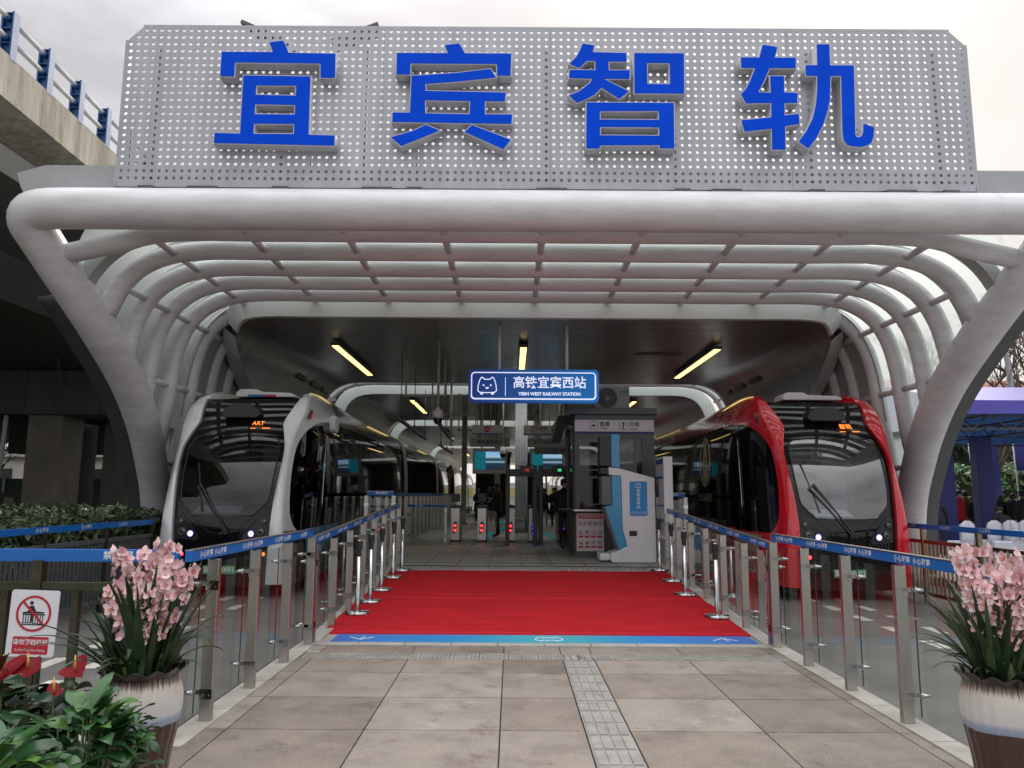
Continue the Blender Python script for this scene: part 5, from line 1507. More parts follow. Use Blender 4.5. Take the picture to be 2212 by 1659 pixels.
# centre column cluster
col = thing('steel_column', 'white fluted steel column on a dark slatted base behind the security gates', 'column', (0.36, 28, 0.3))
for k in range(4):
    MB().cyl((0.19 + k * 0.11, 28, 0.85), (0.19 + k * 0.11, 28, 5.25), 0.062, n=12).build('shaft', M_TUBE, col)
MB().box(0.05, 0.68, 27.75, 28.3, 0.3, 0.8).build('base', M_DARKSTEEL, col, bevel=0.02)
for x, y in ((-0.62, 34), (1.15, 34), (-2.2, 36), (2.6, 36)):
    r = thing('steel_post', 'slim grey steel post far behind the security gates', 'column', (x, y, 0.3), 'slim steel posts far along the platform')
    MB().box(x - 0.12, x + 0.12, y - 0.12, y + 0.12, 0.3, 5.25).build('shaft', M_FRAME, r)
    MB().box(x - 0.2, x + 0.2, y - 0.2, y + 0.2, 0.3, 0.36).build('foot_plate', M_FRAME, r)

# ------------------------------------------------------------------ ticket gates and security arches
def gate(label, led, head):
    r = thing('ticket_gate', label, 'ticket gate', (0, 0, 0), 'ticket gates across the platform')
    MB().box(-0.13, 0.13, 0, 1.25, 0.05, 0.96).build('cabinet', M_INOX, r, world=False, bevel=0.01)
    MB().box(-0.15, 0.15, -0.02, 1.27, 0.96, 1.03).build('top_plate', M_DARKSTEEL, r, world=False, bevel=0.01)
    MB().box(-0.14, 0.14, -0.01, 1.26, 0.0, 0.05).build('plinth', M_BLACKPLASTIC, r, world=False)
    MB().prism([(-0.07, 0.22), (0.05, 0.28), (0.07, 0.52), (0.03, 0.58), (-0.05, 0.54)], -0.006, -0.001).build('indicator', M_BLACKPLASTIC, r, world=False)
    f = MB()
    if led is M_REDLED:
        for z in (0.46, 0.33):
            for s_ in (-1, 1): f.beam((-0.035, -0.009, z - 0.035 * s_), (0.035, -0.009, z + 0.035 * s_), 0.02, 0.004, up=(0, 1, 0))
    else:
        for z in (0.50, 0.39, 0.26): f.box(-0.03, 0.03, -0.011, -0.007, z - 0.03, z + 0.03)
    f.build('signal', led, r, world=False)
    if head:
        MB().box(-0.12, 0.12, 0.1, 0.2, 1.13, 1.36).build('ticket_reader', M_BLACKPLASTIC, r, world=False, bevel=0.01)
        MB().cyl((0, 0.15, 1.0), (0, 0.15, 1.15), 0.02, n=8).build('reader_stem', M_CHROME, r, world=False)
    else:
        MB().box(-0.07, 0.07, 0.05, 0.25, 1.03, 1.06).build('card_pad', M_BLACKPLASTIC, r, world=False)
    gl = MB(); gl.add([(0.14, 0.5, 0.25), (0.42, 0.5, 0.3), (0.42, 0.5, 0.85), (0.14, 0.5, 0.9)], [(0, 1, 2, 3)]); gl.build('glass_flap', M_FENCEGLASS, r, world=False)
    return r
for x, led, hd, lb in ((-1.60, M_REDLED, True, 'leftmost ticket gate with red cross lights at the barrier end'), (-0.84, M_REDLED, True, 'ticket gate with red cross lights just left of the standing man'),
                       (-0.02, M_REDLED, False, 'ticket gate with red cross lights right of the standing man'), (0.63, M_BLUELED, False, 'ticket gate with blue lights between the security arches'),
                       (1.47, M_BLUELED, False, 'rightmost ticket gate with blue lights beside the booth')):
    g = gate(lb, led, hd); g.location = (x, 22.3, 0.30)
def arch(label, x0, x1, y, led):
    r = thing('security_arch', label, 'security arch', ((x0 + x1) / 2, y, 0.3), 'security arches before the gates')
    for x in (x0, x1):
        MB().box(x - 0.055, x + 0.055, y, y + 0.5, 0.3, 2.44).build('side_panel', mat('grey_arch_panel', (0.085, 0.083, 0.08), 0.5), r, bevel=0.015)
    MB().box(x0 + 0.056, x1 - 0.056, y + 0.03, y + 0.47, 2.14, 2.33).build('crossbar', mat('grey_arch_panel', (0.085, 0.083, 0.08), 0.5), r, bevel=0.01)
    MB().box((x0 + x1) / 2 - 0.04, (x0 + x1) / 2 + 0.26, y - 0.02, y + 0.028, 2.2, 2.42).build('control_unit', M_BLACKPLASTIC, r, bevel=0.01)
    MB().box((x0 + x1) / 2 + 0.1, (x0 + x1) / 2 + 0.2, y - 0.026, y - 0.021, 2.27, 2.34).build('readout', led, r)
    q = catmull([(x0, y + 0.2, 2.42), (x0 + 0.15, y + 0.2, 2.46), ((x0 + x1) / 2, y + 0.2, 2.38), (x1 - 0.15, y + 0.2, 2.46), (x1, y + 0.2, 2.42)], 5)
    MB().tube(q, 0.01, 6).build('cable', M_BLACKPLASTIC, r)
arch('left dark metal security arch with red readout', -0.10, 0.64, 20.9, mat('dim_red_readout', (0.5, 0.03, 0.03), 0.5, emis=0.3))
arch('right dark metal security arch with green readout beside the booth', 0.80, 1.50, 20.9, mat('dim_green_readout', (0.05, 0.6, 0.2), 0.5, emis=0.6))

# ------------------------------------------------------------------ ticket booth with air conditioner
M_BOOTH = mat('dark_grey_booth_cladding', (0.075, 0.08, 0.09), 0.38, vary=0.1, vscale=2)
BX0, BX1, BY0, BY1, FZ = 1.40, 3.16, 17.05, 19.7, 0.30
bo = thing('ticket_booth', 'dark grey ticket booth with white sign strip and glass windows', 'booth', (2.28, 17.05, FZ))
MB().box(BX0 - 0.12, BX1 + 0.06, BY0 - 0.12, BY1 + 0.1, 3.42, 3.56).build('roof', M_BOOTH, bo, bevel=0.01)
MB().prism([(BY0 + 0.15, 3.415), (BY1 + 0.6, 3.415), (BY1 + 0.6, 3.0)], BX0 - 0.35, BX0 - 0.121, axis='x').build('side_canopy', M_BOOTH, bo)
MB().box(BX0, BX1, BY0, BY0 + 0.08, 3.3, 3.42).build('roof_band', M_BOOTH, bo)
MB().box(BX0, BX1, BY0 + 0.005, BY0 + 0.08, 2.90, 3.0).build('lintel', M_BOOTH, bo)
MB().box(BX0 - 0.004, BX1 - 0.002, BY0 - 0.02, BY0 - 0.001, 3.045, 3.30).build('sign_strip', mat('pale_pink_grey_sign', (0.66, 0.61, 0.61), 0.45), bo)
MB().box(BX0 - 0.004, BX1 - 0.002, BY0 - 0.021, BY0 - 0.001, 3.00, 3.044).build('blue_edge', mat('navy_edge', (0.01, 0.02, 0.18), 0.5), bo)
MB().box(BX0, BX0 + 0.1, BY0, BY0 + 0.1, FZ, 2.90).build('corner_post', M_BOOTH, bo)
MB().box(BX1 - 0.27, BX1, BY0, BY0 + 0.1, FZ, 2.90).build('corner_post', M_BOOTH, bo)
MB().box(BX0, BX0 + 0.1, BY1 - 0.15, BY1, FZ, 3.3).build('corner_post', M_BOOTH, bo)
MB().box(BX0, BX0 + 0.09, BY0 + 0.55, BY0 + 0.8, FZ, 3.42).build('corner_post', M_BOOTH, bo)
MB().box(BX1 - 0.06, BX1, BY0 + 0.1, BY1, FZ, 3.42).build('side_wall', M_BOOTH, bo)
MB().box(BX0 + 0.1, BX1 - 0.27, BY0 + 0.01, BY0 + 0.1, FZ, 1.30).build('front_wall', M_BOOTH, bo)
MB().box(BX0 + 0.01, BX0 + 0.09, BY0 + 0.8, BY1 - 0.15, FZ, 1.28).build('front_wall', M_BOOTH, bo)
MB().box(BX0 + 0.1, BX1 - 0.06, BY1 - 0.06, BY1, FZ, 2.4).build('rear_wall', M_BOOTH, bo)
MB().box(BX0 + 0.1, BX1 - 0.06, BY0 + 0.1, BY1, 3.38, 3.41).build('booth_ceiling', M_BOOTH, bo)
g = MB(); g.add([(BX0 + 0.1, BY0 + 0.05, 1.34), (BX1 - 0.27, BY0 + 0.05, 1.34), (BX1 - 0.27, BY0 + 0.05, 2.9), (BX0 + 0.1, BY0 + 0.05, 2.9)], [(0, 1, 2, 3)]); g.build('front_window', M_BOOTHGLASS, bo)
g = MB(); g.add([(BX0 + 0.04, BY0 + 0.1, 1.34), (BX0 + 0.04, BY1 - 0.15, 1.34), (BX0 + 0.04, BY1 - 0.15, 2.9), (BX0 + 0.04, BY0 + 0.1, 2.9)], [(0, 1, 2, 3)]); g.build('side_window', M_BOOTHGLASS, bo)
MB().prism([(BX0 - 0.32, BY0 + 0.9), (BX0 - 0.32, BY0 + 0.2), (BX0 - 0.05, BY0 - 0.22), (BX0 + 0.75, BY0 - 0.22), (BX0 + 0.75, BY0 + 0.009), (BX0 - 0.001, BY0 + 0.009), (BX0 - 0.001, BY0 + 0.9)], 1.30, 1.335, axis='z').build('counter', M_INOX, bo)
MB().box(BX0 + 0.02, BX0 + 0.66, BY0 - 0.05, BY0 + 0.005, 1.12, 1.29).build('drawer_band', mat('dark_red_wood', (0.07, 0.025, 0.022), 0.5), bo)
MB().box(BX0 + 0.6, BX0 + 1.3, BY0 + 1.2, BY0 + 1.5, FZ, 2.25).build('cabinet', mat('grey_cabinet', (0.13, 0.14, 0.15), 0.5), bo)
MB().box(BX0 + 0.25, BX0 + 0.55, BY0 + 0.5, BY0 + 0.55, 1.38, 1.62).build('monitor', M_BLACKPLASTIC, bo)
yy = BY0 - 0.0225
def pict_frame(mb, x, z, s):
    for a in ((-s, -s + 0.008, -s, s), (s - 0.008, s, -s, s), (-s, s, s - 0.008, s), (-s, s, -s, -s + 0.008)):
        mb.box(x + a[0], x + a[1], yy - 0.002, yy, z + a[2], z + a[3])
f = MB(); pict_frame(f, 1.83, 3.175, 0.087)
f.prism([(1.775, 3.15), (1.78, 3.18), (1.81, 3.205), (1.84, 3.195), (1.85, 3.165), (1.82, 3.15)], yy - 0.002, yy)
f.beam((1.84, yy - 0.001, 3.15), (1.87, yy - 0.001, 3.205), 0.006, 0.002, up=(0, 1, 0)); f.beam((1.87, yy - 0.001, 3.205), (1.9, yy - 0.001, 3.185), 0.006, 0.002, up=(0, 1, 0)); f.beam((1.9, yy - 0.001, 3.185), (1.865, yy - 0.001, 3.14), 0.006, 0.002, up=(0, 1, 0))
f.build('ticket_pictogram', M_BLACK, bo)
f = MB(); pict_frame(f, 2.475, 3.17, 0.088); f.build('question_frame', M_BLACK, bo)
text(bo, '?', 0.19, (2.475, yy - 0.001, 3.168), M_BLACK, bold=0.006)
text(bo, '售票', 0.118, (2.065, yy, 3.20), M_BLACK, bold=0.002); text(bo, 'Tickets', 0.055, (2.05, yy, 3.112), M_BLACK, bold=0.0012)
text(bo, '问询', 0.118, (2.715, yy, 3.20), M_BLACK, bold=0.002); text(bo, 'Enquiry', 0.055, (2.705, yy, 3.10), M_BLACK, bold=0.0012)
# prohibition poster on the booth front
po = thing('rules_poster', 'white poster with rows of red prohibition rings on the booth front', 'poster', (1.73, BY0 - 0.06, 0.46))
PX0, PX1, PZ0, PZ1, py = 1.42, 2.02, 0.52, 1.13, BY0 - 0.055
PZ0 = 0.44
MB().box(PX0, PX1, py, py + 0.012, PZ0, PZ1 + 0.12).build('poster_board', mat('poster_board_grey_frame', (0.40, 0.41, 0.42), 0.5), po)
MB().box(PX0 + 0.012, PX1 - 0.012, py - 0.003, py - 0.0005, PZ0 + 0.012, PZ1 + 0.108).build('poster_sheet', mat('poster_sheet', (0.55, 0.53, 0.54), 0.5), po)
MB().box(PX0 + 0.035, PX1 - 0.035, py - 0.005, py - 0.0032, PZ1 + 0.005, PZ1 + 0.085).build('header', M_REDINK, po)
text(po, '严禁携带易燃易爆等危险品进站', 0.036, ((PX0 + PX1) / 2, py - 0.0055, PZ1 + 0.05), M_WHITE)
w_ = PX1 - PX0 - 0.06
ic = MB(); bl = MB(); rbs = {1: MB(), 2: MB()}
for row, (nn_, zc) in enumerate(((5, 1.03), (4, 0.84), (4, 0.62))):
    for k in range(nn_):
        x = PX0 + 0.03 + w_ * (k + 0.5) / nn_
        o = Vector((x, py - 0.005, zc)); r_ = 0.046 if nn_ == 5 else 0.052
        ring_bar(ic, o, Vector((1, 0, 0)), Vector((0, 0, 1)), r_, 0.16, (k + row) % 3 != 1)
        random.seed(k * 7 + row)
        pts = sorted([(random.uniform(0, 2 * PI), random.uniform(0.4, 0.75)) for _ in range(7)])
        bl.prism([(x + r_ * q * math.cos(a), zc + r_ * q * math.sin(a)) for a, q in pts], py - 0.0042, py - 0.0032)
        if row: rbs[row].box(x - 0.055, x + 0.055, py - 0.005, py - 0.0032, zc - 0.108, zc - 0.066)
ic.build('prohibition_rings', M_REDINK, po); bl.build('prohibition_figures', M_BLACK, po); [q_.build('caption_bars', M_REDINK, po) for q_ in rbs.values()]
random.seed(11)
# air conditioner outdoor unit
acx0, acx1, acy, acz = 1.97, 2.76, 17.9, 3.60
ac = thing('air_conditioner', 'grey outdoor air conditioner unit with round fan on the booth roof', 'air conditioner', (2.37, 17.9, 3.57))
ACM = mat('grey_white_ac_case', (0.42, 0.42, 0.41), 0.5, vary=0.08)
MB().box(acx0, acx1, acy, acy + 0.32, acz + 0.03, acz + 0.57).build('case', ACM, ac, bevel=0.015)
fc = Vector((acx0 + 0.26, acy - 0.002, acz + 0.30))
MB().lathe([(0.255, 0.0), (0.255, -0.012), (0.24, -0.014), (0.235, 0.0)], tuple(fc), 32, axis='y').build('fan_rim', ACM, ac)
MB().lathe([(0.001, -0.002), (0.235, -0.003)], tuple(fc), 32, axis='y').build('fan_opening', M_BLACKPLASTIC, ac)
fb = MB()
for k in range(3):
    a = k * 2 * PI / 3
    pts = [(fc.x + math.cos(a + t) * r_, fc.z + math.sin(a + t) * r_) for r_, t in ((0.05, -0.2), (0.2, -0.5), (0.21, 0.15), (0.06, 0.4))]
    fb.prism(pts, fc.y - 0.006, fc.y - 0.004)
fb.build('fan_blades', M_DARKSTEEL, ac)
gr = MB()
for r_ in (0.09, 0.13, 0.17, 0.21): gr.tube([(fc.x + r_ * math.cos(k * PI / 16), fc.y - 0.016, fc.z + r_ * math.sin(k * PI / 16)) for k in range(33)], 0.003, 5, caps=False)
gr.cyl((fc.x, fc.y - 0.02, fc.z), (fc.x, fc.y - 0.012, fc.z), 0.065, n=18)
gr.build('fan_grille', mat('grille_grey', (0.25, 0.25, 0.25), 0.5), ac)
text(ac, 'AUX', 0.10, (acx0 + 0.65, acy - 0.003, acz + 0.45), M_BAND, bold=0.004); text(ac, '奥克斯', 0.04, (acx0 + 0.65, acy - 0.003, acz + 0.37), M_DARKSTEEL)
for x in (acx0 + 0.1, acx1 - 0.1): MB().box(x - 0.03, x + 0.03, acy, acy + 0.32, 3.56, acz + 0.03).build('foot', M_DARKSTEEL, ac)

# self-service ticket machine
km = thing('ticket_machine', 'white and blue self service ticket machine standing in front of the booth', 'ticket machine', (2.5, 15.9, FZ))
KB = mat('machine_blue_panel', (0.05, 0.31, 0.58), 0.35, coat=0.3); KW = mat('machine_white_panel', (0.74, 0.74, 0.76), 0.4, vary=0.04)
def zp(px, pz): return (1.05 * 0 + px, pz)
white = [(2.06, 0.30), (2.95, 0.30), (2.94, 2.0), (2.22, 2.19), (2.0, 2.22), (2.0, 2.06), (2.25, 2.04), (2.27, 0.95), (2.36, 0.62), (2.10, 0.50), (2.02, 0.49), (2.02, 0.34)]
MB().prism(white, 15.9, 16.5).build('body', KW, km, bevel=0.012)
blue = [(2.06, 2.23), (2.23, 2.195), (2.24, 2.90), (2.06, 2.90)]
MB().prism(blue, 15.93, 16.47).build('screen_column', KB, km, bevel=0.01)
lowb = [(2.06, 2.05), (2.245, 2.035), (2.262, 0.95), (2.35, 0.615), (2.20, 0.53), (1.92, 1.42), (2.07, 1.44)]
MB().prism(lowb, 15.91, 16.49).build('control_panel', KB, km, bevel=0.008)
MB().box(1.83, 2.055, 15.96, 16.44, 2.25, 2.86).build('upper_screen', M_BLACKPLASTIC, km)
MB().prism([(1.86, 2.03), (2.055, 2.03), (2.065, 1.45), (1.86, 1.45)], 15.96, 16.44).build('lower_screen', mat('dark_screen', (0.012, 0.03, 0.045), 0.1, coat=0.6), km)
MB().box(1.84, 1.995, 15.92, 16.48, 2.09, 2.2).build('speaker_bar', M_BLACKPLASTIC, km)
MB().add([(1.915, 15.93, 1.41), (1.915, 16.47, 1.41), (2.18, 16.47, 0.56), (2.18, 15.93, 0.56)], [(0, 1, 2, 3)]).build('ticket_tray', mat('grey_tray', (0.16, 0.17, 0.19), 0.4), km, solid=0.02)
MB().box(1.80, 2.02, 15.95, 16.5, 0.33, 0.47).build('foot', KW, km, bevel=0.03)
ky = 15.898
b = MB(); b.prism([(2.60 + a, 1.58 + z) for a, z in rrect(0.36, 0.70, 0.035)], ky - 0.003, ky - 0.0005); kl = b.build('blue_label', mat('machine_label_blue', (0.01, 0.24, 0.58), 0.4), km)
e = MB(); emblem(e, (2.60, ky - 0.004, 1.84), (1, 0, 0), (0, 0, 1), 0.10, 0.09); e.build('emblem', M_WHITE, kl)
for i, ch in enumerate('自助售票机'): text(kl, ch, 0.075, (2.60, ky - 0.004, 1.735 - i * 0.083), M_WHITE, bold=0.001)
f = MB()
for k in range(4): 
    x = 2.48 + k * 0.08
    f.box(x - 0.024, x + 0.024, ky - 0.005, ky - 0.0032, 1.27, 1.276); f.box(x - 0.024, x + 0.024, ky - 0.005, ky - 0.0032, 1.31, 1.316)
    f.box(x - 0.024, x - 0.018, ky - 0.005, ky - 0.0032, 1.276, 1.31); f.box(x + 0.018, x + 0.024, ky - 0.005, ky - 0.0032, 1.276, 1.31)
f.build('small_icons', M_WHITE, kl)
MB().box(2.40, 2.56, ky - 0.006, ky - 0.0005, 0.83, 0.93).build('vent', M_BLACKPLASTIC, km)
MB().box(2.06, 2.93, 15.93, 16.47, 0.285, 0.302).build('plinth', M_BLACKPLASTIC, km)

# information panel seen almost edge-on
ip = thing('information_panel', 'tall white double sided information panel with blue headings, seen edge on beside the booth', 'information panel', (3.1, 15.6, FZ))
MB().box(3.04, 3.22, 15.45, 16.35, 0.78, 2.42).build('panel', mat('panel_white', (0.72, 0.72, 0.74), 0.4, vary=0.04), ip, bevel=0.01)
ps = MB(); X_ = 3.036
MB().add([(X_, 15.5, 0.85), (X_, 16.3, 0.85), (X_, 16.3, 2.38), (X_, 15.5, 2.38)], [(0, 3, 2, 1)]).build('printed_sheet', mat('printed_sheet_grey', (0.45, 0.46, 0.50), 0.5), ip)
for z0, z1 in ((2.28, 2.38), (1.98, 2.03), (1.42, 1.47), (1.12, 1.18)):
    ps.box(X_ - 0.003, X_ - 0.001, 15.5, 16.3, z0, z1)
ps.build('blue_headings', mat('heading_blue', (0.02, 0.07, 0.25), 0.5), ip)
ln = MB()
for k in range(9):
    ln.box(X_ - 0.003, X_ - 0.001, 15.56, 16.1 + 0.015 * (k % 4), 1.08 - k * 0.024, 1.086 - k * 0.024)
ln.build('text_lines', M_DARKSTEEL, ip)
for y in (15.52, 16.2): MB().box(3.08, 3.18, y, y + 0.06, FZ, 0.78).build('leg', M_FRAME, ip)

# red pompon by the booth
rpm = thing('red_cloth_flower', 'red cloth flower tied to a post at the booth corner', 'cloth flower', (1.37, 20.2, 0.6))
f = MB()
for k in range(60):
    a, b_ = random.uniform(0, 2 * PI), random.uniform(-0.3, 1.2)
    d = Vector((math.cos(a) * math.cos(b_), math.sin(a) * math.cos(b_), math.sin(b_) * 0.55))
    c0 = Vector((1.37, 20.2, 0.62)) + d * 0.10
    s_ = d.cross(Vector((0, 0, 1))).normalized() * 0.05
    f.add([c0 - s_, c0 + s_, c0 + d * 0.16 + s_ * 1.3, c0 + d * 0.19, c0 + d * 0.16 - s_ * 1.3], [(0, 1, 2, 3, 4)])
f.build('petals', M_REDINK, rpm); MB().cyl((1.37, 20.2, 0.3), (1.37, 20.2, 0.64), 0.03, n=8).build('stand', M_DARKSTEEL, rpm)

# ------------------------------------------------------------------ plants and flower pots
random.seed(23)
def leaf_mat(name, c, rough=0.35, spec=0.5):
    fresh = name not in MATS
    m = mat(name, c, rough, vary=0.35, vscale=7, spec=spec, two=tuple(x * 1.5 for x in c), bump=0.12, bscale=45)
    if fresh:                    # every leaf a slightly different green
        t = m.node_tree; b = t.nodes['Principled BSDF']
        src = b.inputs['Base Color'].links[0].from_socket
        g = N(t, 'ShaderNodeNewGeometry'); r = N(t, 'ShaderNodeValToRGB')
        r.color_ramp.elements[0].color = (0.52, 0.56, 0.55, 1); r.color_ramp.elements[1].color = (1.45, 1.32, 1.0, 1)
        e = r.color_ramp.elements.new(0.6); e.color = (0.95, 0.95, 0.95, 1)
        t.links.new(g.outputs['Random Per Island'], r.inputs[0])
        x = N(t, 'ShaderNodeMix', data_type='RGBA', blend_type='MULTIPLY'); x.inputs[0].default_value = 1.0
        t.links.new(src, x.inputs[6]); t.links.new(r.outputs[0], x.inputs[7]); t.links.new(x.outputs[2], b.inputs['Base Color'])
    return m
M_BLADE = leaf_mat('orchid_leaf_green', (0.030, 0.062, 0.028), 0.42)
M_LILY = leaf_mat('peace_lily_green', (0.024, 0.085, 0.026), 0.30)
M_LILYNEW = leaf_mat('young_leaf_green', (0.070, 0.17, 0.030), 0.35)
M_STEM = leaf_mat('stem_green', (0.10, 0.15, 0.045), 0.5)
M_ANTH = mat('anthurium_red', (0.19, 0.004, 0.010), 0.5, spec=0.15, vary=0.25, vscale=12)
M_SPADIX = mat('spadix_yellow', (0.75, 0.42, 0.12), 0.5)
def petal_mat():
    m = bpy.data.materials.new('pink_petal'); m.use_nodes = True
    t = m.node_tree; b = t.nodes['Principled BSDF']; b.inputs['Roughness'].default_value = 0.6
    g = N(t, 'ShaderNodeNewGeometry')
    r = N(t, 'ShaderNodeValToRGB'); r.color_ramp.elements[0].color = (0.80, 0.44, 0.50, 1); r.color_ramp.elements[1].color = (0.86, 0.70, 0.70, 1)
    t.links.new(g.outputs['Random Per Island'], r.inputs[0]); t.links.new(r.outputs[0], b.inputs['Base Color'])
    b.inputs['Subsurface Weight'].default_value = 0.15; b.inputs['Subsurface Radius'].default_value = (0.02, 0.01, 0.01)
    return m
M_PETAL = petal_mat()
M_LIP = mat('crimson_lip', (0.30, 0.015, 0.05), 0.5, vary=0.4, vscale=40, two=(0.62, 0.28, 0.14))
def blade(mb, base, az, el, length, width, droop, kind='blade', fold=0.35, twist=0.0, nseg=9, mi=0, wav=0.0):
    """One leaf: a folded strip that starts at base and bends over."""
    p = Vector(base); rows = []
    ph = random.uniform(0, 6)
    for i in range(nseg + 1):
        t = i / nseg
        e = el - droop * t * t
        d = Vector((math.cos(az) * math.cos(e), math.sin(az) * math.cos(e), math.sin(e)))
        sd = Vector((-math.sin(az), math.cos(az), 0))
        up = sd.cross(d) * -1
        if up.z < 0 and e < PI / 2: up = -up
        sd2 = sd * math.cos(twist * t) + up * math.sin(twist * t)
        if kind == 'blade': w = width * min(1, 0.55 + 2.2 * t) * (1 - t ** 2.4) ** 0.8 if t < 1 else 0
        else: w = width * (math.sin(PI * min(1, t * 1.02 + 0.02)) ** 0.75) * (1.25 - 0.55 * t) if t < 0.995 else 0
        wv = wav * math.sin(ph + t * 9) * width
        rows.append([p + sd2 * w + up * (abs(w) * fold + wv), p + up * 0.0, p - sd2 * w + up * (abs(w) * fold - wv)])
        p = p + d * (length / nseg)
    mb.grid(rows, mi)
def flower(mb, c, n, s, lipmi=1):
    """A cymbidium bloom: five cupped petals round a dark lip."""
    n = Vector(n).normalized()
    a = Vector((0, 0, 1)) if abs(n.z) < 0.9 else Vector((1, 0, 0))
    X = n.cross(a).normalized(); Y = X.cross(n) * -1
    if Y.z < 0: Y = -Y
    opn = random.uniform(0.35, 1.0)
    for k, (ang, w) in enumerate(((90, 0.36), (18, 0.34), (162, 0.34), (-50, 0.34), (-130, 0.34))):
        an = math.radians(ang + random.uniform(-8, 8))
        r = X * math.cos(an) + Y * math.sin(an); t = n.cross(r)
        tip = r * (0.95 * opn + 0.1) + n * (0.75 * (1 - opn) + 0.05)
        mid = r * (0.55 * opn + 0.12) + n * (0.42 * (1.15 - opn))
        b0 = c + r * 0.06 * s
        vs = [b0 - t * 0.08 * s, b0 + t * 0.08 * s, c + (mid + t * w + n * 0.10) * s, c + (tip + t * w * 0.45) * s, c + (tip * 1.08) * s, c + (tip - t * w * 0.45) * s, c + (mid - t * w + n * 0.10) * s, c + mid * s]
        mb.add(vs, [(0, 1, 2, 7), (7, 2, 3, 4), (7, 4, 5, 6), (0, 7, 6)], 0, True)
    if opn > 0.5:
        l = c + n * 0.30 * s - Y * 0.10 * s
        vs = [c + X * 0.12 * s, c - X * 0.12 * s, l - X * 0.28 * s + n * 0.1 * s, l - Y * 0.26 * s + n * 0.18 * s, l + X * 0.28 * s + n * 0.1 * s, l + n * 0.02 * s]
        mb.add(vs, [(0, 5, 1), (1, 5, 2), (2, 5, 3), (3, 5, 4), (4, 5, 0)], lipmi, True)
def glaze_mat():
    m = bpy.data.materials.new('drip_glazed_pot'); m.use_nodes = True
    t = m.node_tree; b = t.nodes['Principled BSDF']; b.inputs['Roughness'].default_value = 0.16; b.inputs['Coat Weight'].default_value = 0.4
    tcx = N(t, 'ShaderNodeTexCoord'); sp = N(t, 'ShaderNodeSeparateXYZ'); t.links.new(tcx.outputs['Object'], sp.inputs[0])
    at = N(t, 'ShaderNodeMath', operation='ARCTAN2'); t.links.new(sp.outputs[1], at.inputs[0]); t.links.new(sp.outputs[0], at.inputs[1])
    cb = N(t, 'ShaderNodeCombineXYZ'); sc2 = N(t, 'ShaderNodeMath', operation='MULTIPLY'); sc2.inputs[1].default_value = 14.0
    t.links.new(at.outputs[0], sc2.inputs[0]); t.links.new(sc2.outputs[0], cb.inputs[0])
    zz = N(t, 'ShaderNodeMath', operation='MULTIPLY'); zz.inputs[1].default_value = 3.0; t.links.new(sp.outputs[2], zz.inputs[0]); t.links.new(zz.outputs[0], cb.inputs[2])
    nn = N(t, 'ShaderNodeTexNoise'); nn.inputs['Scale'].default_value = 1.0; nn.inputs['Detail'].default_value = 3; t.links.new(cb.outputs[0], nn.inputs['Vector'])
    n3 = N(t, 'ShaderNodeTexNoise'); n3.inputs['Scale'].default_value = 7.0; t.links.new(tcx.outputs['Object'], n3.inputs['Vector'])
    ma = N(t, 'ShaderNodeMath', operation='MULTIPLY_ADD'); ma.inputs[1].default_value = 0.11; t.links.new(nn.outputs['Fac'], ma.inputs[0])
    m4 = N(t, 'ShaderNodeMath', operation='MULTIPLY_ADD'); m4.inputs[1].default_value = 0.02; t.links.new(n3.outputs['Fac'], m4.inputs[0]); t.links.new(sp.outputs[2], m4.inputs[2])
    t.links.new(m4.outputs[0], ma.inputs[2])
    r = N(t, 'ShaderNodeValToRGB')
    mr = N(t, 'ShaderNodeMapRange'); mr.inputs[1].default_value, mr.inputs[2].default_value = 0.40, 0.80
    # the lower glaze line is even, the upper one drips
    ge = N(t, 'ShaderNodeMath', operation='GREATER_THAN'); ge.inputs[1].default_value = 0.57; t.links.new(sp.outputs[2], ge.inputs[0])
    mxx = N(t, 'ShaderNodeMix', data_type='FLOAT'); t.links.new(ge.outputs[0], mxx.inputs[0]); t.links.new(m4.outputs[0], mxx.inputs[2]); t.links.new(ma.outputs[0], mxx.inputs[3])
    t.links.new(mxx.outputs[0], mr.inputs[0]); t.links.new(mr.outputs[0], r.inputs[0])
    el = r.color_ramp.elements
    el[0].position, el[0].color = 0.0, (0.055, 0.022, 0.022, 1)
    el[1].position, el[1].color = 1.0, (0.014, 0.010, 0.010, 1)
    for p, c in ((0.125, (0.055, 0.022, 0.022)), (0.14, (0.24, 0.30, 0.40)), (0.21, (0.30, 0.37, 0.47)), (0.27, (0.58, 0.58, 0.58)), (0.74, (0.60, 0.57, 0.51)), (0.80, (0.22, 0.17, 0.14)), (0.86, (0.022, 0.014, 0.014))):
        e = el.new(p); e.color = (*c, 1)
    t.links.new(r.outputs[0], b.inputs['Base Color'])
    return m
M_GLAZE = glaze_mat()
M_SOIL = mat('dark_potting_bark', (0.03, 0.022, 0.016), 0.95, vary=0.4, vscale=20)
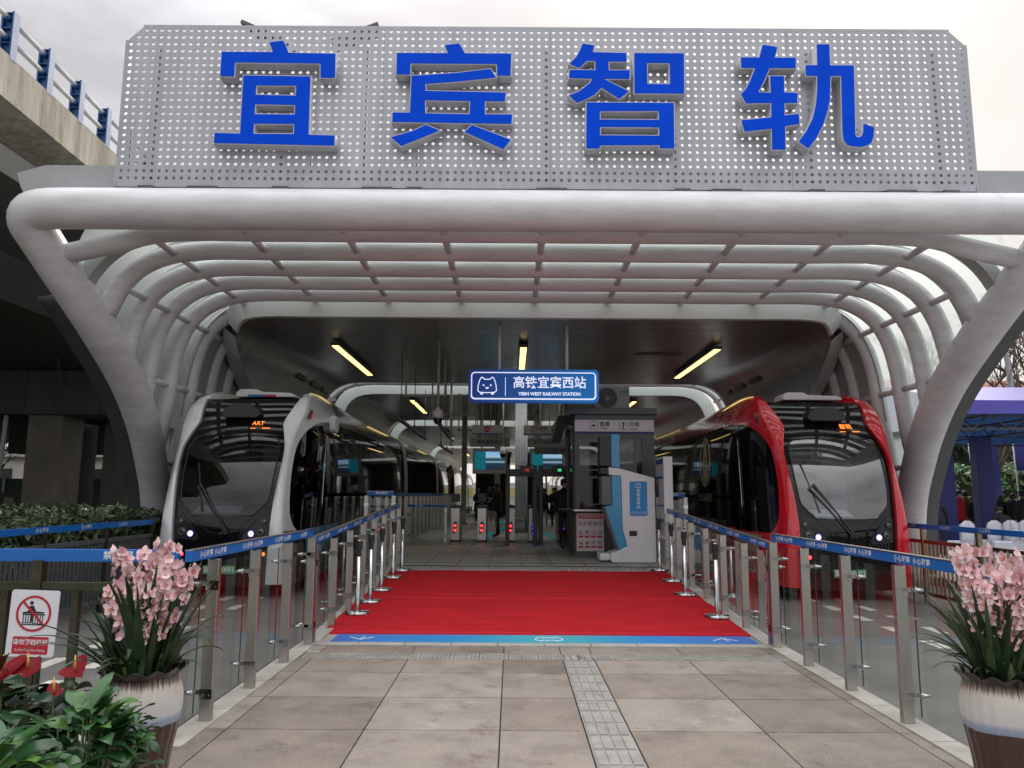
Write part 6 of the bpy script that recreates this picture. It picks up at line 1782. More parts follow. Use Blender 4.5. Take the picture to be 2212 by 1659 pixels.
def orchid(label, x, y, seed, spikes, nleaf):
    random.seed(seed)
    r = thing('potted_orchid', label, 'potted orchid', (x, y, 0), 'orchids in glazed pots at the entrance')
    prof = [(0.001, 0.0), (0.135, 0.0), (0.138, 0.03), (0.148, 0.15), (0.168, 0.30), (0.192, 0.42), (0.206, 0.52), (0.206, 0.58), (0.194, 0.64), (0.186, 0.672), (0.196, 0.695), (0.216, 0.715), (0.222, 0.722), (0.212, 0.722), (0.188, 0.70), (0.175, 0.66), (0.17, 0.60)]
    def wave(rr, z, an, j):
        k = max(0, (z - 0.66) / 0.06)
        rib = 0.0025 * math.cos(an * 22) * (1 if z < 0.64 else 0)
        return rr + rib + 0.008 * k * math.sin(an * 13 + 1), z + 0.010 * k * math.sin(an * 13)
    MB().lathe(prof, (0, 0, 0), 132, wave=wave).build('pot', M_GLAZE, r, world=False)
    MB().lathe([(0.001, 0.665), (0.178, 0.66)], n=24).build('soil', M_SOIL, r, world=False)
    lv = MB()
    for k in range(nleaf):
        az = random.uniform(0, 2 * PI); rr = random.uniform(0.02, 0.13)
        kind = random.random()
        el = random.uniform(1.05, 1.5) if kind < 0.55 else random.uniform(0.65, 1.15)
        L = random.uniform(0.42, 0.66) if kind < 0.75 else random.uniform(0.28, 0.45)
        blade(lv, (rr * math.cos(az), rr * math.sin(az), 0.66), az + random.uniform(-0.5, 0.5), el, L, random.uniform(0.014, 0.027), random.uniform(0.1, 0.8) if kind < 0.55 else random.uniform(0.9, 1.9), fold=0.4, twist=random.uniform(-0.5, 0.5))
    lv.build('leaves', M_BLADE, r, world=False)
    bs = MB()
    for k in range(9):
        az = random.uniform(0, 2 * PI); q = random.uniform(0.02, 0.11)
        bs.lathe([(0.012, 0), (0.026, 0.03), (0.02, 0.08), (0.008, 0.13)], (q * math.cos(az), q * math.sin(az), 0.66), 10)
    bs.build('pseudobulbs', M_STEM, r, world=False)
    for (sx, sy, h, nb) in spikes:
        b0 = Vector((sx * 0.35, sy * 0.35, 0.66)); tp = Vector((sx, sy, h))
        pts = catmull([b0, b0.lerp(tp, 0.5) + Vector((sx * -0.08, sy * -0.08, 0.03)), tp], 6)
        s_ = MB(); s_.tube(pts, [0.006 - 0.003 * i / len(pts) for i in range(len(pts))], 6)
        sp = s_.build('flower_spike', M_STEM, r, world=False)
        fm = MB()
        nb = int(nb * 1.6)
        for i in range(nb):
            t = 0.42 + 0.57 * i / max(1, nb - 1)
            c = pts[min(len(pts) - 1, int(t * (len(pts) - 1)))]
            a = i * 2.4 + random.uniform(-0.5, 0.5)
            n = Vector((math.cos(a), math.sin(a), random.uniform(-0.25, 0.35)))
            if n.y > 0.35: n.y *= -0.6
            fm_c = c + n.normalized() * random.uniform(0.022, 0.05) + Vector((0, 0, random.uniform(-0.012, 0.012)))
            flower(fm, fm_c, n, random.uniform(0.044, 0.054))
        fm.build('blossoms', [M_PETAL, M_LIP], sp, world=False)
    return r
SPK_L = [(-0.17, -0.02, 1.36, 13), (-0.08, 0.10, 1.20, 11), (0.0, -0.05, 1.34, 14), (0.03, 0.08, 1.38, 12), (0.11, -0.02, 1.37, 14), (0.14, -0.12, 1.22, 13), (0.21, 0.02, 1.26, 12), (0.06, -0.16, 1.15, 12), (-0.13, -0.14, 1.15, 11), (0.05, 0.0, 1.26, 12)]
orchid('pink cymbidium orchid in a glazed pot at left in front of the railing', -1.975, 4.32, 5, SPK_L, 92)
SPK_R = [(-0.19, -0.03, 1.38, 14), (-0.13, -0.14, 1.22, 12), (-0.05, 0.02, 1.40, 14), (-0.02, -0.14, 1.27, 14), (0.06, -0.05, 1.36, 13), (0.13, -0.12, 1.32, 14), (0.19, 0.0, 1.30, 13), (-0.09, 0.1, 1.30, 12), (0.05, -0.18, 1.16, 12), (0.1, 0.1, 1.3, 11)]
orchid('pink cymbidium orchid in a glazed pot at the right edge beside the glass fence', 2.63, 4.30, 9, SPK_R, 92)

def foliage_plant(label, x, y, zb, seed, n, spread, L, pot=None, wid=(0.035, 0.055), m=None):
    random.seed(seed)
    r = thing('foliage_plant', label, 'potted plant', (x, y, 0), 'leafy pot plants at bottom left')
    if pot:
        pr, ph = pot
        MB().lathe([(0.001, 0.0), (pr * 0.72, 0.0), (pr * 0.95, ph * 0.88), (pr * 1.02, ph * 0.9), (pr * 1.05, ph), (pr * 0.97, ph), (pr * 0.9, ph * 0.9), (0.001, ph * 0.88)], n=40).build('pot', mat('white_plastic_pot', (0.62, 0.63, 0.60), 0.4, vary=0.06), r, world=False)
    a_, b_ = MB(), MB()
    st_ = MB()
    for k in range(n):
        az = random.uniform(0, 2 * PI); q = math.sqrt(random.random()) * spread
        ht = zb + (1 - (q / spread) ** 2) * 0.20 + random.uniform(-0.12, 0.05)
        el = random.uniform(-0.35, 0.9) if q > spread * 0.4 else random.uniform(0.15, 1.0)
        c = Vector((q * math.cos(az), q * math.sin(az), ht))
        blade(b_ if random.random() < 0.14 else a_, c, az + random.uniform(-0.7, 0.7), el, random.uniform(*L), random.uniform(*wid), random.uniform(0.5, 1.6), 'ovate', fold=0.22, twist=random.uniform(-0.7, 0.7), nseg=11, wav=0.11)
        if k % 2 == 0:
            st_.tube([(0.25 * c.x, 0.25 * c.y, zb - 0.30), (0.7 * c.x, 0.7 * c.y, zb - 0.08), tuple(c)], 0.0035, 5)
    a_.build('leaves', m or M_LILY, r, world=False); b_.build('young_leaves', M_LILYNEW, r, world=False); st_.build('stems', M_STEM, r, world=False)
    return r
foliage_plant('bushy peace lily in a white plastic pot in front of the left orchid', -1.77, 3.38, 0.525, 31, 210, 0.24, (0.10, 0.17), pot=(0.16, 0.50), wid=(0.026, 0.042))
foliage_plant('large leaved peace lily in the bottom left corner', -1.83, 2.80, 0.55, 37, 130, 0.25, (0.13, 0.20), pot=(0.15, 0.52), wid=(0.034, 0.052))
foliage_plant('dark leaved plant among the red anthurium flowers at far left', -2.62, 3.95, 0.51, 41, 110, 0.36, (0.14, 0.22), wid=(0.05, 0.075), m=leaf_mat('dark_leaf_green', (0.016, 0.05, 0.022), 0.35))
random.seed(3)
AZ = -0.125
an = thing('anthurium', 'red anthurium flowers with yellow spadices below the white no climbing sign', 'flower', (-2.5, 4.0, 0))
for (x, y, z, s_, a) in ((-2.80, 3.98, 0.86, 0.10, 0.4), (-2.72, 4.05, 0.91, 0.10, 2.2), (-2.53, 4.0, 0.895, 0.115, 0.1), (-2.42, 4.02, 0.90, 0.10, 2.9), (-2.20, 4.05, 0.885, 0.085, 1.0), (-2.68, 3.85, 0.80, 0.10, -1.2), (-2.24, 3.95, 0.80, 0.06, 1.8), (-2.86, 4.1, 0.93, 0.09, 1.5)):
    z += AZ; s_ *= 0.9
    st_ = MB(); st_.tube([(x, y + 0.02, 0.4), (x, y, z)], 0.0045, 6); sm2 = st_.build('flower_stem', M_STEM, an)
    f = MB(); hp_ = []
    for k in range(20):
        t = k * 2 * PI / 20
        hx = 16 * math.sin(t) ** 3 / 17; hy = (13 * math.cos(t) - 5 * math.cos(2 * t) - 2 * math.cos(3 * t) - math.cos(4 * t)) / 17
        px, py_ = hx * math.cos(a) - hy * math.sin(a), hx * math.sin(a) + hy * math.cos(a)
        hp_.append((x + px * s_, y + py_ * s_ * 0.85, z + 0.25 * s_ * (hx * hx + 0.25 * hy) + 0.62 * py_ * s_))
    f.add([(x, y, z - 0.004)] + hp_, [(0, 1 + k, 1 + (k + 1) % 20) for k in range(20)], 0, True)
    f.build('spathe', M_ANTH, sm2)
    p = MB(); p.tube([(x, y, z), (x + 0.006, y - 0.01, z + 0.035), (x + 0.004, y - 0.012, z + 0.075)], [0.007, 0.006, 0.003], 8); p.build('spadix', M_SPADIX, sm2)

# ------------------------------------------------------------------ hedges, trees, background
def leaf_cloud(mb, n, sampler, size, mi=0):
    for _ in range(n):
        c, nrm = sampler()
        u = Vector((random.gauss(0, 1), random.gauss(0, 1), random.gauss(0, 0.6))).normalized()
        nn_ = (Vector(nrm) + Vector((random.gauss(0, .6), random.gauss(0, .6), random.gauss(0, .6)))).normalized()
        X = u.cross(nn_).normalized(); Y = X.cross(nn_)
        s_ = size * random.uniform(0.6, 1.3)
        c = Vector(c)
        mb.add([c - X * s_, c + Y * s_ * 0.36 + nn_ * s_ * 0.12, c + X * s_, c - Y * s_ * 0.36 + nn_ * s_ * 0.12], [(0, 1, 2, 3)], mi)
random.seed(77)
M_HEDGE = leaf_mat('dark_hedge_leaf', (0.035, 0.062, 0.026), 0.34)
M_HEDGELIT = leaf_mat('lit_hedge_leaf', (0.11, 0.15, 0.075), 0.34)  # paler copy of the hedge leaf, with the light put into its colour
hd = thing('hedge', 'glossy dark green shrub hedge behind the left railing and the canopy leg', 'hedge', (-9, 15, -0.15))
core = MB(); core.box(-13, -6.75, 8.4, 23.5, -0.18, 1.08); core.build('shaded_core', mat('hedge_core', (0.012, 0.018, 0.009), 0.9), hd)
hm = MB()
def hs():
    q = random.random()
    if q < 0.62:
        x, y = random.uniform(-13, -6.5), random.uniform(8.2, 23.6)
        z = 1.16 + 0.18 * noise.noise((x * 0.8, y * 0.8, 0)) + random.uniform(-0.1, 0.1); return (x, y, z), (0, -0.3, 1)
    if q < 0.86:
        y = random.uniform(8.2, 23); z = random.uniform(-0.05, 1.15); return (-6.62 + 0.1 * noise.noise((y, z * 2, 4)) + random.uniform(-0.08, 0.06), y, z), (1, -0.3, 0.4)
    x, z = random.uniform(-13, -6.5), random.uniform(-0.05, 1.15); return (x, 8.3 + random.uniform(-0.12, 0.1), z), (0, -1, 0.5)
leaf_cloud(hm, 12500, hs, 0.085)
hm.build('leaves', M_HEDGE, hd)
hm = MB(); leaf_cloud(hm, 3600, hs, 0.08); hm.build('lit_leaves', M_HEDGELIT, hd)

def hedge(label, x0, x1, y0, y1, z1, n, size, m, sd):
    random.seed(sd)
    h = thing('hedge', label, 'hedge', ((x0 + x1) / 2, y0, 0), 'hedges behind the tent')
    MB().box(x0 + 0.3, x1 - 0.3, y0 + 0.3, y1, -0.15, z1 - 0.3).build('shaded_core', mat('hedge_core', (0.012, 0.018, 0.009), 0.9), h)
    mb = MB()
    def sm():
        x = random.uniform(x0, x1)
        if random.random() < 0.6: z = random.uniform(0, z1); return (x, y0 + 0.25 * noise.noise((x, z, 1)) + random.uniform(-0.1, 0.25), z), (0, -1, 0.4)
        y = random.uniform(y0, y1); return (x, y, z1 + 0.35 * noise.noise((x * 0.9, y, 2)) + random.uniform(-0.25, 0.2)), (0, -0.4, 1)
    leaf_cloud(mb, n, sm, size); mb.build('leaves', m, h)
hedge('bright green clipped hedge behind the people under the tent', 12, 42, 36, 38, 3.0, 4200, 0.20, leaf_mat('fresh_hedge_leaf', (0.055, 0.13, 0.035), 0.5), 5)
hedge('dark evergreen belt behind the bright hedge', 10, 60, 46, 50, 5.6, 5200, 0.34, leaf_mat('evergreen_leaf', (0.030, 0.045, 0.025), 0.6), 6)

M_BARK = mat('grey_brown_bark', (0.10, 0.075, 0.06), 0.9, vary=0.3, vscale=6)
def bare_tree(label, x, y, h, seed, leaves=0, lm=None, group='bare trees around the station', z0=0.0, spread=0.55, depth=5):
    random.seed(seed)
    t_ = thing('bare_tree', label, 'tree', (x, y, z0), group)
    tr = MB(); cr_ = MB(); tips = []
    def grow(p, d, L, r, k):
        n = 3; pts = [p]; q = Vector(p)
        for i in range(n):
            d = (d + Vector((random.gauss(0, .12), random.gauss(0, .12), random.gauss(0, .06) + 0.04))).normalized()
            q = q + d * (L / n); pts.append(q.copy())
        (tr if k <= 1 else cr_).tube(pts, [r * (1 - 0.35 * i / n) for i in range(n + 1)], 7 if k < 2 else (4 if k < 4 else 3), caps=False)
        if k >= depth: tips.append(q); return
        for c in range(random.choice((2, 3, 3)) if k else 4):
            a = random.uniform(0, 2 * PI)
            nd = (d + Vector((math.cos(a), math.sin(a), random.uniform(-0.1, 0.5))) * random.uniform(spread * 0.7, spread * 1.4)).normalized()
            grow(pts[random.choice((2, 3)) if k else 3], nd, L * random.uniform(0.62, 0.82), r * 0.6, k + 1)
    grow(Vector((x, y, z0)), Vector((random.gauss(0, .04), 0, 1)), h * 0.32, h * 0.016, 0)
    tr.build('trunk', M_BARK, t_); cr_.build('crown', M_BARK, t_)
    if leaves:
        mb = MB()
        for _ in range(leaves):
            c = random.choice(tips) + Vector((random.gauss(0, .25), random.gauss(0, .25), random.gauss(0, .2)))
            leaf_cloud(mb, 1, lambda: (c, (0, 0, 1)), 0.11)
        mb.build('leaves', lm, t_)
    return t_
ML1 = leaf_mat('sparse_russet_leaf', (0.10, 0.07, 0.03), 0.6); ML2 = leaf_mat('olive_leaf', (0.06, 0.075, 0.03), 0.6)
bare_tree('tall bare tree with fine twigs above the tent roof, right edge', 28.5, 40, 15, 1, 260, ML1)
bare_tree('bare tree with fine twigs just right of the canopy leg', 23.6, 43, 13.5, 2, 220, ML1)
bare_tree('thin bare tree standing behind the blue banner', 18.8, 31, 7.5, 3, 60, ML2)
bare_tree('bare tree behind the lamp post at the right', 33, 48, 15, 4, 120, ML1)
bare_tree('dark bush like tree between the two viaduct piers', -17.6, 38, 4.6, 5, 420, ML2, depth=4)
bare_tree('bare shrub left of the big viaduct pier', -24.5, 37, 5.5, 6, 160, ML2, depth=4)
bare_tree('small bare tree by the white wall far left', -21.5, 44, 6.5, 8, 200, ML2, depth=4)
bare_tree('far bare tree seen through the left end of the station', -3.0, 105, 13, 9)
bare_tree('far bare tree seen through the right security gate', 5.0, 108, 13, 10)
bare_tree('far bare tree on the axis beyond the platform', 1.5, 115, 14, 12)
fbk = thing('site_wall', 'pale far wall with a yellow strip beyond the end of the platform', 'wall', (2, 110, 0))
MB().box(-40, 60, 118, 118.5, -0.2, 3.4).build('wall', mat('pale_far_wall', (0.45, 0.46, 0.44), 0.8, vary=0.2, vscale=0.3), fbk)
MB().box(-40, 60, 117.9, 117.99, 1.2, 2.6).build('yellow_strip', mat('pale_yellow_strip', (0.42, 0.38, 0.14), 0.8, vary=0.2, vscale=0.5), fbk)
kio = thing('platform_block', 'dark low building block behind the standing man at the platform end', 'building', (-1.0, 52, 0.3))
MB().box(-2.4, -0.1, 52, 56, 0.3, 4.3).build('wall', mat('dark_block_wall', (0.03, 0.032, 0.035), 0.6, vary=0.2), kio, bevel=0.05)
MB().box(-2.5, 0.0, 51.9, 56.1, 4.3, 4.5).build('roof', M_FRAME, kio)
k2 = thing('platform_block', 'dark low building block between the security arches at the platform end', 'building', (1.6, 50, 0.3))
MB().box(0.55, 2.05, 50, 54, 0.3, 4.2).build('wall', mat('dark_block_wall', (0.03, 0.032, 0.035), 0.6, vary=0.2), k2, bevel=0.05)
MB().box(0.45, 2.15, 49.9, 54.1, 4.2, 4.4).build('roof', M_FRAME, k2)
# far left: pale wall and green site fence under the viaduct
wl_ = thing('parapet_wall', 'low grey parapet with pierced panels under the viaduct at far left', 'wall', (-25, 36, 0))
MB().box(-45, -12.5, 40.5, 40.8, -0.2, 1.6).build('wall', M_CONCDARK, wl_)
for k in range(22):
    x = -42 + k * 1.3
    MB().box(x, x + 0.5, 40.46, 40.495, 0.5, 1.35).build('pierced_panel', mat('pierced_pale', (0.35, 0.35, 0.33), 0.8), wl_)
gf = thing('site_fence', 'dull green site fence far behind the viaduct piers', 'fence', (-30, 55, 0))
MB().box(-70, -9, 58, 58.1, -0.2, 2.6).build('fence_sheet', mat('dull_green_sheet', (0.05, 0.09, 0.065), 0.7, vary=0.2, vscale=0.6), gf)
for k in range(12): MB().box(-68 + k * 5, -67.8 + k * 5, 57.9, 57.99, -0.2, 2.7).build('fence_post', M_FRAME, gf)
pw = thing('pale_building', 'pale long building far behind the viaduct piers', 'building', (-40, 80, 0))
MB().box(-95, -14, 80, 90, -0.2, 5.2).build('wall', mat('pale_render', (0.60, 0.57, 0.53), 0.8, vary=0.1, vscale=0.4), pw)
MB().box(-96, -13.5, 79.5, 90, 5.2, 5.6).build('roof', M_FRAME, pw)
for k in range(16): MB().box(-92 + k * 4.8, -90 + k * 4.8, 79.9, 79.99, 2.2, 4.0).build('window', M_BLACKPLASTIC, pw)
rb_ = thing('red_roofed_building', 'distant long building with a dull red roof above the tent', 'building', (70, 110, 0))
MB().box(52, 110, 110, 125, -0.2, 16.2).build('wall', mat('grey_render', (0.38, 0.36, 0.35), 0.8, vary=0.15, vscale=0.2), rb_)
MB().prism([(109, 16.2), (126, 16.2), (117.5, 19.5)], 51, 111, axis='x').build('roof', mat('dull_red_roof', (0.28, 0.10, 0.085), 0.8, vary=0.2, vscale=0.3), rb_)
for k in range(14):
    for z in (3, 7, 11): MB().box(54 + k * 4, 56 + k * 4, 109.9, 109.99, z, z + 2.2).build('window', M_BLACKPLASTIC, rb_)
lp = thing('street_lamp', 'grey street lamp with curved arm rising behind the tent', 'street lamp', (24.0, 37.0, 0))
MB().tube(catmull([(24.4, 37.0, -0.1), (24.3, 37.0, 5), (24.2, 37.0, 8.2), (23.9, 37.0, 8.85), (23.3, 37.0, 9.05), (22.6, 37.0, 9.1)], 6), 0.13, 10).build('pole', mat('grey_lamp_pole', (0.30, 0.31, 0.34), 0.5), lp)
MB().box(21.9, 22.7, 36.88, 37.12, 9.02, 9.16).build('lamp_head', mat('grey_lamp_pole', (0.30, 0.31, 0.34), 0.5), lp, bevel=0.04)

# ------------------------------------------------------------------ tent, banners, chairs
structure(MB().box(8.6, 60, 5, 60, -0.16, 0.04), 'pavement', mat('grey_plaza_paving', (0.24, 0.235, 0.225), 0.8, vary=0.2, vscale=0.6, bump=0.1, bscale=30))
M_PURPLE = mat('purple_tent_fabric', (0.075, 0.06, 0.38), 0.42, vary=0.3, vscale=1.2, bump=0.4, bscale=2.5)
M_TENTBLUE = mat('blue_tent_lining', (0.02, 0.19, 0.62), 0.7, vary=0.15, vscale=1)
M_POSTBLUE = mat('deep_blue_post_wrap', (0.008, 0.009, 0.13), 0.5, vary=0.25, vscale=2.2, bump=0.5, bscale=5)
tn = thing('event_tent', 'purple roofed event tent with blue lining, truss frame and blue wrapped posts', 'tent', (19, 23, 0.04))
TX0, TX1, TY0, TY1, TZ = 11.6, 27.0, 20.0, 27.0, 3.85
mb = MB(); mb.grid([[(TX0 + (TX1 - TX0) * i / 8, TY0, TZ - 0.05 + 0.03 * math.sin(i * 2)), (TX0 + (TX1 - TX0) * i / 8, TY0 + 0.05, TZ + 0.32), (TX0 + (TX1 - TX0) * i / 8, (TY0 + TY1) / 2, TZ + 1.15), (TX0 + (TX1 - TX0) * i / 8, TY1 - 0.05, TZ + 0.32), (TX0 + (TX1 - TX0) * i / 8, TY1, TZ - 0.05)] for i in range(9)], smooth=False)
mb.add([(TX0, TY0, TZ - 0.05), (TX0, TY0 + 0.05, TZ + 0.32), (TX0, (TY0 + TY1) / 2, TZ + 1.15), (TX0, TY1 - 0.05, TZ + 0.32), (TX0, TY1, TZ - 0.05)], [(0, 1, 2, 3, 4)])
mb.build('roof_fabric', M_PURPLE, tn, solid=0.02)
mb = MB(); mb.grid([[(x, TY0 + 0.12, TZ - 0.02), (x, (TY0 + TY1) / 2, TZ + 0.75), (x, TY1 - 0.12, TZ - 0.35)] for x in (TX0 + 0.1, TX1 - 0.1)], smooth=False); mb.build('lining', M_TENTBLUE, tn, solid=0.01)
def truss(a, b, h):
    a, b = Vector(a), Vector(b); t_ = MB(); L = (b - a).length; n = int(L / 0.5); up = Vector((0, 0, h))
    t_.beam(a, b, 0.05, 0.05); t_.beam(a + up, b + up, 0.05, 0.05)
    for k in range(n):
        p, q = a + (b - a) * (k / n), a + (b - a) * ((k + 1) / n)
        t_.beam(p if k % 2 else p + up, q + up if k % 2 else q, 0.025, 0.025)
    t_.build('truss', mat('dark_truss', (0.05, 0.05, 0.07), 0.5), tn)
for y in (TY0 + 0.2, 23.0, TY1 - 0.3): truss((TX0, y, TZ - 0.42), (TX1, y, TZ - 0.42), 0.35)
for x in (12.45, 14.15, 20, 26.5): truss((x, TY0 + 0.1, TZ - 0.42), (x, TY1 - 0.2, TZ - 0.42), 0.35)
for x, y in ((12.45, 22.3), (14.0, 23.0), (20.2, 22.6), (26.6, 22.6), (20.2, 26.8)):
    MB().prism([(x - 0.24, y - 0.2), (x + 0.2, y - 0.24), (x + 0.25, y + 0.2), (x - 0.2, y + 0.24)], 0.04, TZ - 0.4, axis='z').build('post', M_POSTBLUE, tn, bevel=0.02)
def banner(label, x, y, w, z0, z1, lean):
    r = thing('feather_banner', label, 'banner', (x, y, 0.04), 'blue printed banners behind the tent')
    MB().cyl((x, y, 0.04), (x - lean, y, z1 + 0.15), 0.03, 0.02, n=8).build('pole', M_WHITEPLASTIC, r)
    m_ = MB(); m_.grid([[(x - lean * (z - 0.04) / z1 + 0.04 + w * k / 5, y - 0.02 + 0.04 * math.sin(k * 1.3 + z), z) for k in range(6)] for z in zrows(z0, z1, 8)])
    fb_ = m_.build('flag', mat('violet_blue_banner', (0.075, 0.075, 0.34), 0.6, vary=0.35, vscale=1.4), r, solid=0.006)
    t_ = MB()
    t_.box(x - lean * 0.7 + w * 0.62, x - lean * 0.7 + w * 0.70, y - 0.10, y - 0.085, z1 - 1.65, z1 - 0.47)
    t_.box(x - lean * 0.9 + w * 0.18, x - lean * 0.9 + w * 0.8, y - 0.10, y - 0.085, z1 - 0.25, z1 - 0.17)
    t_.build('faint_print', mat('pale_banner_print', (0.42, 0.45, 0.72), 0.6), fb_)
banner('blue printed feather banner standing between the tent posts', 16.6, 27.6, 0.95, 1.3, 3.95, 0.25)
banner('blue printed feather banner at the far right edge, higher than its neighbour', 18.1, 27.6, 0.9, 2.6, 4.2, 0.15)
M_COVER = mat('white_chair_cover', (0.62, 0.63, 0.72), 0.8, vary=0.08, vscale=3, bump=0.3, bscale=8)
def chair(label, x, y, rz):
    r = thing('covered_chair', label, 'chair', (x, y, 0.04), 'white covered banquet chairs under the tent', rz)
    bk = MB(); rows = []
    for z in zrows(0.0, 1.0, 12):
        w = 0.22 if z < 0.62 else 0.22 + 0.02 * math.sin((z - 0.62) / 0.38 * PI)
        if z > 0.86: w *= math.sqrt(max(0.02, 1 - ((z - 0.86) / 0.15) ** 2))
        yb = 0.0 - 0.05 * z + (0.06 if z < 0.45 else 0)
        rows.append([(-w, yb, z), (-w * 0.6, yb - 0.035, z), (0, yb - 0.045, z), (w * 0.6, yb - 0.035, z), (w, yb, z), (w * 0.6, yb + 0.03, z), (0, yb + 0.035, z), (-w * 0.6, yb + 0.03, z)])
    bk.grid(rows, close=True); bk.build('backrest', M_COVER, r, world=False)
    s_ = MB(); s_.prism([(-0.22, 0.0), (0.22, 0.0), (0.23, 0.44), (-0.23, 0.44)], 0.0, 0.47, axis='z'); s_.build('seat', M_COVER, r, world=False, bevel=0.03)
    return r
for i, (x, y, rz, lb) in enumerate(((11.88, 20.4, 0.25, 'white covered chair beside the left blue tent post'), (12.9, 20.9, 0.15, 'white covered chair in front of the right blue tent post'),
        (13.16, 20.6, 1.2, 'white covered chair turned sideways near the seated person'), (14.06, 21.4, 0.1, 'white covered chair at the right edge beside the seated person'))):
    chair(lb, x, y, rz)
tb = thing('covered_table', 'long table under a pale cloth behind the white chairs', 'table', (15, 24.4, 0.04))
MB().box(12.9, 19, 24.2, 24.9, 0.74, 0.79).build('tabletop', M_COVER, tb); MB().box(12.92, 18.98, 24.22, 24.24, 0.06, 0.74).build('tablecloth', M_COVER, tb)

# ------------------------------------------------------------------ people
M_SKIN = mat('skin', (0.42, 0.26, 0.19), 0.55)
M_HAIR = mat('black_hair', (0.012, 0.010, 0.010), 0.5)
def cloth(name, c): return mat(name, c, 0.85, vary=0.2, vscale=8, bump=0.3, bscale=25)
STAND = dict(pelvis=(0, 0, .93), waist=(0, 0, 1.08), chest=(0, -.01, 1.28), neckb=(0, 0, 1.44), neck=(0, -.01, 1.51), head=(0, -.025, 1.61), crown=(0, -.01, 1.70),
    hipL=(.09, 0, .90), kneeL=(.10, -.02, .50), ankL=(.10, .02, .09), toeL=(.11, -.14, .04), hipR=(-.09, 0, .90), kneeR=(-.10, -.02, .50), ankR=(-.10, .02, .09), toeR=(-.11, -.14, .04),
    shL=(.18, 0, 1.41), elL=(.235, .03, 1.13), wrL=(.245, -.04, .89), haL=(.245, -.06, .82), shR=(-.18, 0, 1.41), elR=(-.235, .03, 1.13), wrR=(-.245, -.04, .89), haR=(-.245, -.06, .82))
RAD = dict(pelvis=(.155, .11), waist=(.14, .10), chest=(.165, .115), neckb=(.075, .07), neck=(.055, .055), head=(.078, .095), crown=(.055, .065), hipL=(.09, .09), hipR=(.09, .09), kneeL=(.058, .06), kneeR=(.058, .06),
    ankL=(.042, .045), ankR=(.042, .045), toeL=(.042, .03), toeR=(.042, .03), shL=(.07, .065), shR=(.07, .065), elL=(.046, .046), elR=(.046, .046), wrL=(.032, .03), wrR=(.032, .03), haL=(.036, .022), haR=(.036, .022))
BONES = [('pelvis', 'waist', 1), ('waist', 'chest', 1), ('chest', 'neckb', 1), ('neckb', 'neck', 0), ('neck', 'head', 0), ('head', 'crown', 0), ('pelvis', 'hipL', 2), ('hipL', 'kneeL', 2), ('kneeL', 'ankL', 2), ('ankL', 'toeL', 3),
    ('pelvis', 'hipR', 2), ('hipR', 'kneeR', 2), ('kneeR', 'ankR', 2), ('ankR', 'toeR', 3), ('neckb', 'shL', 1), ('shL', 'elL', 1), ('elL', 'wrL', 1), ('wrL', 'haL', 0), ('neckb', 'shR', 1), ('shR', 'elR', 1), ('elR', 'wrR', 1), ('wrR', 'haR', 0)]
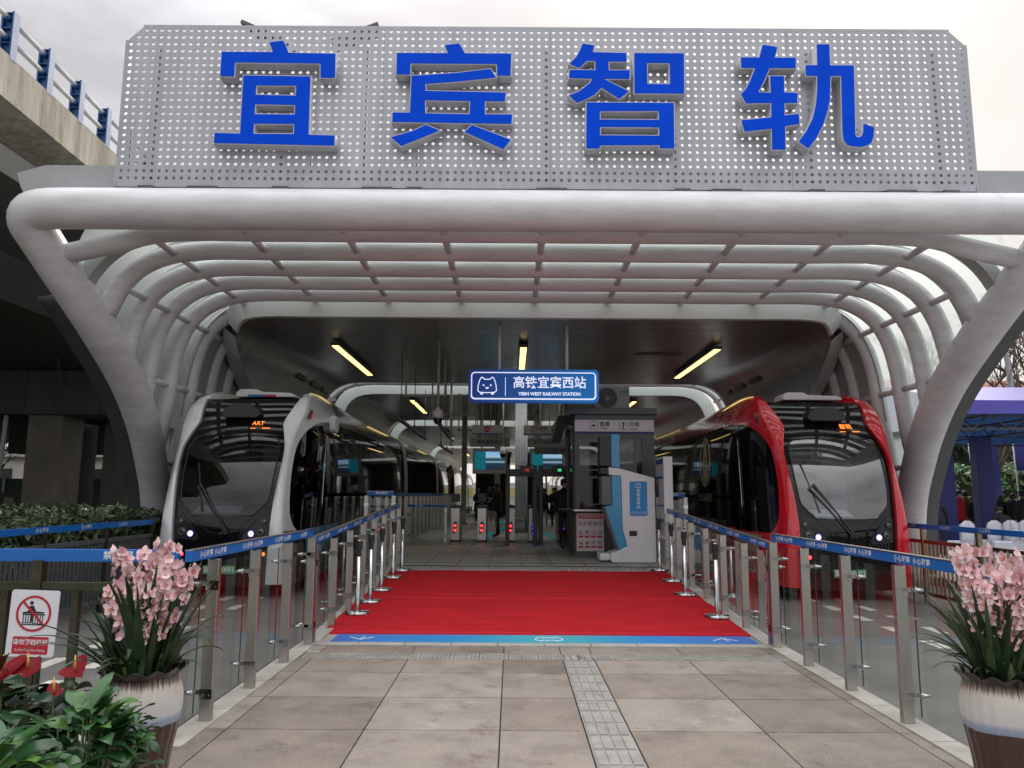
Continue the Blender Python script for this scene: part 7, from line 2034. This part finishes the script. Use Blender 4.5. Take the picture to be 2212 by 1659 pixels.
def person(label, loc, rz, top, legs, pose=None, coat=None, longhair=False, hat=False, scale=1.0, hair=M_HAIR, shoes=None, phone=False, group='people at the station'):
    P = {k: Vector(v) for k, v in STAND.items()}
    for k, v in (pose or {}).items(): P[k] = Vector(v)
    r = thing('person', label, 'person', loc, group, rz); r.scale = (scale,) * 3
    names = list(P); idx = {n: i for i, n in enumerate(names)}
    me = bpy.data.meshes.new('body')
    me.from_pydata([P[n] for n in names], [(idx[a], idx[b]) for a, b, _ in BONES], [])
    ob = bpy.data.objects.new('body', me); C.objects.link(ob)
    ob.modifiers.new('skin', 'SKIN'); sv = me.skin_vertices[0].data
    for n in names:
        sv[idx[n]].radius = RAD[n]; sv[idx[n]].use_root = (n == 'pelvis')
    ss = ob.modifiers.new('sub', 'SUBSURF'); ss.levels = 2; ss.render_levels = 2
    dg = bpy.context.evaluated_depsgraph_get()
    m2 = bpy.data.meshes.new_from_object(ob.evaluated_get(dg)); m2.name = 'body'
    bpy.data.objects.remove(ob)
    def seg(p, a, b):
        ab = b - a; t = max(0, min(1, (p - a).dot(ab) / max(1e-9, ab.length_squared))); return (p - a - ab * t).length
    mb = MB(); mb.v = [tuple(v.co) for v in m2.vertices]
    for f in m2.polygons:
        c = f.center
        best = min(BONES, key=lambda bn: seg(c, P[bn[0]], P[bn[1]]) / max(0.04, (RAD[bn[0]][0] + RAD[bn[1]][0]) / 2))
        mb.f.append(list(f.vertices)); mb.m.append(best[2]); mb.sm.append(True)
    for s_ in ('L', 'R'):                       # fingers and thumb
        w, h = P['wr' + s_], P['ha' + s_]
        d = (h - w).normalized(); sd = d.cross(Vector((0.3, 1, 0.2))).normalized(); cu = d.cross(sd)
        for q, L in ((-0.027, 0.062), (-0.009, 0.075), (0.009, 0.07), (0.026, 0.055)):
            b0 = h + sd * q + d * 0.01
            mb.tube([b0, b0 + d * L * 0.55 + cu * 0.008, b0 + d * L * 0.95 + cu * 0.028], [0.010, 0.009, 0.007], 6, mi=0)
        b0 = w.lerp(h, 0.5) + sd * -0.03
        mb.tube([b0, b0 - sd * 0.025 + d * 0.03, b0 - sd * 0.028 + d * 0.06 + cu * 0.012], [0.012, 0.010, 0.008], 6, mi=0)
    hd_, cr2 = P['head'], P['crown']
    upv = (cr2 - P['neck']).normalized(); fw = Vector((0, -1, 0)); fw = (fw - upv * fw.dot(upv)).normalized(); rt = fw.cross(upv)
    mb.tube([hd_ + fw * 0.088 + upv * 0.02, hd_ + fw * 0.112 - upv * 0.012, hd_ + fw * 0.09 - upv * 0.02], [0.009, 0.014, 0.012], 7, mi=0)
    for s_ in (-1, 1):
        mb.lathe([(0.001, 0.008), (0.018, 0.004), (0.02, -0.004), (0.001, -0.008)], tuple(hd_ + rt * s_ * 0.085 - fw * 0.0 + Vector((0, 0, 0))), 8, mi=0)
    for s_ in (-1, 1):
        e0 = hd_ + fw * 0.088 + rt * s_ * 0.032 + upv * 0.025
        mb.lathe([(0.001, 0.008), (0.011, 0.0), (0.001, -0.006)], tuple(e0), 8, mi=4)
    mb.beam(hd_ + fw * 0.092 - upv * 0.042 - rt * 0.022, hd_ + fw * 0.092 - upv * 0.042 + rt * 0.022, 0.006, 0.006, mi=4)
    bo_ = mb.build('body', [M_SKIN, top, legs, shoes or M_BLACKPLASTIC, M_HAIR], r, world=False)
    # hair cap
    h = MB(); rows = []
    for i in range(9):
        a = i / 8 * PI * 0.5
        row = []
        for k in range(20):
            an_ = k * 2 * PI / 20
            dirv = rt * math.sin(an_) + fw * math.cos(an_)
            front = math.cos(an_)
            drop = 0.03 if front > 0.35 else (0.10 if not longhair else 0.34)
            zz = math.cos(a) * 0.112
            base = hd_ + upv * 0.028
            rad_ = 0.094 * math.sin(a) if i < 8 else 0.100
            if i == 8: row.append(base + dirv * (0.102 if front < 0.35 else 0.098) - upv * drop + upv * 0.035 - fw * 0.012)
            else: row.append(base + dirv * (rad_ * 1.08 + 0.002) + upv * zz - fw * 0.010)
        rows.append(row)
    h.grid(rows, close=True); h.build('hair', hair, r, world=False, solid=0.008)
    if hat:
        q = MB(); c0 = hd_ + upv * 0.06
        q.lathe([(0.001, 0.09), (0.08, 0.085), (0.112, 0.05), (0.112, 0.0), (0.125, -0.012)], tuple(c0), 20); q.build('cap', hair, r, world=False)
    if coat:
        z0, flare, cm = coat
        q = MB(); rows = []
        for z, wx, wy in ((1.43, 0.11, 0.09), (1.38, 0.195, 0.125), (1.25, 0.205, 0.145), (1.08, 0.18, 0.135), (0.95, 0.19, 0.145), (z0, 0.19 + flare, 0.15 + flare)):
            pc = Vector((0, 0, z)) + (P['chest'] - Vector(STAND['chest'])) * max(0, (z - .93) / .35)
            rows.append([(pc.x + wx * math.cos(a), pc.y + wy * math.sin(a), pc.z + 0.01 * math.sin(a * 5 + z * 9)) for a in [k * 2 * PI / 24 for k in range(24)]])
        q.grid(rows, close=True); q.build('coat', cm, r, world=False, solid=0.012)
    if phone:
        q = MB(); c0 = (P['haL'] + P['haR']) / 2 + Vector((0, -0.02, 0.05)); q.beam(c0, c0 + Vector((0, -0.04, 0.13)), 0.07, 0.01); q.build('phone', M_BLACKPLASTIC, r, world=False)
    return r
BLK = cloth('black_wool', (0.014, 0.014, 0.016)); NAVY = cloth('navy_uniform', (0.010, 0.020, 0.055)); DGR = cloth('dark_trousers', (0.02, 0.021, 0.025))
READ = dict(elL=(.23, -.02, 1.15), wrL=(.12, -.20, 1.19), haL=(.08, -.26, 1.22), elR=(-.23, -.02, 1.15), wrR=(-.12, -.20, 1.17), haR=(-.08, -.26, 1.21), head=(0, -.05, 1.60), crown=(0, -.06, 1.695))
person('person in a long black coat standing by the gates, looking down at both hands', (-0.44, 25.0, 0.30), math.radians(-75), BLK, DGR, READ, coat=(0.62, 0.03, BLK), phone=True, group='people on the platform')
person('person with long dark hair in black, back turned, right of the steel column', (0.92, 26.3, 0.30), math.radians(160), BLK, DGR, None, coat=(0.78, 0.02, BLK), longhair=True, scale=0.95, group='people on the platform')
UNI = dict(wrL=(.10, -.16, 1.06), haL=(.03, -.19, 1.07), wrR=(-.10, -.16, 1.05), haR=(-.03, -.20, 1.05), elL=(.26, .02, 1.14), elR=(-.26, .02, 1.14))
for x, y, s_, lb in ((1.75, 31.5, 0.94, 'person in navy uniform coat with folded hands, nearest of the uniformed row'), (1.42, 33.5, 0.93, 'person in navy uniform in the middle of the row seen through the right gate'), (1.18, 34.5, 0.95, 'person in navy uniform, leftmost of the row seen through the right gate'),
                     (-1.02, 36.0, 0.95, 'person in navy uniform walking far behind the standing man'), (-1.62, 38.0, 0.93, 'person in navy uniform farther left beside the red cross gate')):
    person(lb, (x, y, 0.30), math.radians(random.uniform(-10, 10)), NAVY, NAVY, UNI, coat=(0.55, 0.05, NAVY), scale=s_, group='people on the platform')
person('person in a black cap leaning out at the ticket booth counter', (1.36, 19.9, 0.30), math.radians(20), BLK, DGR, dict(elL=(.23, -.1, 1.18), wrL=(.2, -.3, 1.1), haL=(.19, -.36, 1.1)), hat=True, coat=(0.85, 0.01, BLK), group='people on the platform')
person('person in a bright red padded jacket standing between the tent posts', (14.73, 25.6, 0.04), math.radians(20), cloth('red_padded_jacket', (0.42, 0.012, 0.018)), DGR, None, coat=(0.80, 0.03, cloth('red_padded_jacket', (0.42, 0.012, 0.018))), scale=1.05, group='people under the tent')
person('person in a brown jacket, back turned, beside the one in red', (15.2, 26.0, 0.04), math.radians(190), cloth('brown_jacket', (0.16, 0.085, 0.05)), cloth('tan_trousers', (0.28, 0.22, 0.16)), None, coat=(0.86, 0.01, cloth('brown_jacket', (0.16, 0.085, 0.05))), scale=1.04, group='people under the tent')
person('person in a black jacket and grey trousers between brown jacket and post', (15.28, 25.5, 0.04), math.radians(150), BLK, cloth('grey_trousers', (0.10, 0.10, 0.11)), None, coat=(0.84, 0.01, BLK), group='people under the tent')
person('person in black with long hair below the blue banner', (16.5, 26.2, 0.04), math.radians(170), BLK, DGR, None, coat=(0.7, 0.02, BLK), longhair=True, scale=0.97, group='people under the tent')
person('person in dark grey, small, right of the blue post', (16.2, 26.6, 0.04), math.radians(200), cloth('charcoal_jacket', (0.03, 0.03, 0.034)), DGR, None, coat=(0.8, 0.01, cloth('charcoal_jacket', (0.03, 0.03, 0.034))), scale=0.98, group='people under the tent')
person('person in black standing behind the seated person', (16.8, 26.0, 0.04), math.radians(185), BLK, DGR, None, coat=(0.82, 0.01, BLK), scale=1.0, group='people under the tent')
person('person in a black coat and cap at the right edge of the tent', (15.95, 24.2, 0.04), math.radians(180), BLK, DGR, None, coat=(0.6, 0.03, BLK), hat=True, scale=1.04, group='people under the tent')
SIT = dict(pelvis=(0, 0, .50), waist=(0, -.02, .64), chest=(0, -.10, .84), neckb=(0, -.18, .98), neck=(0, -.21, 1.05), head=(0, -.26, 1.13), crown=(0, -.29, 1.22), hipL=(.1, 0, .49), hipR=(-.1, 0, .49), kneeL=(.14, -.42, .50), kneeR=(-.14, -.42, .50), ankL=(.14, -.40, .09), ankR=(-.14, -.40, .09), toeL=(.15, -.55, .04), toeR=(-.15, -.55, .04),
    shL=(.19, -.15, .95), shR=(-.19, -.15, .95), elL=(.27, -.25, .70), elR=(-.27, -.25, .70), wrL=(.16, -.42, .62), wrR=(-.16, -.42, .62), haL=(.13, -.48, .60), haR=(-.13, -.48, .60))
ch5 = chair('white covered chair under the seated person in black', 13.57, 21.25, 0.0)
person('person in a black padded jacket seated with back turned among the white chairs', (13.57, 21.42, 0.04), math.radians(180), cloth('black_padded_jacket', (0.02, 0.02, 0.024)), DGR, SIT, scale=1.1, group='people under the tent')
person('person in black bending down beside the right canopy leg', (11.75, 21.5, 0.04), math.radians(150), BLK, DGR, dict(chest=(0, -.12, 1.22), neckb=(0, -.22, 1.34), neck=(0, -.25, 1.4), head=(0, -.30, 1.48), crown=(0, -.33, 1.56), shL=(.18, -.19, 1.31), shR=(-.18, -.19, 1.31), elL=(.23, -.2, 1.02), wrL=(.22, -.3, .82), haL=(.22, -.34, .76), elR=(-.23, -.2, 1.02), wrR=(-.22, -.3, .82), haR=(-.22, -.34, .76)), group='people under the tent')
random.seed(1)
